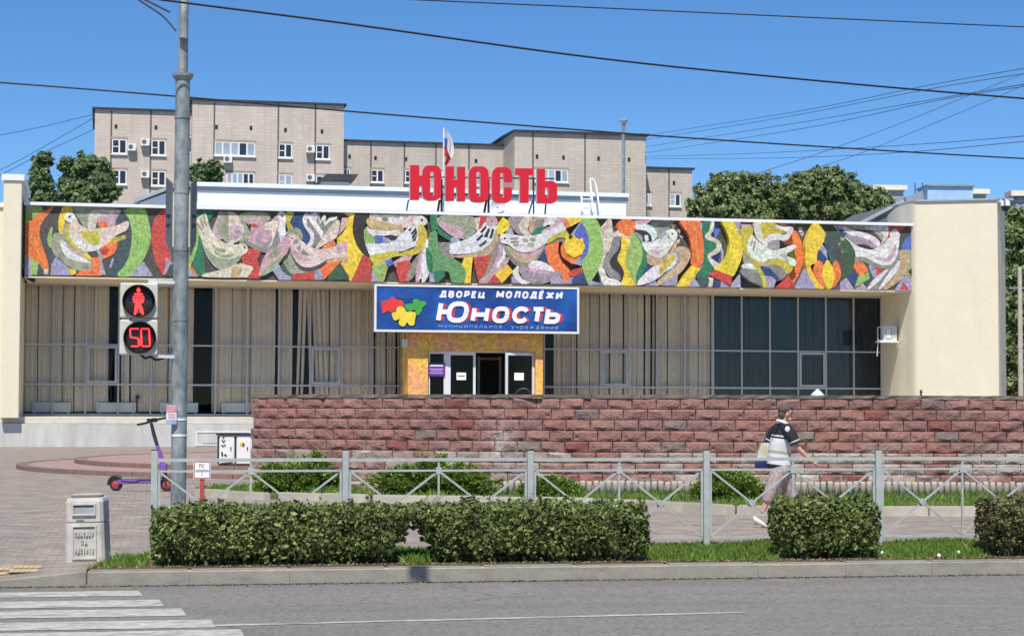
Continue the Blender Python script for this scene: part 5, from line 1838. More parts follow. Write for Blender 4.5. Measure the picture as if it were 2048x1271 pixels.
# right wing: a wall curving forward out of the facade
path = [(1762, 3.8), (1771, 3.1), (1783, 2.2), (1797, 1.3), (1812, .55), (1827, -.15), (1840, -.42), (1870, -.72), (1912, -1.13), (1955, -1.54), (1997, -1.95)]
fp = []
for px, y in path:
    h_ = B.hit(px, 690, y)
    fp.append((h_.x, y))
e = B.hit(2012, 690, -.7)
back = [(e.x, -.7), (e.x + .3, 9), (fp[0][0] + .6, 9)]
wt = B.hit(1995, 401, -1.9).z
ctl = list(fp)
fine = []
for i in range(len(ctl) - 1):
    p0, p1, p2, p3 = ctl[max(i - 1, 0)], ctl[i], ctl[i + 1], ctl[min(i + 2, len(ctl) - 1)]
    for k_ in range(4):
        t_ = k_ / 4
        fine.append(tuple(.5 * (2 * p1[a_] + (p2[a_] - p0[a_]) * t_ + (2 * p0[a_] - 5 * p1[a_] + 4 * p2[a_] - p3[a_]) * t_ ** 2 + (3 * p1[a_] - p0[a_] - 3 * p2[a_] + p3[a_]) * t_ ** 3) for a_ in (0, 1)))
fine.append(ctl[-1])
mb = MB()
poly = fine + back
tops = []
for i, (x_, y_) in enumerate(poly):
    if i < len(fine):
        s = i / (len(fine) - 1)
        dz = -.9 * max(0, 1 - s / .42) ** 2.2
    else:
        dz = -.25 if i > len(fine) else 0
    tops.append(wt + dz)
n_ = len(poly)
vs_ = [(p_[0], p_[1], .2) for p_ in poly] + [(p_[0], p_[1], z_) for p_, z_ in zip(poly, tops)]
fs_ = [(i, (i + 1) % n_, (i + 1) % n_ + n_, i + n_) for i in range(n_)] + [tuple(range(n_, 2 * n_))]
mb.add(vs_, fs_).build('right_wing', M['cream'], pal_, smooth=True)
# its flashing
fl = MB()
for a, b, za, zb_ in zip(fine[11:-1], fine[12:], tops[11:], tops[12:]):
    fl.add([(a[0], a[1] - .1, za + .02), (b[0], b[1] - .1, zb_ + .02), (b[0], b[1] + .5, zb_ + .05), (a[0], a[1] + .5, za + .05), (a[0], a[1] - .1, za + .10), (b[0], b[1] - .1, zb_ + .10), (b[0], b[1] + .5, zb_ + .13), (a[0], a[1] + .5, za + .13)],
           [(0, 3, 2, 1), (4, 5, 6, 7), (0, 1, 5, 4), (1, 2, 6, 5), (2, 3, 7, 6), (3, 0, 4, 7)])
a = fine[-1]
fl.box(a[0], e.x - .2, -2.0, -.6, wt + .021, wt + .1)
fl.build('wing_flashing', M['copinggrey'], pal_)
# low roof running up to the wing
M['gableshade'] = pm('slate grey cladding', (.115, .125, .135), .7, 2, .2)  # gable grey darkened to hold the shade of the roof underside
r0, r1 = B.hit(1712, 440, 3), B.hit(1800, 407, 3)
r2 = B.hit(1800, 445, 3)
MB().prism([(r0.x, r0.z - .42), (r2.x, r2.z - .42), (r1.x, r1.z + .018), ], 2.72, 9).build('gable', M['gableshade'], pal_)
MB().add([(r0.x - .3, 2.55, r0.z - .42), (r1.x, 2.55, r1.z + .02), (r1.x, 2.7, r1.z + .02), (r0.x - .3, 2.7, r0.z - .42), (r0.x - .3, 2.55, r0.z - .28), (r1.x, 2.55, r1.z + .16), (r1.x, 2.7, r1.z + .16), (r0.x - .3, 2.7, r0.z - .28)],
         [(0, 3, 2, 1), (4, 5, 6, 7), (0, 1, 5, 4), (1, 2, 6, 5), (2, 3, 7, 6), (3, 0, 4, 7)]).build('gable_roof', M['copinggrey'], pal_)

# raised hall block behind
HY = 9.0
ha, hb = B.hit(395, 400, HY).x, B.hit(1252, 400, HY).x
hz = (B.hit(400, 376, HY).z + B.hit(1245, 392, HY).z) / 2
MB().box(ha, hb, HY, 28, ZT, hz).build('hall_block', M['whitewall'], pal_)
MB().box(ha - .1, hb + .1, HY - .18, 28.2, hz + .003, hz + .2).build('hall_coping', M['coping'], pal_)
MB().box(ha - .1, hb + .1, HY - .06, 28.1, hz - .2, hz - .003).build('hall_shade_band', M['copinggrey'], pal_)  # grey strip painting in the shadow below the hall coping
g0, g1 = B.hit(280, 397, HY), B.hit(345, 366, HY)
gz = hz + .05
MB().prism([(g0.x, ZT), (ha - .003, ZT), (ha - .003, gz - .15), (g1.x, gz - .25), (g0.x, g0.z - .15)], HY + .3, 26).build('hall_lean_to', M['whitewall'], pal_)
MB().prism([(g0.x - .25, g0.z - .2), (g1.x, gz - .16), (ha - .12, gz - .05), (ha - .12, gz + .12), (g1.x, gz + .0), (g0.x - .25, g0.z - .02)], HY - .1, 26.1).build('lean_to_roof', M['copinggrey'], pal_)

# air conditioner on the wing
p = B.hit(1772, 667, 1.4)
t = thing('air_conditioner', 'white air conditioner on a bracket in the shade of the cream wing', 'air conditioner', B.M)
a0 = B.hit(1764, 652, 1.5); a1 = B.hit(1789, 682, 1.5)
MB().box(a0.x, a1.x, 1.2, 1.6, a1.z, a0.z).build('casing', M['whiteplastic'], t, bevel=.02)
MB().frame(a0.x + .05, a0.x + .35, a1.z + .1, a0.z - .08, .03, 1.17, 1.2).build('grille', M['copinggrey'], t)
for q in range(5):
    zz = a1.z + .15 + q * .09
    MB().box(a0.x + .36, a1.x - .03, 1.185, 1.199, zz, zz + .02).build('louvre', M['copinggrey'], t)
MB().box(a0.x - .25, a1.x + .05, 1.1, 1.7, a1.z - .07, a1.z - .01).build('bracket', M['coping'], t)
MB().tube([(a0.x - .2, 1.5, a1.z - .05), (a0.x - .25, 1.5, a1.z - .7)], .02, 6).build('drain_hose', M['whiteplastic'], t)
# wire frame box beside it
MB().frame(a0.x - .3, a0.x - .01, a1.z, a0.z - .05, .025, 1.3, 1.33).build('cage', M['coping'], t)

# security cameras
p = B.hit(2010, 412, -2.2)
t = thing('dome_camera', 'white dome camera with a black lens on the top corner of the cream wing', 'camera', B.M)
MB().bar((p.x - .4, -1.7, p.z + .25), (p.x + .02, -2.2, p.z + .22), .1).build('arm', M['whiteplastic'], t)
MB().lathe([(.1, .3), (.2, .22), (.22, 0.02)][::-1], (p.x + .02, -2.2, p.z - .02), 14).build('housing', M['whiteplastic'], t, smooth=True)
MB().lathe([(.02, -.24), (.12, -.2), (.19, -.08), (.2, .018)], (p.x + .02, -2.2, p.z - .02), 14).build('dome', M['black'], t, smooth=True)
p = B.hit(55, 556, .6)
t = thing('bullet_camera', 'small dark camera tucked under the soffit at its left end', 'camera', B.M)
MB().bar((p.x - .25, .5, p.z + .15), (p.x + .3, .3, p.z - .12), .16).build('body', M['blackmetal'], t)
MB().bar((p.x - .2, .5, p.z + .12), (p.x - .2, .6, p.z + .4), .06).build('mount', M['blackmetal'], t)

# ------------------------------------------------------------------ signboard under the frieze
SY = -.25
sa, sb = B.hit(749, 569, SY), B.hit(1158, 669, SY)
zta = (B.hit(749, 568, SY).z + B.hit(1158, 574, SY).z) / 2
zba = (B.hit(749, 663, SY).z + B.hit(1158, 667, SY).z) / 2
sg = thing('signboard', 'blue signboard with white lettering and a four-colour puzzle emblem above the doors', 'sign', B.M)
MB().frame(sa.x, sb.x, zba, zta, .09, SY - .03, SY + .2).build('frame', M['signframe'], sg)
MB().box(sa.x + .088, sb.x - .088, SY, SY + .15, zba + .088, zta - .088).build('panel', M['signblue'], sg)
def sp(x_, y_):
    """signboard close-up to its own plane"""
    u = (x_ - 42) / (1985 - 42)
    top_ = 35 + (75 - 35) * u
    bot_ = 498 + (516 - 498) * u
    return (sa.x + (sb.x - sa.x) * u, zta + (zba - zta) * (y_ - top_) / (bot_ - top_))
def sbox(x0, x1, y0, y1):
    a_ = sp(x0, y0); b_ = sp(x1, y1)
    a2 = sp(x0, y1); b2 = sp(x1, y0)
    return (a_[0], b_[0], (a2[1] + b_[1]) / 2, (a_[1] + b2[1]) / 2)
stroke_text('letter', 'ДВОРЕЦ', sbox(648, 1085, 105, 174), SY - .03, .03, M['signwhite'], sg, t=.27, shear=.18, gap=.26)
stroke_text('letter', 'МОЛОДЁЖИ', sbox(1183, 1828, 112, 183), SY - .03, .03, M['signwhite'], sg, t=.27, shear=.18, gap=.26)
BIGL = (('Ю', (612, 938, 204, 412)), ('н', (938, 1128, 252, 414)), ('о', (1134, 1322, 254, 416)), ('с', (1326, 1506, 256, 418)), ('т', (1500, 1660, 260, 419)), ('ь', (1642, 1812, 264, 422)))
for dx in (.07, .13):
    for c_, bx4 in BIGL:
        stroke_text('letter_shadow', c_, [v + o_ for v, o_ in zip(sbox(*bx4), (dx, dx, .0, .0))], SY - .02 + dx * .05, .015, M['signred'], sg, t=.22 if c_ == 'Ю' else .265, shear=.17)
for c_, bx4 in BIGL:
    stroke_text('letter', c_, sbox(*bx4), SY - .06, .02, M['signwhite'], sg, t=.22 if c_ == 'Ю' else .265, shear=.17)
stroke_text('small_letter', 'муниципальное', sbox(640, 1245, 432, 462), SY - .02, .02, M['signpale'], sg, t=.2, shear=.1, gap=.5)
stroke_text('small_letter', 'учреждение', sbox(1330, 1785, 442, 472), SY - .02, .02, M['signpale'], sg, t=.2, shear=.1, gap=.5)
for k_, (mk, txt) in enumerate((('shadowprint', '225,335 260,320 330,320 400,330 440,350 430,400 420,440 380,450 350,430 320,460 290,455 270,430 250,400 225,390'),
                ('puzzleblue', '235,150 270,115 320,105 350,110 360,135 405,150 410,175 380,180 360,205 330,205 310,180 250,170'),
                ('puzzlered', '108,205 180,190 195,165 230,165 245,185 300,200 316,240 280,265 240,260 235,300 190,312 165,298 120,318 112,260'),
                ('puzzlegreen', '328,235 400,225 398,190 440,180 460,200 512,205 522,235 490,265 482,300 450,338 425,320 420,285 370,302 333,275'),
                ('puzzleyellow', '203,320 245,305 250,265 300,253 330,285 345,308 390,305 427,320 420,380 412,432 370,437 347,408 325,442 300,447 268,420 276,375 240,390 220,378'))):
    pts = catmull([tuple(float(v) for v in s.split(',')) for s in txt.split()], 4)
    MB().prism([sp(*p_) for p_ in pts], SY - .02 - .008 * k_, SY).build('emblem_shadow' if k_ == 0 else 'emblem_piece', M[mk], sg, fix=True)

# ------------------------------------------------------------------ red letters on the roof
RY = 1.6
rs = thing('rooftop_letters', 'big red block letters on dark steel struts along the roof edge', 'sign', B.M)
def rp(x_, y_):
    h_ = B.hit(780 + x_ / 4.096, 230 + y_ / 4.096, RY)
    return (h_.x, h_.z)
def warp(pts):
    return [rp(*p_) for p_ in pts]
def plate(name, solids, rings):
    """letter face plus white side band"""
    o = None
    for mat, y0, y1, nm, g in ((M['letterred'], RY, RY + .03, name, 0), (M['whiteplastic'], RY + .031, RY + .28, 'letter_return', 0)):
        mb = MB()
        for s in solids:
            w_ = warp(s)
            mb.prism(w_, y0, y1)
        for a_, b_ in rings:
            mb.ring(warp(a_), warp(b_), y0, y1)
        ob_ = mb.build(nm, mat, rs if o is None else o, fix=True)
        o = o or ob_
R4 = lambda a, b, c, d: [(a, c), (b, c), (b, d), (a, d)]
rr = lambda a, b, c, d, r: rrect(a, b, c, d, r, 5)
plate('letter', [R4(165, 240, 410, 694), R4(240, 265, 495, 580)], [(rr(265, 420, 413, 700, 55), rr(330, 362, 462, 660, 15))])
plate('letter', [R4(455, 525, 420, 703), R4(550, 616, 424, 706), R4(525, 550, 528, 592)], [])
plate('letter', [], [(rr(646, 809, 420, 715, 58), rr(710, 741, 465, 668, 15))])
c_out = rr(836, 1000, 426, 720, 58); c_in = rr(904, 933, 472, 676, 14)
# С: ring with its right side cut open
cl1 = [(1000, 555), (1000, 484)] + [(942 + 58 * math.cos(math.radians(a)), 484 - 58 * math.sin(math.radians(a))) for a in range(0, 91, 15)] + [(894 - 58 * math.sin(math.radians(a)), 484 - 58 * math.cos(math.radians(a))) for a in range(0, 91, 15)] + \
      [(894 - 58 * math.cos(math.radians(a)), 662 + 58 * math.sin(math.radians(a))) for a in range(0, 91, 15)] + [(942 + 58 * math.sin(math.radians(a)), 662 + 58 * math.cos(math.radians(a))) for a in range(0, 91, 15)] + [(1000, 592), (933, 592)] + \
      [(933, 664), (926, 674), (911, 674), (904, 664), (904, 484), (911, 473), (926, 473), (933, 484), (933, 555)]
plate('letter', [cl1], [])
plate('letter', [R4(1025, 1176, 436, 492), R4(1065, 1137, 492, 717)], [])
ar_ = lambda cx_, cy_, r_, a0, a1: [(cx_ + r_ * math.cos(math.radians(a_)), cy_ + r_ * math.sin(math.radians(a_))) for a_ in range(a0, a1 + 1, 15)]
plate('letter', [R4(1205, 1271, 440, 722), [(1271, 540)] + ar_(1325, 585, 45, -90, 0) + ar_(1325, 678, 45, 0, 90) + [(1271, 722), (1271, 672), (1289, 672), (1298, 663), (1298, 601), (1289, 592), (1271, 592)]], [])
zr = ZT + .25
def strut(x_, y_, xb_, dy_, w_=.07):
    a_ = rp(x_, y_); b_ = rp(xb_, 800)
    MB().bar((a_[0], RY + .3, a_[1]), (b_[0], RY + .3 + dy_, zr), w_).build('strut', M['lettersteel'], rs)
for x_, xb_ in ((160, 140), (415, 398), (432, 432), (800, 780), (818, 818), (1182, 1142), (1188, 1188), (1292, 1280)):
    strut(x_, 520 if x_ in (432, 818, 1188) else 690, xb_, .0, .09 if x_ in (800, 818, 415, 432) else .06)
for y_ in (500, 640):
    a_, b_ = rp(170, y_), rp(1360, y_ + 15)
    MB().bar((a_[0], RY + .32, a_[1]), (b_[0], RY + .32, b_[1]), .06).build('cross_bar', M['lettersteel'], rs)
# satellite dish behind the letters
p = B.hit(996, 413, 3.0)
t = thing('satellite_dish', 'pale grey satellite dish half hidden behind the red letters', 'dish', B.M)
MB().lathey([(.02, .12), (.2, .08), (.34, 0.0), (.36, -.02), (.34, -.01), (.2, .06), (.02, .09)], (p.x, 3.0, p.z), 18).build('bowl', M['coping'], t, smooth=True)
MB().bar((p.x, 3.1, p.z), (p.x, 3.2, ZT + .2), .07).build('mast', M['galv'], t)
# flag above the letters
pt, pbm = B.hit(889, 258, 2.2), B.hit(889, 335, 2.2)
t = thing('flag', 'white blue and red flag hanging slack from a pole behind the red letters', 'flag', B.M)
MB().tube([(pbm.x - .03, 2.2, ZT + .2), (pt.x - .03, 2.2, pt.z + .05)], .035, 8).build('pole', M['coping'], t)
def cloth(name, mat, rowsxz):
    vs_ = []
    for k_, (xl, xr_, z_) in enumerate(rowsxz):
        for q in range(7):
            s = q / 6
            vs_.append((xl + (xr_ - xl) * s, 2.12 + .09 * math.sin(s * 7 + k_ * .9), z_ - .05 * s))
    n_ = len(rowsxz)
    MB().add(vs_, [(i * 7 + q, i * 7 + q + 1, i * 7 + q + 8, i * 7 + q + 7) for i in range(n_ - 1) for q in range(6)]).build(name, mat, t, smooth=True)
def fr_rows(rows):
    out = []
    for a_, b_, y_ in rows:
        h0, h1 = B.hit(780 + a_ / 4.096, 230 + y_ / 4.096, 2.2), B.hit(780 + b_ / 4.096, 230 + y_ / 4.096, 2.2)
        out.append((h0.x, h1.x, h0.z))
    return out
cloth('white_band', M['flagwhite'], fr_rows([(443, 455, 110), (443, 485, 140), (470, 508, 195), (465, 520, 250), (470, 518, 300), (485, 505, 345)]))
cloth('blue_band', M['flagblue'], fr_rows([(441, 470, 190), (441, 468, 225), (441, 466, 262)]))
cloth('red_band', M['flagred'], fr_rows([(440, 466, 262), (438, 478, 300), (440, 488, 325), (458, 495, 350), (450, 480, 380), (440, 460, 408)]))
# roof ladder
t = thing('roof_ladder', 'pale steel hooped ladder leaning over the white hall parapet', 'ladder', B.M)
def lp(x_, y_, yy):
    h_ = B.hit(780 + x_ / 4.096, 230 + y_ / 4.096, yy)
    return (h_.x, yy, h_.z)
for xa_, xt_ in ((1580, 1562), (1665, 1640)):
    MB().tube([lp(xa_, 800, HY - 1.2), lp(xt_ + 4, 640, HY - .5)], .05, 8).build('stile', M['coping'], t)
for y_ in (690, 760):
    MB().tube([lp(1572, y_, HY - .9), lp(1660, y_, HY - .9)], .04, 6).build('rung', M['coping'], t)
MB().tube([lp(1668, 800, HY - 1.0), lp(1642, 560, HY - .4), lp(1640, 530, HY - .4), lp(1655, 520, HY - .4), lp(1675, 540, HY - .4), lp(1690, 590, HY - .4), lp(1720, 800, HY - .9)], .05, 8).build('handrail', M['coping'], t, smooth=True)
# awning-like dark hatch on the hall roof
p0_, p1_ = B.hit(648, 352, HY + 3), B.hit(712, 366, HY + 3)
t = thing('roof_hood', 'black wedge shaped hood lying on the hall roof', 'roof hood', B.M)
h0 = B.hit(632, 366, HY + 3); h1 = B.hit(650, 352, HY + 3); h2 = B.hit(712, 353, HY + 3); h3 = B.hit(703, 366, HY + 3)
MB().prism([(h0.x, h0.z), (h3.x, h3.z), (h2.x, h2.z), (h1.x, h1.z)], HY + 2, HY + 4).build('hood', M['bitumen'], t)
MB().box(h0.x + .2, h3.x - .2, HY + 2.2, HY + 3.8, hz + .2, h0.z).build('base', M['copinggrey'], t)
# ------------------------------------------------------------------ apartment block far behind
apt = thing('apartment_block', 'tall beige tiled panel apartment block rising behind the palace', 'building', A.M)
def sect(name, px0, px1, pyt0, pyt1, y, mat, depth=14, ret=None):
    a, b = A.hit(px0, pyt0, y), A.hit(px1, pyt1, y)
    zt_ = (a.z + b.z) / 2
    o = MB().box(a.x, b.x, y, y + depth, -.3, zt_).build(name, mat, apt)
    MB().box(a.x - .25, b.x + .25, y - .25, y + depth, zt_ + .003, zt_ + .17).build('roof_edge', M['bitumen'], o)
    return o
def joints(o, pxs, pyt, y):
    for px in pxs:
        h_ = A.hit(px, pyt, y)
        MB().box(h_.x - .07, h_.x + .07, y - .03, y, 0, h_.z).build('panel_joint', M['joint'], o)
def awin(o, px0, px1, py0, py1, y, kind='d', sill=True):
    a, b = A.hit(px0, py0, y), A.hit(px1, py1, y)
    w = MB().frame(a.x, b.x, b.z, a.z, .10, y - .03, y + .03).build('window', M['winframe'], o)
    n = 2 if (b.x - a.x) < 2.2 else 5
    for i in range(n):
        x0, x1 = a.x + (b.x - a.x) * i / n, a.x + (b.x - a.x) * (i + 1) / n
        pale = (kind == 'p' and i < 3) or rng.random() < .22
        MB().box(max(x0, a.x + .1), min(x1, b.x - .1), y - .012, y, b.z + .1, a.z - .1).build('pane', M['winpale'] if pale else M['winpane'], w)
        if i:
            MB().box(x0 - .07, x0 + .07, y - .035, y - .013, b.z + .1, a.z - .1).build('bar', M['winframe'], w)
    if n == 2 and sill:
        MB().box(a.x + .1, (a.x + b.x) / 2 - .1, y - .03, y - .014, (a.z + b.z) / 2 - .04, (a.z + b.z) / 2 + .04).build('bar', M['winframe'], w)
    if sill:
        MB().box(a.x - .08, b.x + .08, y - .2, y, b.z - .12, b.z - .002).build('sill', M['winframe'], w)
    MB().box(a.x - .1, b.x + .1, y - .04, y, a.z + .003, a.z + .22).build('lintel', M['lintel'], w)
def avent(o, px, py, y):
    h_ = A.hit(px, py, y)
    MB().box(h_.x - .13, h_.x + .13, y - .02, y, h_.z - .25, h_.z + .15).build('vent', M['black'], o)
acs = []
def aac(px, py, y, label):
    h_ = A.hit(px, py, y)
    t = thing('air_conditioner', label, 'air conditioner', A.M, 'air conditioners on the apartment block')
    MB().box(h_.x - .4, h_.x + .4, y - .55, y - .15, h_.z - .32, h_.z + .32).build('casing', M['whiteplastic'], t)
    MB().lathey([(.22, -.02), (.22, 0)], (h_.x - .08, y - .552, h_.z), 14).build('fan', M['grime'], t)
    MB().box(h_.x - .35, h_.x + .35, y - .6, y, h_.z - .4, h_.z - .323).build('bracket', M['copinggrey'], t)

s1 = sect('left_section', 190, 392, 217, 226, 1.5, M['panelA'])
joints(s1, (223, 302), 222, 1.5)
for r_ in range(2):
    awin(s1, 224, 253, 278 + 61 * r_, 308 + 61 * r_, 1.5)
    awin(s1, 303, 331, 280 + 62 * r_, 311 + 61 * r_, 1.5)
for px, py in ((232, 252), (312, 254)):
    avent(s1, px, py, 1.5)
aac(263, 295, 1.5, 'white air conditioner right of the upper left window of the apartment block')
aac(290, 285, 1.5, 'white air conditioner left of the second upper window, highest on the left section')
aac(290, 349, 1.5, 'white air conditioner left of the lower window just above the palace roof at left')
awin(s1, 372, 384, 273, 306, 1.5, sill=False)

s2 = sect('tall_section', 385, 688, 201, 211, 0, M['panelA'])
joints(s2, (429, 557, 631), 205, 0)
awin(s2, 429, 510, 283, 313, 0, 'p')
awin(s2, 557, 584, 287, 316, 0)
awin(s2, 632, 659, 290, 319, 0)
awin(s2, 453, 508, 345, 376, 0, 'p')
awin(s2, 557, 584, 349, 378, 0)
awin(s2, 632, 659, 351, 380, 0)
for px, py in ((433, 253), (502, 255), (571, 259), (644, 262)):
    avent(s2, px, py, 0)
aac(455, 319, 0, 'white air conditioner below the wide glazed balcony of the apartment block')
aac(620, 299, 0, 'white air conditioner left of the last upper window on the tall section')
aac(620, 356, 0, 'white air conditioner left of the last lower window on the tall section')
s3 = sect('middle_section', 688, 1012, 283, 292, 1.8, M['panelC'])
joints(s3, (742, 809, 872, 938), 287, 1.8)
awin(s3, 742, 767, 339, 365, 1.8)
awin(s3, 687, 700, 337, 352, 1.8, sill=False)
awin(s3, 810, 834, 340, 366, 1.8)
awin(s3, 873, 896, 343, 369, 1.8)
awin(s3, 940, 965, 345, 371, 1.8)
for px, py in ((699, 312), (751, 315), (812, 317), (952, 321)):
    avent(s3, px, py, 1.8)
# right section with a canted left flank
a, b = A.hit(1029, 264, -3), A.hit(1292, 272, -3)
zt_ = (a.z + b.z) / 2
lf = A.hit(1007, 280, 1.7)
s4 = MB().prismz([(lf.x, 1.7), (a.x, -3), (b.x, -3), (b.x, 11), (lf.x, 11)], -.3, zt_).build('right_section', M['panelC'], apt)
MB().prismz([(lf.x - .25, 1.5), (a.x - .1, -3.3), (b.x + .25, -3.3), (b.x + .25, 11), (lf.x - .25, 11)], zt_ + .003, zt_ + .2).build('roof_edge', M['bitumen'], s4)
joints(s4, (1066, 1170), 266, -3)
awin(s4, 1070, 1136, 338, 365, -3, 'p')
for px, py in ((1074, 312), (1127, 314), (1197, 316), (1258, 318)):
    avent(s4, px, py, -3)
s5 = sect('end_section', 1292, 1384, 336, 340, 0, M['panelC'])
joints(s5, (1338,), 338, 0)
awin(s5, 1293, 1302, 386, 411, 0)
awin(s5, 1339, 1361, 387, 413, 0)
avent(s5, 1348, 365, 0)

# flue pipe standing before the block
p0_ = B.hit(1247, 385, 12); p1_ = B.hit(1246, 243, 12)
t = thing('flue_pipe', 'tall thin grey flue pipe with a cowl rising beside the hall roof', 'flue', B.M)
MB().tube([(p0_.x, 12, ZT), (p0_.x, 12, p1_.z)], .085, 10).build('pipe', M['galv'], t, smooth=True)
MB().lathe([(.09, -.15), (.2, -.05), (.22, .05), (.1, .12)], (p0_.x, 12, p1_.z + .02), 12).build('cowl', M['roofgrey'], t, smooth=True)
for z_ in (p1_.z - 1.8, p1_.z - 3.4):
    MB().box(p0_.x - .22, p0_.x - .02, 11.95, 12.05, z_, z_ + .1).build('clamp', M['copinggrey'], t)

# ------------------------------------------------------------------ far roofs on the right
RZ = Frame(at(1800, 815, 150.0), 0.05)
def rbx(px0, px1, py0, py1, y):
    a, b = RZ.hit(px0, py0, y), RZ.hit(px1, py1, y)
    return a.x, b.x, b.z, a.z
t = thing('far_house', 'distant grey roofed house with cream capped chimneys and a pale blue dormer behind the wing', 'building', RZ.M)
x0, x1, z0, z1_ = rbx(1690, 2010, 398, 520, 0)
MB().box(x0, x1, 0, 14, -.3, rbx(0, 0, 0, 425, 0)[2]).build('wall', M['cream'], t)
rz0 = rbx(0, 0, 0, 428, 0)[2]; rz1 = rbx(0, 0, 0, 394, 6)[2]
MB().add([(x0 - .5, -.6, rz0), (x1 + .5, -.6, rz0), (x1 + .5, 14.6, rz0), (x0 - .5, 14.6, rz0), (x0 + 2, 7, rz1), (x1 - 2, 7, rz1)], [(0, 1, 5, 4), (1, 2, 5), (2, 3, 4, 5), (3, 0, 4), (3, 2, 1, 0)]).build('roof', M['roofgrey'], t)
for (a0_, a1_, c0_, c1_) in ((1751, 1807, 380, 410), (1946, 1972, 388, 410)):
    xa_, xb_, za_, zb_ = rbx(a0_, a1_, c0_, c1_, 3)
    ch = MB().box(xa_, xb_, 3, 4.5, za_ - 3, zb_).build('chimney', M['roofgrey'], t)
    MB().box(xa_ - .25, xb_ + .25, 2.7, 4.8, zb_ + .003, zb_ + .38).build('cap', M['roofcream'], ch)
xa_, xb_, za_, zb_ = rbx(1855, 1946, 372, 402, 1)
dm = MB().box(xa_, xb_, 1, 4, za_ - 1, zb_).build('dormer', M['bluesheet'], t)
MB().box(xa_ - .1, xb_ + .1, .8, 4.1, zb_ + .003, zb_ + .12).build('dormer_cap', M['roofgrey'], dm)
xa_, xb_, za_, zb_ = rbx(1812, 1856, 376, 402, 2)
MB().prism([(xa_, za_), (xb_, za_), (xb_, zb_), (xa_, zb_ - .7)], 2, 5).build('side_dormer', M['roofgrey'], t)
for px in (1830, 1845):
    q = RZ.hit(px, 365, 3)
    MB().tube([(q.x, 3, q.z - 1.2), (q.x, 3, q.z)], .04, 6).build('aerial', M['blackmetal'], t)
t = thing('slate_roofed_house', 'grey slate roofed house with a cream chimney cap at the right edge', 'building', RZ.M)
xa_, xb_, za_, zb_ = rbx(2016, 2110, 395, 520, 4)
MB().box(xa_, xb_ + 6, 4, 12, -.3, za_).build('wall', M['cream'], t)
MB().prism([(xa_ - .4, za_), (xb_ + 6, za_), (xb_ + 6, zb_), (xa_ + .6, zb_)], 3.6, 12).build('roof', M['roofgrey'], t)
for q in range(7):
    z_ = za_ + (zb_ - za_) * (q + .5) / 7
    MB().box(xa_ + .4, xb_ + 5, 3.52, 3.59, z_, z_ + .1).build('slate_course', M['copinggrey'], t)
xc_, xd_, zc_, zd_ = rbx(2021, 2060, 386, 392, 3.4)
MB().box(xc_, xd_, 3.2, 5, zc_, zd_ + .2).build('chimney_cap', M['roofcream'], t)

# ------------------------------------------------------------------ trees
def tree(name, label, base, trunk_h, blobs, n, leaf, mat, group=None, trunk_r=.2, seed=1):
    """blobs: (x, y, z, rx, ry, rz) about the trunk foot"""
    t = thing(name, label, 'tree', Matrix.Translation(base), group)
    r = random.Random(seed)
    mb = MB()
    mb.tube([(0, 0, -.3), (.05, 0, trunk_h * .4), (-.05, .05, trunk_h * .8), (0, 0, trunk_h)], [trunk_r * 1.25, trunk_r, trunk_r * .8, trunk_r * .5], 9)
    for bx_, by_, bz_, *_ in blobs:
        z0_ = min(trunk_h * r.uniform(.5, .9), bz_)
        mb.tube([(0, 0, z0_), (bx_ * .5, by_ * .5, (z0_ + bz_) / 2 + .2), (bx_, by_, bz_)], [trunk_r * .5, trunk_r * .3, trunk_r * .12], 6)
    mb.build('trunk', M['bark'], t, smooth=True)
    vol = np.array([b[3] * b[4] * b[5] for b in blobs]) ** .7
    cnts = np.maximum(10, (n * vol / vol.sum()).astype(int))
    Ps, Ns = [], []
    for (bx_, by_, bz_, rx, ry, rz), c in zip(blobs, cnts):
        # twig clusters near the blob surface, then leaves round each
        k_ = max(8, c // 26)
        d = unit(nrs.normal(size=(k_, 3)))
        rad = np.where(nrs.uniform(0, 1, k_) < .18, nrs.uniform(1.0, 1.4, k_), nrs.uniform(.3, 1.1, k_) ** .75)
        cen = d * rad[:, None] * np.array([rx, ry, rz]) + np.array([bx_, by_, bz_])
        idx = nrs.randint(0, k_, c)
        off = nrs.normal(size=(c, 3)) * min(rx, rz) * np.array([.13, .13, .12])
        Ps.append(cen[idx] + off)
        Ns.append(d[idx] * .6 + nrs.normal(size=(c, 3)) * .6 + np.array([0, -.35, .5]))
    P = np.concatenate(Ps); N_ = np.concatenate(Ns)
    link('crown', quads_mesh('crown', leaves(P, leaf, .55, N=N_)), mat, t)
    return t
def blob_px(base, Y, items):
    out = []
    for px, py, rx, rz in items:
        w = at(px, py, Y)
        s = Y / FPX
        out.append((w.x - base[0], rng.uniform(-1, 1) * rx * s * .4, w.z, rx * s, rx * s * .9, rz * s))
    return out
def px_tree(name, label, px, Y, items, n, leaf, mat, group=None, seed=1, tr=.22):
    w = at(px, 815, Y)
    base = (w.x, w.y, 0)
    bl = blob_px(base, Y, items)
    top_ = max(b[2] for b in bl)
    return tree(name, label, base, top_, bl, n, leaf, mat, group, tr, seed)
GT = 'trees standing behind the palace'
px_tree('poplar_tree', 'slim upright poplar beside the left pylon', 84, 128, [(86, 328, 16, 24), (80, 360, 22, 26), (88, 395, 26, 26), (84, 430, 26, 26), (95, 318, 9, 14)], 12000, .145, M['treeleaf2'], GT, 1)
px_tree('bushy_tree', 'round bushy tree before the left corner of the apartment block', 172, 126, [(128, 330, 10, 14), (165, 335, 30, 26), (150, 368, 30, 26), (195, 352, 26, 26), (212, 380, 24, 22), (172, 395, 38, 24), (205, 336, 14, 16), (175, 430, 36, 26)], 22000, .145, M['treeleaf2'], GT, 2)
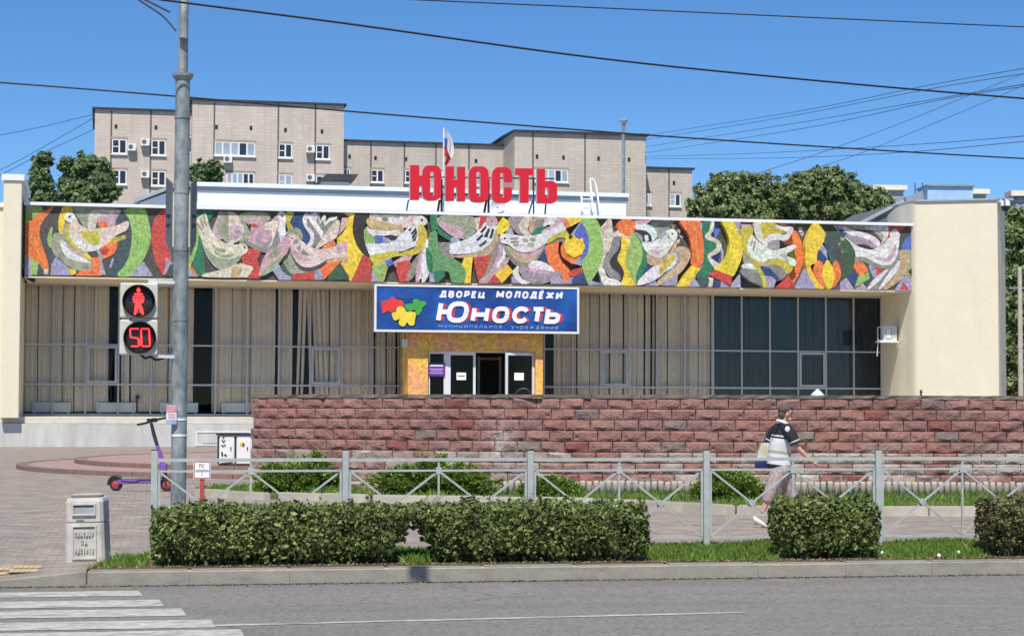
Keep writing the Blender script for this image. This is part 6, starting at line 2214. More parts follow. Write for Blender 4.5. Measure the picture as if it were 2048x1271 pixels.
px_tree('small_tree', 'small tree peeping over the white hall roof beside the signal pole', 412, 140, [(398, 340, 14, 16), (428, 338, 16, 16), (412, 356, 26, 18), (385, 345, 10, 14), (415, 390, 24, 24)], 10000, .145, M['treeleaf2'], GT, 3)
px_tree('willow_tree', 'wide loose green tree right of the apartment block', 1480, 132, [(1425, 400, 38, 30), (1465, 375, 40, 28), (1520, 385, 42, 32), (1560, 408, 30, 28), (1410, 428, 32, 26), (1480, 425, 60, 32), (1555, 440, 40, 26), (1440, 365, 22, 16)], 30000, .14, M['treeleaf'], GT, 4, .3)
px_tree('willow_tree', 'tall ragged green tree just left of the cream wing', 1660, 130, [(1610, 370, 34, 24), (1640, 352, 28, 18), (1675, 375, 40, 28), (1715, 392, 34, 26), (1620, 410, 42, 30), (1690, 420, 55, 30), (1750, 408, 32, 24), (1590, 395, 26, 26), (1660, 345, 16, 12), (1770, 420, 24, 22)], 34000, .14, M['treeleaf'], GT, 5, .3)
px_tree('street_tree', 'dense dark tree filling the gap right of the cream wing', 2050, 112, [(2040, 470, 38, 40), (2060, 540, 44, 50), (2030, 600, 26, 50), (2060, 640, 44, 60), (2040, 710, 36, 50), (2055, 770, 44, 40), (2028, 440, 22, 24), (2030, 760, 24, 36)], 28000, .14, M['treeleaf'], GT, 6, .3)

# utility pole at the right edge
w = at(2042, 815, 86.0)
t = thing('utility_pole', 'pale concrete utility pole at the right edge beyond the wing', 'pole', Matrix.Translation((w.x, w.y, 0)))
zt_ = at(2042, 535, 86.0).z
MB().tube([(0, 0, -.2), (0, 0, zt_)], [.13, .095], 10).build('shaft', M['edging'], t, smooth=True)
MB().bar((-.5, 0, zt_ - .9), (.5, 0, zt_ - .9), .08).build('crossarm', M['galv'], t)
# ------------------------------------------------------------------ pedestrian fence
fc = thing('pedestrian_fence', 'grey painted steel railing with crossed braces between road and path', 'fence', S.M)
posts = [S.hit(px, 1000, YF).x for px in (308, 690.5, 1060.5, 1412.5, 1756.5, 2090, 2416, 2735)]
RT, R2, RB = 1.045, .925, .165
for i, x_ in enumerate(posts):
    po = MB().box(x_ - .034, x_ + .034, YF - .034, YF + .034, -.05, 1.14 + rng.uniform(-.006, .006)).build('post', M['fence'], fc, bevel=.006)
    MB().box(x_ - .035, x_ + .035, YF - .035, YF + .035, 1.147, 1.155).build('post_cap', M['blackmetal'], po)
def rail(name, p, q, w_, h_):
    return MB().bar(p, q, w_, h_).build(name, M['fence'], fc)
for i in range(len(posts) - 1):
    a, b = posts[i] + .04, posts[i + 1] - .04
    m_ = (a + b) / 2
    dz = rng.uniform(-.006, .006)
    rail('top_rail', (a, YF, RT + dz), (b, YF, RT), .036, .036)
    rail('middle_rail', (a, YF, R2 + dz), (b, YF, R2), .022, .022)
    rail('bottom_rail', (a, YF, RB), (b, YF, RB), .022, .022)
    rail('end_bar', (a + .012, YF, RB), (a + .012, YF, R2), .022, .022)
    rail('end_bar', (b - .012, YF, RB), (b - .012, YF, R2), .022, .022)
    rail('centre_bar', (m_, YF, RB), (m_, YF, 1.02), .022, .022)
    MB().box(m_ - .03, m_ + .03, YF - .016, YF + .016, R2 - .04, R2 + .035).build('gusset', M['fence'], fc)
    for u, v in ((a + .03, m_ - .02), (m_ + .02, b - .03)):
        rail('brace', (u, YF - .008, R2 - .02), (v, YF - .008, RB + .02), .018, .021)
        rail('brace', (u, YF + .012, RB + .02), (v, YF + .012, R2 - .02), .018, .021)
        c_ = (u + v) / 2; zc_ = (R2 + RB) / 2
        MB().prism([(c_ - .045, zc_), (c_, zc_ - .045), (c_ + .045, zc_), (c_, zc_ + .045)], YF - .024, YF + .028).build('brace_boss', M['fence'], fc)

# ------------------------------------------------------------------ signal pole
PY = YF + .56
pw = S.hit(356.5, 1000, PY)
pole = thing('signal_pole', 'mottled galvanised steel lighting pole carrying the pedestrian signal', 'pole', S.M @ Matrix.Translation((pw.x, PY, 0)))
PX = S.M @ Vector((pw.x, PY, 0))
def pz(py):
    return S.hit(357, py, PY).z
z_c = pz(151)
def pr(px_w):
    return px_w / 2 * (PX.y / FPX)
shaft = MB().tube([(0, 0, -.1), (0, 0, pz(1000)), (0, 0, pz(700)), (0, 0, pz(400)), (0, 0, z_c)], [pr(31), pr(30.5), pr(31), pr(30.5), pr(29)], 20).build('lower_shaft', M['galv'], pole, smooth=True)
MB().lathe([(pr(31), -.05), (pr(42), -.012), (pr(43), .018), (pr(24), .03)], (0, 0, z_c), 20).build('collar', M['galv'], pole, smooth=False)
MB().tube([(0, 0, z_c - .02), (0, 0, pz(-140))], [pr(20), pr(19)], 16).build('upper_shaft', M['galv'], pole, smooth=True)
for py in (235, 385, 500, 640, 838, 870):
    z_ = pz(py)
    MB().tube([(0, 0, z_ - .012), (0, 0, z_ + .012)], pr(32.5), 20).build('band', M['galv'] if py < 800 else M['coping'], pole)
# bracket lamp arm stub near the top of the frame
MB().tube([(.01, -.05, pz(0)), (.0, -.09, pz(80))], .05, 10).build('arm_stub', M['galv'], pole)
# two sign plates seen nearly edge-on, clamped either side
M['platedark'] = pm('weathered sign back', (.15, .135, .125), .5, 5, .35, metal=.3, stretch=(1, 1, .3))
def plates(side, label):
    t = thing('road_sign', label, 'sign', S.M @ Matrix.Translation((pw.x, PY, 0)))
    zt_, zb_ = pz(350), pz(512)
    s = side
    ang = math.radians(68)
    x0, y0 = s * .10, -.02
    x1, y1 = s * .165, .30
    pl = MB()
    nrm = Vector((y1 - y0, -(x1 - x0), 0)).normalized() * .008
    zk = zt_ - .14
    prof = [(x0, y0, zt_ - .1), (x1, y1, zt_), (x1, y1, zb_ + .2), (x0, y0, zb_)]
    vs_ = [Vector(p_) - nrm for p_ in prof] + [Vector(p_) + nrm for p_ in prof]
    pl.add(vs_, [(0, 1, 2, 3), (7, 6, 5, 4), (0, 4, 5, 1), (1, 5, 6, 2), (2, 6, 7, 3), (3, 7, 4, 0)]).build('plate', M['platedark'], t, fix=True)
    for z_ in (zt_ - .45, zb_ + .35):
        MB().bar((s * .06, -.02, z_), (s * .15, .12, z_), .04).build('clamp', M['blackmetal'], t)
    MB().bar((x0 - s * .012, y0 - .0, zb_ + .1), (x0 - s * .012, y0, zt_ - .2), .014).build('stiffener', M['tlbox'], t)
plates(-1, 'traffic sign seen edge on, clamped to the left of the pole')
plates(1, 'traffic sign seen edge on, clamped to the right of the pole')

# pedestrian signal
TY = PY - .22
tw = lambda px, py, y=TY: S.hit(px, py, y)
sig = thing('pedestrian_signal', 'two-part pedestrian signal showing a red standing man and a red 50', 'traffic light', S.M)
ORG = tw(278, 640)
def head(px0, px1, py0, py1, nm):
    a, b = tw(px0, py0), tw(px1, py1)
    return MB().box(a.x, b.x, TY, TY + .16, b.z, a.z).build(nm, M['tlbox'], sig, bevel=.015)
h1_ = head(240.5, 315.5, 565, 636, 'upper_housing')
h2_ = head(239.5, 315, 638.5, 709.5, 'lower_housing')
def lens(parent, px, py):
    c_ = tw(px, py)
    r_ = 32 * (PX.y / FPX)
    # visor: open hood, longer on top
    n_ = 28
    vs_, fs_ = [], []
    for k_ in range(n_):
        a_ = 2 * math.pi * k_ / n_
        dep = .045 + .05 * max(0, math.sin(a_) + .25)
        for rr_ in (r_, r_ - .008):
            vs_.append((c_.x + rr_ * math.cos(a_), TY + .002, c_.z + rr_ * math.sin(a_)))
            vs_.append((c_.x + rr_ * math.cos(a_) * 1.0, TY - dep, c_.z + rr_ * math.sin(a_)))
    for k_ in range(n_):
        j = (k_ + 1) % n_
        a_, b_ = 4 * k_, 4 * j
        fs_ += [(a_, b_, b_ + 1, a_ + 1), (a_ + 3, b_ + 3, b_ + 2, a_ + 2), (a_ + 1, b_ + 1, b_ + 3, a_ + 3)]
    MB().add(vs_, fs_).build('visor', M['tlblack'], parent)
    MB().lathey([(r_ - .008, 0), (r_ - .02, -.006), (.01, -.012)], (c_.x, TY, c_.z), 26).build('lens', M['lens'], parent, smooth=True)
    return c_
c1_ = lens(h1_, 277.5, 602)
c2_ = lens(h2_, 279.5, 675)
kx = PX.y / FPX
man = MB()
def dot(px, py, r_=2.3):
    c_ = tw(px, py, TY - .02)
    man.lathey([(r_ * kx, -.003), (r_ * kx * .6, -.008), (.001, -.009)], (c_.x, TY - .014, c_.z), 7)
for px, py in ((275, 580), (279, 580), (277, 577), (277, 583), (271, 588), (275, 588), (279, 588), (283, 588), (268, 593), (273, 594), (277, 593), (281, 594), (286, 593), (267.5, 598), (272.5, 600), (277, 599), (281.5, 600), (286.5, 598),
               (269, 603), (273, 605), (277, 605), (281, 605), (285, 603), (272, 609.5), (276, 609.5), (280, 609.5), (271.5, 614), (275.5, 613.5), (279.5, 613.5), (282.5, 614), (271, 618.5), (274.5, 618), (281, 618), (284, 618.5), (270.5, 623), (273.5, 623), (281.5, 623), (285, 623), (270, 627), (285.5, 627)):
    dot(px, py)
man.build('red_man', M['led'], h1_)
dig = MB()
def seg(x0, y0, x1, y1):
    a, b = tw(x0, y0, TY - .02), tw(x1, y1, TY - .02)
    dig.bar((a.x, TY - .02, a.z), (b.x, TY - .02, b.z), .015, .012)
seg(260, 657, 277, 657); seg(260, 658, 261, 673); seg(261, 674, 276, 676); seg(277, 677, 278, 691); seg(262, 692, 277, 692)
seg(283, 657, 298, 657); seg(298, 658, 300, 691); seg(284, 692, 299, 692); seg(282, 658, 283, 691)
dig.build('red_digits', M['led'], h2_)
# arms and cable
MB().bar((tw(298, 563).x, TY + .05, tw(298, 562).z), (pw.x, PY, tw(298, 562).z), .035).build('upper_arm', M['coping'], sig)
MB().bar((tw(315, 711).x, TY + .06, tw(315, 712).z), (pw.x, PY, tw(315, 712).z), .035).build('lower_arm', M['coping'], sig)
pts = [(280, 708), (290, 716), (300, 712), (312, 719), (325, 716), (338, 708), (343, 695)]
MB().tube([(tw(px, py).x, TY + .05 + .02 * i, tw(px, py).z) for i, (px, py) in enumerate(pts)], .014, 6).build('cable', M['cable'], sig, smooth=True)
# small poster tied to the pole
ta = lambda px, py: S.hit(px, py, PY - .11)
po = thing('pole_poster', 'small faded red and blue leaflet taped to the pole above the scooter handlebar', 'poster', S.M)
a, b = ta(333, 810), ta(353, 848)
def pstrip(z0f, z1f, mat, nm, yo=0.0, x0f=0.0, x1f=1.0):
    n_ = 6
    vs_ = []
    for q in range(n_ + 1):
        s = x0f + (x1f - x0f) * q / n_
        x_ = a.x + (b.x - a.x) * s
        y_ = PY - .12 + .03 * (s - .6) ** 2 - yo
        vs_ += [(x_, y_, a.z + (b.z - a.z) * z0f), (x_, y_, a.z + (b.z - a.z) * z1f)]
    MB().add(vs_, [(2 * q, 2 * q + 1, 2 * q + 3, 2 * q + 2) for q in range(n_)]).build(nm, mat, po)
M['posterred'] = pm('faded red print', (0.62, 0.28, 0.30), .7, 30, .3)
M['posterblue'] = pm('faded blue print', (0.34, 0.40, 0.62), .7, 30, .2)
pstrip(0, 1, M['paper'], 'sheet')
pstrip(.02, .36, M['posterred'], 'red_band', .003)
pstrip(.74, .98, M['posterblue'], 'blue_band', .003)
for q in range(4):
    pstrip(.42 + q * .075, .45 + q * .075, M['posterred'], 'text_line', .003, .12, .88)

# ------------------------------------------------------------------ hedges
def hedge(name, label, items, nleaf, mat, seed, group='clipped hedges along the kerb', leafsize=.025):
    """items: boxes (x0, x1, y0, y1, z0, z1) in street axes"""
    cx_ = sum(i_[0] + i_[1] for i_ in items) / (2 * len(items))
    t = thing(name, label, 'hedge', S.M @ Matrix.Translation((cx_, items[0][2], 0)), group)
    r = random.Random(seed)
    vol = np.array([(i_[1] - i_[0]) for i_ in items])
    Ps, Ns = [], []
    st = MB()
    for it, f in zip(items, vol / vol.sum()):
        x0, x1, y0, y1, z0, z1 = it
        n_ = int(nleaf * f)
        # rounded box shell: sample cube directions with a superellipsoid
        d = nrs.normal(size=(n_, 3))
        d = d / (np.sum(np.abs(d) ** 5, axis=1, keepdims=True) ** (1 / 5))
        # even out along the length
        ux = nrs.uniform(-1, 1, n_)
        keepx = nrs.uniform(0, 1, n_) < .82
        d[:, 0] = np.where(keepx, ux, d[:, 0])
        ex = np.clip((np.abs(d[:, 0]) - .86) / .14, 0, 1)
        sc = 1 - .16 * ex ** 2
        dep = 1 - np.abs(nrs.normal(0, .10, n_))
        lump = 1 + .07 * np.sin(d[:, 0] * (x1 - x0) * 5 + seed) * np.sin(d[:, 2] * 4 + d[:, 0] * 3) + .03 * np.sin(d[:, 0] * (x1 - x0) * 11 + d[:, 2] * 5)
        P = np.stack([(x0 + x1) / 2 + d[:, 0] * (x1 - x0) / 2, (y0 + y1) / 2 + d[:, 1] * sc * dep * lump * (y1 - y0) / 2, (z0 + z1) / 2 + d[:, 2] * sc * dep * lump * (z1 - z0) / 2], 1)
        # bare lower ends, ragged top shoots
        kill = (nrs.uniform(0, 1, n_) < np.clip((z0 + .24 - P[:, 2]) / .2, 0, .85))
        up = (d[:, 2] > .8) & (nrs.uniform(0, 1, n_) < .18)
        P[up, 2] += np.abs(nrs.normal(0, .02, up.sum()))
        hole = np.sin(P[:, 0] * 7.3 + seed) * np.sin(P[:, 2] * 9.1 + P[:, 0] * 2.2 + seed) * np.sin(P[:, 1] * 5 + P[:, 0] * 3.7) + .5 * np.sin(P[:, 0] * 17 + P[:, 2] * 13 + seed)
        kill |= (hole > .62) & (nrs.uniform(0, 1, n_) < .8)
        # young shoots standing out of the clipped faces
        for q in range(int((x1 - x0) * 26)):
            sx_ = r.uniform(x0 + .03, x1 - .03) - cx_
            topf = r.random() < .62
            sy_ = (r.uniform(y0 + .06, y1 - .06) if topf else y0 + .03) - items[0][2]
            sz_ = z1 - .04 if topf else r.uniform(z0 + .15, z1 - .08)
            L_ = r.uniform(.05, .13)
            ex_, ey_, ez_ = sx_ + r.uniform(-.04, .04), sy_ + (r.uniform(-.03, .03) if topf else -L_ * .8), sz_ + (L_ if topf else r.uniform(-.03, .06))
            st.tube([(sx_, sy_, sz_), (ex_, ey_, ez_)], [.0035, .0015], 4)
            k_ = r.randint(4, 8)
            f_ = np.array([[r.uniform(.35, 1.05)] for _ in range(k_)])
            Ps.append(np.array([[sx_, sy_, sz_]]) * (1 - f_) + np.array([[ex_, ey_, ez_]]) * f_ + nrs.normal(size=(k_, 3)) * .011)
            Ns.append(nrs.normal(size=(k_, 3)))
        P[:, 0] -= cx_; P[:, 1] -= items[0][2]
        N_ = d * np.array([.5, 1, 1]) * .7 + nrs.normal(size=(n_, 3)) * .75
        Ps.append(P[~kill]); Ns.append(N_[~kill])
        for q in range(int((x1 - x0) * 16) if z0 < .2 else 0):
            bx_ = r.uniform(x0 + .06, x1 - .06) - cx_; by_ = r.uniform(y0 + .1, y1 - .1) - items[0][2]
            tx_, ty_ = bx_ + r.uniform(-.14, .14), by_ + r.uniform(-.16, .16)
            st.tube([(bx_, by_, 0), ((bx_ + tx_) / 2 + r.uniform(-.03, .03), (by_ + ty_) / 2, z1 * .45), (tx_, ty_, z1 - .08)], [.012, .008, .004], 5)
        # inner leaf mass, darker only because it is shaded
        ni = int(n_ * .22)
        P = np.stack([nrs.uniform(x0 + .1, x1 - .1, ni) - cx_, nrs.uniform(y0 + .12, y1 - .12, ni) - items[0][2], nrs.uniform(z0 + .1, z1 - .1, ni)], 1)
        Ps.append(P); Ns.append(nrs.normal(size=(ni, 3)))
    st.build('stems', M['bark'], t, smooth=True)['kind'] = 'stuff'
    P = np.concatenate(Ps); N_ = np.concatenate(Ns)
    link('foliage', quads_mesh('foliage', leaves(P, leafsize, .55, N=N_)), mat, t)
    return t
HY0, HY1 = .25, 1.05
hx = lambda px, py=1060, y=.6: S.hit(px, py, y).x
zt1 = S.hit(600, 1012, .5).z
gapx = hx(815)
hedge('clipped_hedge', 'longest dense clipped hedge, with an arched gap at its foot',
      [(hx(304), hx(784), HY0, HY1, .0, zt1), (hx(866), hx(1288), HY0, HY1, .0, zt1 + .015), (hx(762), hx(890), HY0 + .06, HY1 - .04, .36, zt1 - .02), (hx(778), hx(808), HY0 + .1, HY1 - .1, .22, .5), (hx(842), hx(872), HY0 + .1, HY1 - .1, .22, .5)], 88000, M['hedge'], 3)
hedge('clipped_hedge', 'short square clipped hedge under the walking woman',
      [(hx(1558), hx(1744), HY0 + .02, HY1, .0, zt1 + .03)], 18000, M['hedge'], 5)
hedge('clipped_hedge', 'browning clipped hedge cut off by the right edge',
      [(hx(1978), hx(2150), HY0 + .02, HY1, .04, zt1 + .04)], 16000, M['hedgedry'], 7)

# ------------------------------------------------------------------ junipers in the bed
def juniper(label, px0, px1, pyt, Y, seed, tall=None):
    a, b = at(px0, 900, Y).x, at(px1, 900, Y).x
    h_ = at(px0, pyt, Y).z
    t = thing('juniper_bush', label, 'shrub', Matrix.Translation(((a + b) / 2, Y, .05)), 'junipers in the bed')
    W_ = (b - a) / 2
    r = random.Random(seed)
    br = MB(); sprays = []
    nb = int(110 + 60 * W_)
    for q in range(nb):
        an_ = r.uniform(0, 2 * math.pi)
        L_ = r.uniform(.15, 1.0) ** .6
        ex_, ey_ = math.cos(an_) * W_ * L_, math.sin(an_) * min(W_, .85) * L_
        ez_ = h_ * (1.0 - .62 * L_ ** 1.6) * r.choice((1.0, .95, .8, .62, .4))
        if tall is not None and abs(ex_ - tall * W_) < .22 * W_:
            ez_ *= 1.18
        br.tube([(0, 0, 0), (ex_ * .45, ey_ * .45, ez_ * .62), (ex_, ey_, ez_)], [.014, .009, .003], 5)
        for k_ in range(46):
            f = r.uniform(.45, 1.08)
            wv = .13 * (1.25 - f)
            p_ = (ex_ * f + r.gauss(0, wv), ey_ * f + r.gauss(0, wv), ez_ * f ** .7 + r.gauss(0, .022) - .02)
            sprays.append((p_, (ex_ + r.gauss(0, .35), ey_ + r.gauss(0, .35), .22 + r.gauss(0, .15))))
    br.build('branches', M['bark'], t, smooth=True)
    P = np.array([s[0] for s in sprays]); D = unit(np.array([s[1] for s in sprays]))
    P[:, 2] = np.maximum(P[:, 2], .02)
    n_ = len(P)
    # each spray: three narrow flat blades fanned about its direction
    Vs = []
    for k_ in range(4):
        d = unit(D + nrs.normal(size=(n_, 3)) * .38)
        sd_ = unit(np.cross(d, np.array([0, 0, 1.0]) + nrs.normal(size=(n_, 3)) * .3))
        l_ = nrs.uniform(.05, .105, n_)[:, None]
        w_ = l_ * .17
        Vs.append(np.stack([P, P + d * l_ * .5 + sd_ * w_, P + d * l_, P + d * l_ * .5 - sd_ * w_], 1))
    link('foliage', quads_mesh('foliage', np.concatenate(Vs)), M['juniper'], t)
juniper('tallest juniper, spreading in the corner beside the white cabinet', 503, 692, 912, 36.2, 1, .5)
juniper('widest low juniper in the middle of the bed before the wall', 738, 1005, 918, 35.2, 2, -.1)
juniper('small low juniper right of the third fence post', 1042, 1160, 952, 34.2, 3)
juniper('feathery juniper just behind the walking woman', 1388, 1534, 940, 33.2, 4)

# ------------------------------------------------------------------ litter bin
bc = S.gnd(176, 1119)
bn = thing('litter_bin', 'grey cast concrete litter bin with raised lettering at the end of the grass', 'bin', S.M @ Matrix.Translation((bc.x, bc.y, 0)) @ Matrix.Rotation(math.radians(-1.2), 4, 'Y') @ Matrix.Rotation(math.radians(-9), 4, 'Z'))
BW, BH = .415, .66
def tri(z):      # half width at height
    return (BW / 2) * (1.02 - .08 * z / BH)
def binring(z, s=1.0, c=.035):
    w_ = tri(z) * s
    d0, d1 = -.19 * s, .19 * s
    return [(-w_ + c, d0, z), (w_ - c, d0, z), (w_, d0 + c, z), (w_, d1 - c, z), (w_ - c, d1, z), (-w_ + c, d1, z), (-w_, d1 - c, z), (-w_, d0 + c, z)]
MB().loft([binring(-.02), binring(.40)]).build('body', M['concretebin'], bn, bevel=.008)
MB().loft([binring(.406, .995), binring(BH - .04, 1.0), binring(BH, .93)]).build('head', M['concretebin'], bn, bevel=.008)
MB().loft([binring(BH + .002, .78), binring(BH + .02, .76)]).build('lid', M['grime'], bn)
MB().loft([[(x_, y_ * .3 + .05, z_) for x_, y_, z_ in binring(BH + .022, .8)], [(x_, y_ * .3 + .05, z_) for x_, y_, z_ in binring(BH + .035, .78)]]).build('lid_strip', M['concretebin'], bn)
MB().frame(-.125, .125, .475, .605, .02, -.212, -.185).build('slot_rim', M['concretebin'], bn, bevel=.005)
MB().box(-.106, .106, -.194, -.1905, .494, .587).build('slot_plate', M['binplate'], bn)
MB().box(-.106, .106, -.2, -.1945, .57, .588).build('slot_gap', M['grime'], bn)
MB().frame(-.128, .128, .02, .375, .018, -.206, -.185).build('panel_rim', M['concretebin'], bn, bevel=.004)
MB().box(-.108, .108, -.197, -.1906, .345, .356).build('panel_gap', M['grime'], bn)
MB().box(-.085, .0, -.2, -.19, .43, .45).build('latch', M['binplate'], bn)
for txt_, zz, xx in (('СПАСИБО', .262, .1), ('ЗА', .178, .034), ('ЧИСТОТУ', .088, .1)):
    stroke_text('raised_letter', txt_, (-xx, xx, zz, zz + .052), -.212, .022, M['concretebin'], bn, t=.2, gap=.3)

# ------------------------------------------------------------------ purple scooter
sc_c = ground(232, 981)
sw = thing('electric_scooter', 'purple electric kick scooter parked behind the signal pole', 'scooter', Matrix.Translation((sc_c.x, sc_c.y, 0)) @ Matrix.Rotation(math.radians(-8), 4, 'Z'))
ks = 1.0 / (FPX / sc_c.y)       # metres for a pixel at its distance
q_ = lambda px, py: ((px - 232) * ks, (981 - py) * ks)
def wheel(px, py, r_, nm):
    x_, z_ = q_(px, py)
    z_ = r_
    n_ = 22
    w = MB()
    w.lathey([(r_ * .62, -.025), (r_ * .9, -.028), (r_, -.012), (r_, .012), (r_ * .9, .028), (r_ * .62, .025)], (x_, 0, z_), n_)
    wo_ = w.build(nm, M['black'], sw, smooth=True)
    MB().lathey([(r_ * .58, -.03), (r_ * .25, -.035), (.012, -.045)], (x_, 0, z_), n_).build('hub', M['redmark'], wo_, smooth=True)
    return x_, z_
rx_, rz_ = wheel(232, 965, .128, 'rear_wheel')
fx_, fz_ = wheel(337, 965, .128, 'front_wheel')
# mudguard
MB().tube([(rx_ + .15 * math.cos(math.radians(a_)), 0, rz_ + .15 * math.sin(math.radians(a_))) for a_ in range(185, 40, -15)], .035, 8).build('mudguard', M['black'], sw, smooth=True)
x0_, z0_ = q_(243, 968); x1_, z1__ = q_(318, 962)
dk_ = MB().prism([(rx_ + .05, .13), (x1_ + .05, .16), (x1_ + .12, .24), (x1_ + .04, .25), (x0_ + .05, .215), (rx_ + .05, .22)], -.07, .07).build('deck', M['purple'], sw, bevel=.012)
MB().prism([(rx_ + .1, .222), (x1_, .252), (x1_, .258), (rx_ + .1, .23)], -.06, .06).build('deck_mat', M['black'], dk_)
MB().prism([(rx_ + .12, .195), (rx_ + .3, .17), (rx_ + .45, .175), (rx_ + .5, .21), (x1_ - .02, .22), (x1_ - .02, .235), (rx_ + .48, .225), (rx_ + .42, .19), (rx_ + .3, .186), (rx_ + .14, .21)], -.078, -.07).build('side_stripe', M['black'], dk_)
# steering column
ba = q_(327, 935); tp_ = q_(303, 845)
MB().tube([(ba[0] + .03, 0, ba[1] - .05), (ba[0] - .02, 0, ba[1] + .2), (q_(316, 890)[0], 0, q_(316, 890)[1])], [.06, .045, .036], 12).build('lower_column', M['purple'], sw, smooth=True)
MB().tube([(q_(316, 890)[0], 0, q_(316, 890)[1]), (q_(309, 868)[0], 0, q_(309, 868)[1]), (tp_[0], 0, tp_[1])], [.036, .038, .03], 12).build('upper_column', M['blackmetal'], sw, smooth=True)
MB().box(ba[0] - .06, ba[0] + .1, -.05, .05, ba[1] - .1, ba[1] + .1).build('fork_head', M['purple'], sw, bevel=.03)
for y_ in (-.05, .05):
    MB().bar((ba[0] + .05, y_, ba[1] - .05), (fx_, y_, fz_), .03, .05).build('fork', M['blackmetal'], sw)
# front mudguard over the wheel
MB().tube([(fx_ + .155 * math.cos(math.radians(a_)), 0, fz_ + .155 * math.sin(math.radians(a_))) for a_ in range(150, 20, -15)], .03, 8).build('front_mudguard', M['black'], sw, smooth=True)
# handlebar, turned so that it shows obliquely
hb = [q_(283, 849), (q_(303, 842)), q_(334, 835)]
MB().tube([(hb[0][0], -.24, hb[0][1]), (hb[0][0] + .12, -.12, hb[0][1] + .03), (hb[1][0], 0, hb[1][1]), (hb[2][0] - .1, .12, hb[2][1] - .01), (hb[2][0], .24, hb[2][1])], .022, 8).build('handlebar', M['black'], sw, smooth=True)
MB().lathe([(.05, -.04), (.06, 0), (.05, .035), (.02, .045)], (hb[1][0] + .06, .03, hb[1][1] + .02), 10).build('display', M['black'], sw, smooth=True)
MB().box(hb[1][0] - .06, hb[1][0] + .02, -.08, 0, hb[1][1] - .01, hb[1][1] + .05).build('brake_lever', M['black'], sw)
MB().bar((x1_ - .02, -.05, .17), (x1_ + .06, -.16, .0), .022).build('kickstand', M['redmark'], sw)

# ------------------------------------------------------------------ small notice on a red post
nc = ground(404, 1008)
ns = thing('small_notice', 'small white notice with a red border on a red post before the bed', 'sign', Matrix.Translation((nc.x, nc.y, 0)))
kn = nc.y / FPX
zz = lambda py: at(404, py, nc.y).z
MB().box(-.035, .035, -.02, .02, -.05, zz(955)).build('post', M['redmark'], ns)
MB().box(-17 * kn, 17 * kn, -.035, -.021, zz(957), zz(921)).build('plate', M['paper'], ns)
MB().frame(-16 * kn, 16 * kn, zz(956), zz(922), .014, -.039, -.0355).build('border', M['redmark'], ns)
MB().box(-12 * kn, 12 * kn, -.038, -.0355, zz(940.5), zz(938.5)).build('rule', M['grime'], ns)
stroke_text('letter', 'ПС', (-6 * kn, 5 * kn, zz(935), zz(927)), -.041, .005, M['redmark'], ns, t=.16)
MB().box(-1 * kn, .6 * kn, -.038, -.0355, zz(951), zz(944)).build('stroke', M['redmark'], ns)

# ------------------------------------------------------------------ white electrical cabinet
cc_ = ground(467, 931, .2)
kc = cc_.y / FPX
cb = thing('electrical_cabinet', 'white two-door electrical cabinet with a black roof edge at the wall corner', 'cabinet', Matrix.Translation((cc_.x, cc_.y, 0)))
CB0 = .2
zc = lambda py: at(467, py, cc_.y).z
xx_ = lambda px: (px - 467) * kc
MB().box(xx_(434), xx_(503), 0, .5, CB0 + .05, zc(870)).build('body', M['cabinet'], cb)
MB().box(xx_(432), xx_(505), -.06, .56, zc(869.5), zc(866)).build('roof', M['black'], cb)
MB().box(xx_(434.5), xx_(438), -.02, -.003, CB0 + .06, zc(872)).build('hinge_strip', M['black'], cb)
MB().box(xx_(469), xx_(472.5), -.02, -.003, CB0 + .06, zc(872)).build('hinge_strip', M['black'], cb)
for a_, b_ in ((439, 468), (473.5, 501)):
    d_ = MB().box(xx_(a_), xx_(b_), -.03, -.003, zc(926), zc(873)).build('door', M['cabinet'], cb, bevel=.008)
    MB().box(xx_(b_ - 7), xx_(b_ - 5), -.045, -.031, zc(900), zc(893)).build('handle', M['blackmetal'], d_)
MB().lathey([(.06, -.02), (.05, -.035)], (xx_(484), -.012, zc(887)), 12).build('warning_disc', M['brass'], cb)
MB().lathey([(.03, -.02), (.025, -.03)], (xx_(487), -.03, zc(888)), 10).build('lock', M['black'], cb)
# scrawled graffiti marks on the left door
for pts in (((444, 878), (446, 884), (450, 880)), ((443, 889), (446, 893), (449, 888), (451, 892)), ((444, 903), (445, 911)), ((449, 908), (453, 911)), ((447, 872.5), (447, 875)), ((442, 926), (466, 924))):
    MB().tube([(xx_(a_), -.034, zc(b_)) for a_, b_ in pts], .016 if len(pts) > 2 else .022, 5).build('scrawl', M['black'], cb)
MB().box(xx_(436), xx_(502), .02, .48, CB0 - .05, CB0 + .048).build('base', M['grime'], cb)

# ------------------------------------------------------------------ walking woman
wc = ground(1563, 1054)
kw = 1.0 / 667.0
pn = thing('person', 'grey haired person in a striped dark polo and flowered trousers walking right with a bag', 'person', Matrix.Translation((wc.x, wc.y, 0)))
def zp(zx, zy, y):
    """close-up to metres: x forward, z up"""
    return ((zx - 377) * kw, y, (1200 - zy) * kw)
J = []
RB_ = .93
def jn(zx, zy, y, r_, r2=None):
    p_ = zp(zx, zy, y)
    J.append((p_[0], p_[1], p_[2], r_, r2 or r_))
    return len(J) - 1
pel = jn(365, 660, 0, .09, .10)
wst = jn(362, 520, 0, .10, .115)
chs = jn(372, 380, 0, .10, .12)
nkb = jn(392, 268, 0, .07, .09)
nk = jn(410, 215, 0, .05)
hd1 = jn(425, 185, 0, .062)
hd2 = jn(432, 148, 0, .088, .078)
hd3 = jn(430, 112, 0, .07)
sh = jn(415, 310, -.15, .045); el = jn(490, 455, -.22, .042); wr = jn(615, 580, -.2, .03); hn = jn(645, 610, -.2, .036)
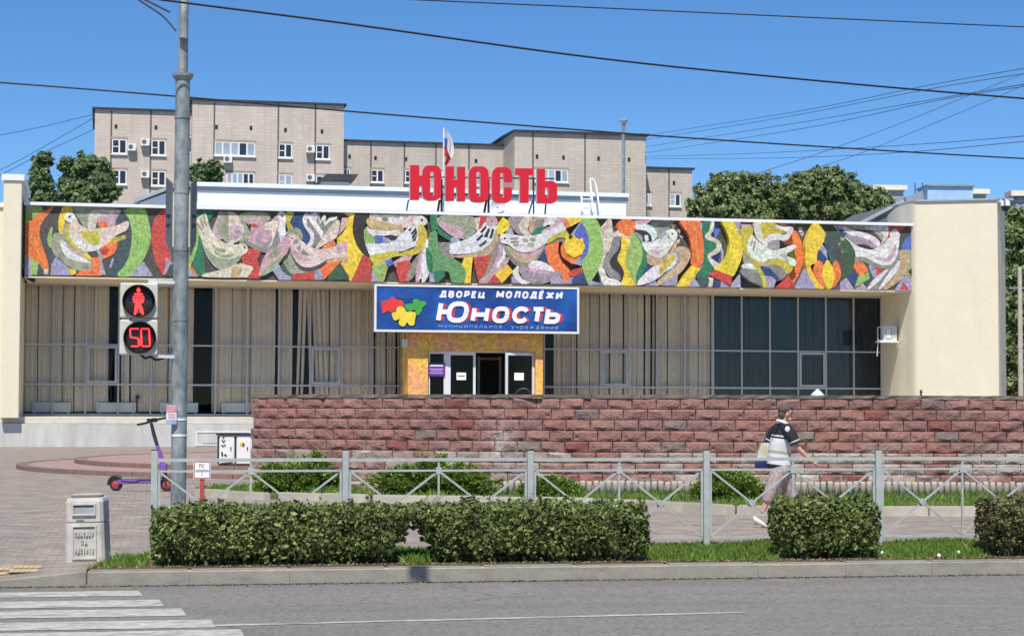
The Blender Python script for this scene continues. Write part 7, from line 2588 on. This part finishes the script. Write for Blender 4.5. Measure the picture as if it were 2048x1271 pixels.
shl = jn(365, 310, .15, .045); ell = jn(280, 440, .24, .042); wrl = jn(235, 570, .22, .03); hnl = jn(225, 610, .22, .035)
hr = jn(340, 710, -.085, .075); kr = jn(275, 860, -.09, .062); ar = jn(190, 1075, -.09, .038)
hl = jn(390, 710, .085, .075); kl = jn(455, 850, .09, .062); al = jn(560, 1080, .09, .038)
tor = [(pel, wst), (wst, chs), (chs, nkb), (nkb, nk), (nk, hd1), (hd1, hd2), (hd2, hd3), (chs, sh), (sh, el), (el, wr), (wr, hn), (chs, shl), (shl, ell), (ell, wrl), (wrl, hnl), (pel, hr), (hr, kr), (kr, ar), (pel, hl), (hl, kl), (kl, al)]
body = skin('body', J, tor, M['skin'], pn, 2, pel)
# face: nose, eye, ear, mouth shapes
def blob(name, c_, r3, mat, parent, n=10):
    mb = MB()
    mb.lathe([(math.sin(math.pi * k_ / 8) + 1e-3, -math.cos(math.pi * k_ / 8)) for k_ in range(9)], (0, 0, 0), n)
    mb.v = [(c_[0] + p_[0] * r3[0], c_[1] + p_[1] * r3[1], c_[2] + p_[2] * r3[2]) for p_ in mb.v]
    return mb.build(name, mat, parent, smooth=True)
fx = zp(482, 182, 0)
blob('nose', (fx[0] - .012, 0, fx[2] + .012), (.026, .016, .02), M['skin'], body)
blob('chin', (zp(450, 214, 0)[0], 0, zp(450, 214, 0)[2]), (.036, .04, .032), M['skin'], body)
e_ = zp(470, 165, -.04)
for s_ in (-1, 1):
    blob('eye', (e_[0] + .006, .036 * s_, e_[2]), (.014, .011, .009), M['black'], body)
    blob('ear', (zp(425, 172, 0)[0], .079 * s_, zp(425, 172, 0)[2]), (.018, .012, .03), M['skin'], body)
blob('mouth', (zp(478, 208, 0)[0], 0, zp(478, 208, 0)[2]), (.012, .024, .006), M['redmark'], body)
# fingers, slightly curled, thumb leaving the side of the palm
def hand(zx, zy, y, fwd, drop, nm):
    c_ = zp(zx, zy, y)
    for k_ in range(4):
        yo = -.024 + .016 * k_
        L_ = (.07, .078, .074, .058)[k_]
        a_ = (c_[0] + .012 * fwd, c_[1] + yo, c_[2] - .012)
        b_ = (a_[0] + L_ * .5 * fwd, a_[1], a_[2] - L_ * .45 * drop)
        d_ = (b_[0] + L_ * .32 * fwd, b_[1], b_[2] - L_ * .42 * drop)
        MB().tube([a_, b_, d_], [.0085, .008, .006], 7).build(nm, M['skin'], body, smooth=True)
    MB().tube([(c_[0], c_[1] - .024, c_[2]), (c_[0] + .03 * fwd, c_[1] - .045, c_[2] + .004), (c_[0] + .055 * fwd, c_[1] - .042, c_[2] - .014)], [.011, .009, .007], 7).build('thumb', M['skin'], body, smooth=True)
hand(650, 615, -.2, 1, .7, 'finger')
hand(225, 612, .22, .4, 1.2, 'finger')
# hair cap
blob('hair', (zp(408, 126, 0)[0], 0, zp(408, 126, 0)[2]), (.098, .09, .078), M['hair'], body, 20)
blob('hair_fringe', (zp(440, 108, 0)[0], 0, zp(440, 108, 0)[2]), (.06, .07, .04), M['hair'], body, 14)
blob('hair_nape', (zp(385, 170, 0)[0], 0, zp(385, 170, 0)[2]), (.055, .078, .075), M['hair'], body, 14)
# polo shirt: stripes by height
m, nt, p = newmat('striped polo cloth')
N, L = nt.nodes, nt.links
tc = N.new('ShaderNodeTexCoord'); sx = N.new('ShaderNodeSeparateXYZ'); L.new(tc.outputs['Object'], sx.inputs[0])
rp = N.new('ShaderNodeValToRGB'); rp.color_ramp.interpolation = 'CONSTANT'
mr = N.new('ShaderNodeMapRange'); mr.inputs['From Min'].default_value = .8; mr.inputs['From Max'].default_value = 1.5
ad = N.new('ShaderNodeMath'); ad.operation = 'MULTIPLY_ADD'; ad.inputs[1].default_value = .12
L.new(sx.outputs[0], ad.inputs[0]); L.new(sx.outputs[2], ad.inputs[2])
L.new(ad.outputs[0], mr.inputs['Value']); L.new(mr.outputs[0], rp.inputs[0])
stops = [(0.0, (.02, .02, .03)), (.07, (.70, .72, .74)), (.17, (.40, .42, .26)), (.21, (.72, .73, .74)), (.28, (.42, .45, .28)), (.34, (.70, .72, .72)), (.58, (.03, .05, .03)), (.62, (.55, .60, .50)), (.645, (.012, .012, .02))]
els = rp.color_ramp.elements
els[0].position = 0; els[0].color = (*stops[0][1], 1)
els[1].position = stops[1][0]; els[1].color = (*stops[1][1], 1)
for s_, c_ in stops[2:]:
    q = els.new(s_); q.color = (*c_, 1)
L.new(rp.outputs[0], p.inputs['Base Color']); p.inputs['Roughness'].default_value = .85
M['polo'] = m
J2 = []
M['sleeve'] = pm('dark polo cloth', (.014, .014, .022), .85, 30, .2)
def j2(zx, zy, y, r_, r2=None):
    p_ = zp(zx, zy, y); J2.append((p_[0], p_[1], p_[2], r_, r2 or r_)); return len(J2) - 1
a0_ = j2(358, 690, 0, .15, .175); a1 = j2(358, 630, 0, .165, .19); a2 = j2(356, 520, 0, .15, .17); a3 = j2(370, 380, 0, .15, .18); a4 = j2(392, 275, 0, .09, .12)
b1 = j2(412, 292, -.14, .08); d1 = j2(366, 292, .14, .08)
shirt = skin('polo_shirt', J2, [(a0_, a1), (a1, a2), (a2, a3), (a3, a4), (a3, b1), (a3, d1)], M['polo'], body, 2, a3)
for pts_ in ([zp(408, 290, -.12), zp(440, 345, -.20), zp(475, 410, -.22), zp(488, 440, -.225)], [zp(366, 290, .12), zp(330, 345, .2), zp(298, 405, .225), zp(286, 432, .23)]):
    MB().tube(pts_, [.075, .088, .075, .074], 14).build('sleeve', M['sleeve'], body, smooth=True)
    a_, b_ = Vector(pts_[2]), Vector(pts_[3])
    MB().tube([a_ + (b_ - a_) * .0, a_ + (b_ - a_) * .35], [.0775, .077], 14, caps=False).build('sleeve_stripe', M['flagwhite'], body, smooth=True)
M['collarw'] = pm('white collar cloth', (.75, .76, .78), .8, 20, .05)
cr = [zp(352, 232, 0), zp(372, 215, 0)]
MB().tube([(zp(345, 228, 0)[0], 0, zp(345, 228, 0)[2]), (zp(370, 235, 0)[0], -.075, zp(370, 235, 0)[2]), (zp(420, 255, 0)[0], -.08, zp(420, 255, 0)[2]), (zp(465, 295, 0)[0], -.03, zp(465, 295, 0)[2]), (zp(455, 285, 0)[0], .04, zp(455, 285, 0)[2]), (zp(420, 255, 0)[0], .08, zp(420, 255, 0)[2]), (zp(370, 235, 0)[0], .075, zp(370, 235, 0)[2]), (zp(345, 228, 0)[0], 0, zp(345, 228, 0)[2])], .022, 8).build('collar', M['collarw'], body, smooth=True)
c_ = zp(410, 305, -.27)
blob('sleeve_patch', (c_[0], -.262, c_[2]), (.034, .014, .042), M['collarw'], body)
# trousers with small flowers
m, nt, p = newmat('flowered trouser cloth')
N, L = nt.nodes, nt.links
tc = N.new('ShaderNodeTexCoord'); vo = N.new('ShaderNodeTexVoronoi'); vo.inputs['Scale'].default_value = 42
L.new(tc.outputs['Object'], vo.inputs['Vector'])
sp_ = N.new('ShaderNodeSeparateColor'); L.new(vo.outputs['Color'], sp_.inputs[0])
rp = N.new('ShaderNodeValToRGB'); rp.color_ramp.interpolation = 'CONSTANT'
cols = [(.40, .26, .24), (.44, .37, .34), (.30, .17, .16), (.24, .25, .31), (.44, .31, .28), (.37, .29, .27)]
els = rp.color_ramp.elements
els[0].color = (*cols[0], 1); els[1].position = .22; els[1].color = (*cols[1], 1)
for i_, c_ in enumerate(cols[2:]):
    q = els.new(.4 + .15 * i_); q.color = (*c_, 1)
L.new(sp_.outputs[0], rp.inputs[0]); L.new(rp.outputs[0], p.inputs['Base Color']); p.inputs['Roughness'].default_value = .9
M['trousers'] = m
J3 = []
def j3(zx, zy, y, r_, r2=None):
    p_ = zp(zx, zy, y); J3.append((p_[0], p_[1], p_[2], r_, r2 or r_)); return len(J3) - 1
t00 = j3(364, 560, 0, .12, .14); t0 = j3(366, 615, 0, .145, .165); t1 = j3(368, 685, 0, .15, .175)
r1 = j3(335, 730, -.085, .12); r2_ = j3(275, 860, -.09, .10); r3_ = j3(240, 955, -.09, .085); r4_ = j3(232, 975, -.09, .082)
l1 = j3(395, 730, .085, .12); l2 = j3(455, 850, .09, .10); l3 = j3(505, 950, .09, .085); l4 = j3(512, 970, .09, .082)
skin('trousers', J3, [(t00, t0), (t0, t1), (t1, r1), (r1, r2_), (r2_, r3_), (r3_, r4_), (t1, l1), (l1, l2), (l2, l3), (l3, l4)], M['trousers'], body, 2, t1)
# shoes
def shoe(h, tip, y):
    a_, b_ = Vector(zp(*h, y)), Vector(zp(*tip, y))
    d = (b_ - a_)
    mb = MB()
    rings = []
    for f, w_, hh in ((-.08, .02, .02), (0, .04, .05), (.3, .042, .045), (.6, .048, .035), (.85, .042, .026), (1.02, .012, .01)):
        c_ = a_ + d * f
        rings.append([(c_.x, c_.y + w_ * math.cos(2 * math.pi * k_ / 10), c_.z + hh * math.sin(2 * math.pi * k_ / 10)) for k_ in range(10)])
    mb.loft(rings).build('shoe', M['shoe'], body, smooth=True, fix=True)
shoe((118, 1120), (245, 1192), -.09)
shoe((560, 1150), (690, 1178), .09)
# bag hanging from the far hand: held, so a thing of its own
bg_ = thing('shoulder_bag', 'white and dark blue shoulder bag carried behind the walking person', 'bag', Matrix.Translation((wc.x, wc.y, 0)))
b0 = zp(160, 650, .2); b1_ = zp(262, 430, .2)
up_ = MB().loft([[(zp(zx0, zy, 0)[0], .14, zp(zx0, zy, 0)[2]), (zp(zx1, zy, 0)[0], .14, zp(zx1, zy, 0)[2]), (zp(zx1, zy, 0)[0], .29, zp(zx1, zy, 0)[2]), (zp(zx0, zy, 0)[0], .29, zp(zx0, zy, 0)[2])] for zx0, zx1, zy in ((165, 285, 598), (180, 285, 520), (215, 280, 435))]).build('upper_panel', M['bagwhite'], bg_, bevel=.012, fix=True)
MB().loft([[(zp(zx0, zy, 0)[0], .13, zp(zx0, zy, 0)[2]), (zp(zx1, zy, 0)[0], .13, zp(zx1, zy, 0)[2]), (zp(zx1, zy, 0)[0], .30, zp(zx1, zy, 0)[2]), (zp(zx0, zy, 0)[0], .30, zp(zx0, zy, 0)[2])] for zx0, zx1, zy in ((165, 290, 665), (155, 290, 640), (160, 288, 599.5))]).build('base', M['bagblue'], bg_, bevel=.012, fix=True)
MB().tube([zp(230, 440, .2), zp(255, 380, .22), zp(300, 320, .2), zp(340, 285, .17), zp(330, 320, .24), zp(285, 400, .26), zp(262, 440, .24)], .012, 6).build('strap', M['bagblue'], bg_, smooth=True)

# ------------------------------------------------------------------ overhead cables
def cable(label, pts, r_, mat, group='overhead cables', ext=(True, True)):
    P = [at(px, py, Y) for px, py, Y in pts]
    if ext[0]:
        P.insert(0, P[0] + (P[0] - P[1]).normalized() * 14)
    if ext[1]:
        P.append(P[-1] + (P[-1] - P[-2]).normalized() * 14)
    # smooth curve through the points
    out = []
    n_ = len(P)
    for i in range(n_ - 1):
        p0, p1, p2, p3 = P[max(i - 1, 0)], P[i], P[i + 1], P[min(i + 2, n_ - 1)]
        for k_ in range(6):
            t_ = k_ / 6
            out.append(.5 * ((2 * p1) + (p2 - p0) * t_ + (2 * p0 - 5 * p1 + 4 * p2 - p3) * t_ ** 2 + (3 * p1 - p0 - 3 * p2 + p3) * t_ ** 3))
    out.append(P[-1])
    return tag(MB().tube(out, r_, 6).build('overhead_cable', mat, None, smooth=True), label, 'cable', group)
cable('thick black cable crossing the upper sky from the pole top down to the right edge', [(-200, -70, 20), (340, 2, 21), (690, 47, 21.8), (1200, 117, 23), (1640, 162, 24), (2048, 197, 25), (2400, 222, 26)], .0125, M['cable'])
cable('black cable crossing the sky behind the pole and before the apartment block', [(-250, 148, 27), (0, 165, 27.5), (345, 192, 28), (690, 222, 29), (1240, 266, 30.5), (1640, 293, 31.5), (2048, 317, 33), (2400, 332, 34)], .0135, M['cable'])
cable('highest thin black cable crossing the top right corner of the sky', [(500, -22, 26), (800, -2, 26.5), (1200, 16, 27.5), (1640, 36, 28.5), (2048, 54, 30), (2400, 68, 31)], .0095, M['cable'])
cable('short black cable drooping onto the pole at the upper left', [(150, -70, PX.y), (240, -25, PX.y), (285, 5, PX.y), (325, 32, PX.y), (352, 62, PX.y - .05)], .011, M['cable'], ext=(True, False))
far = (('upper of the thin bluish cables fanning out from the right edge', [(1180, 288), (1300, 270), (1600, 222), (1850, 172), (2100, 128)]),
       ('second thin bluish cable of the fan at the right', [(1180, 295), (1300, 278), (1560, 236), (1860, 178), (2100, 140)]),
       ('third thin bluish cable of the fan at the right', [(1180, 304), (1300, 293), (1600, 245), (1860, 200), (2100, 160)]),
       ('fourth thin bluish cable of the fan, sagging over the trees', [(1180, 312), (1300, 305), (1600, 258), (1870, 202), (2100, 165)]),
       ('long flat thin cable low over the right trees', [(1180, 312), (1300, 312), (1500, 307), (1800, 291), (2100, 268)]),
       ('lowest flat thin cable over the right trees', [(1180, 316), (1300, 316), (1550, 316), (1800, 305), (2100, 278)]),
       ('steep thin cable rising from the first willow to the right edge', [(1490, 354), (1640, 306), (1800, 247), (1950, 186), (2100, 126)]),
       ('steep thin cable rising from the second willow to the right edge', [(1520, 368), (1700, 314), (1860, 250), (1980, 200), (2100, 148)]))
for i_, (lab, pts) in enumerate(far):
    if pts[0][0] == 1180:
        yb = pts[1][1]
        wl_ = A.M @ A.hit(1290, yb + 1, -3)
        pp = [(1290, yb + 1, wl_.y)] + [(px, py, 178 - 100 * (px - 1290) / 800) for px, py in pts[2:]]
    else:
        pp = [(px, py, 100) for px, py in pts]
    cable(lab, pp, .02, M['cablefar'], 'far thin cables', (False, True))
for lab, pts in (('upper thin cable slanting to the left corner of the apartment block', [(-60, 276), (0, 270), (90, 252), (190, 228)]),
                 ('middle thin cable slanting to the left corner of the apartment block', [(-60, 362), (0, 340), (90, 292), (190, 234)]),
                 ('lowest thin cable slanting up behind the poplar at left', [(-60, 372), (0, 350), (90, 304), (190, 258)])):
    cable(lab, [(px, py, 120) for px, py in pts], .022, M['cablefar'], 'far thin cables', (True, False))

# a hanging sign over the carriageway, above the picture, throws the small shadow on the kerb
tgt = S.M @ Vector((S.hit(838, 1148, 0).x, 0.02, -.02))
k_ = 3.0
sp0 = tgt + to_sun * 9.0
hsn = thing('hanging_road_sign', 'square road sign hung on a span cable above the carriageway', 'sign', Matrix.Translation(sp0))
MB().box(-.1, .1, -.02, .02, -.14, .14).build('plate', M['galv'], hsn)
MB().bar((0, 0, .14), (0, 0, .9), .012).build('hanger', M['galv'], hsn)
MB().tube([(-14, -2, 1.6), (-6, -.8, 1.0), (0, 0, .9), (6, .9, 1.0), (14, 2.4, 1.6)], .01, 6).build('span_cable', M['cable'], hsn)
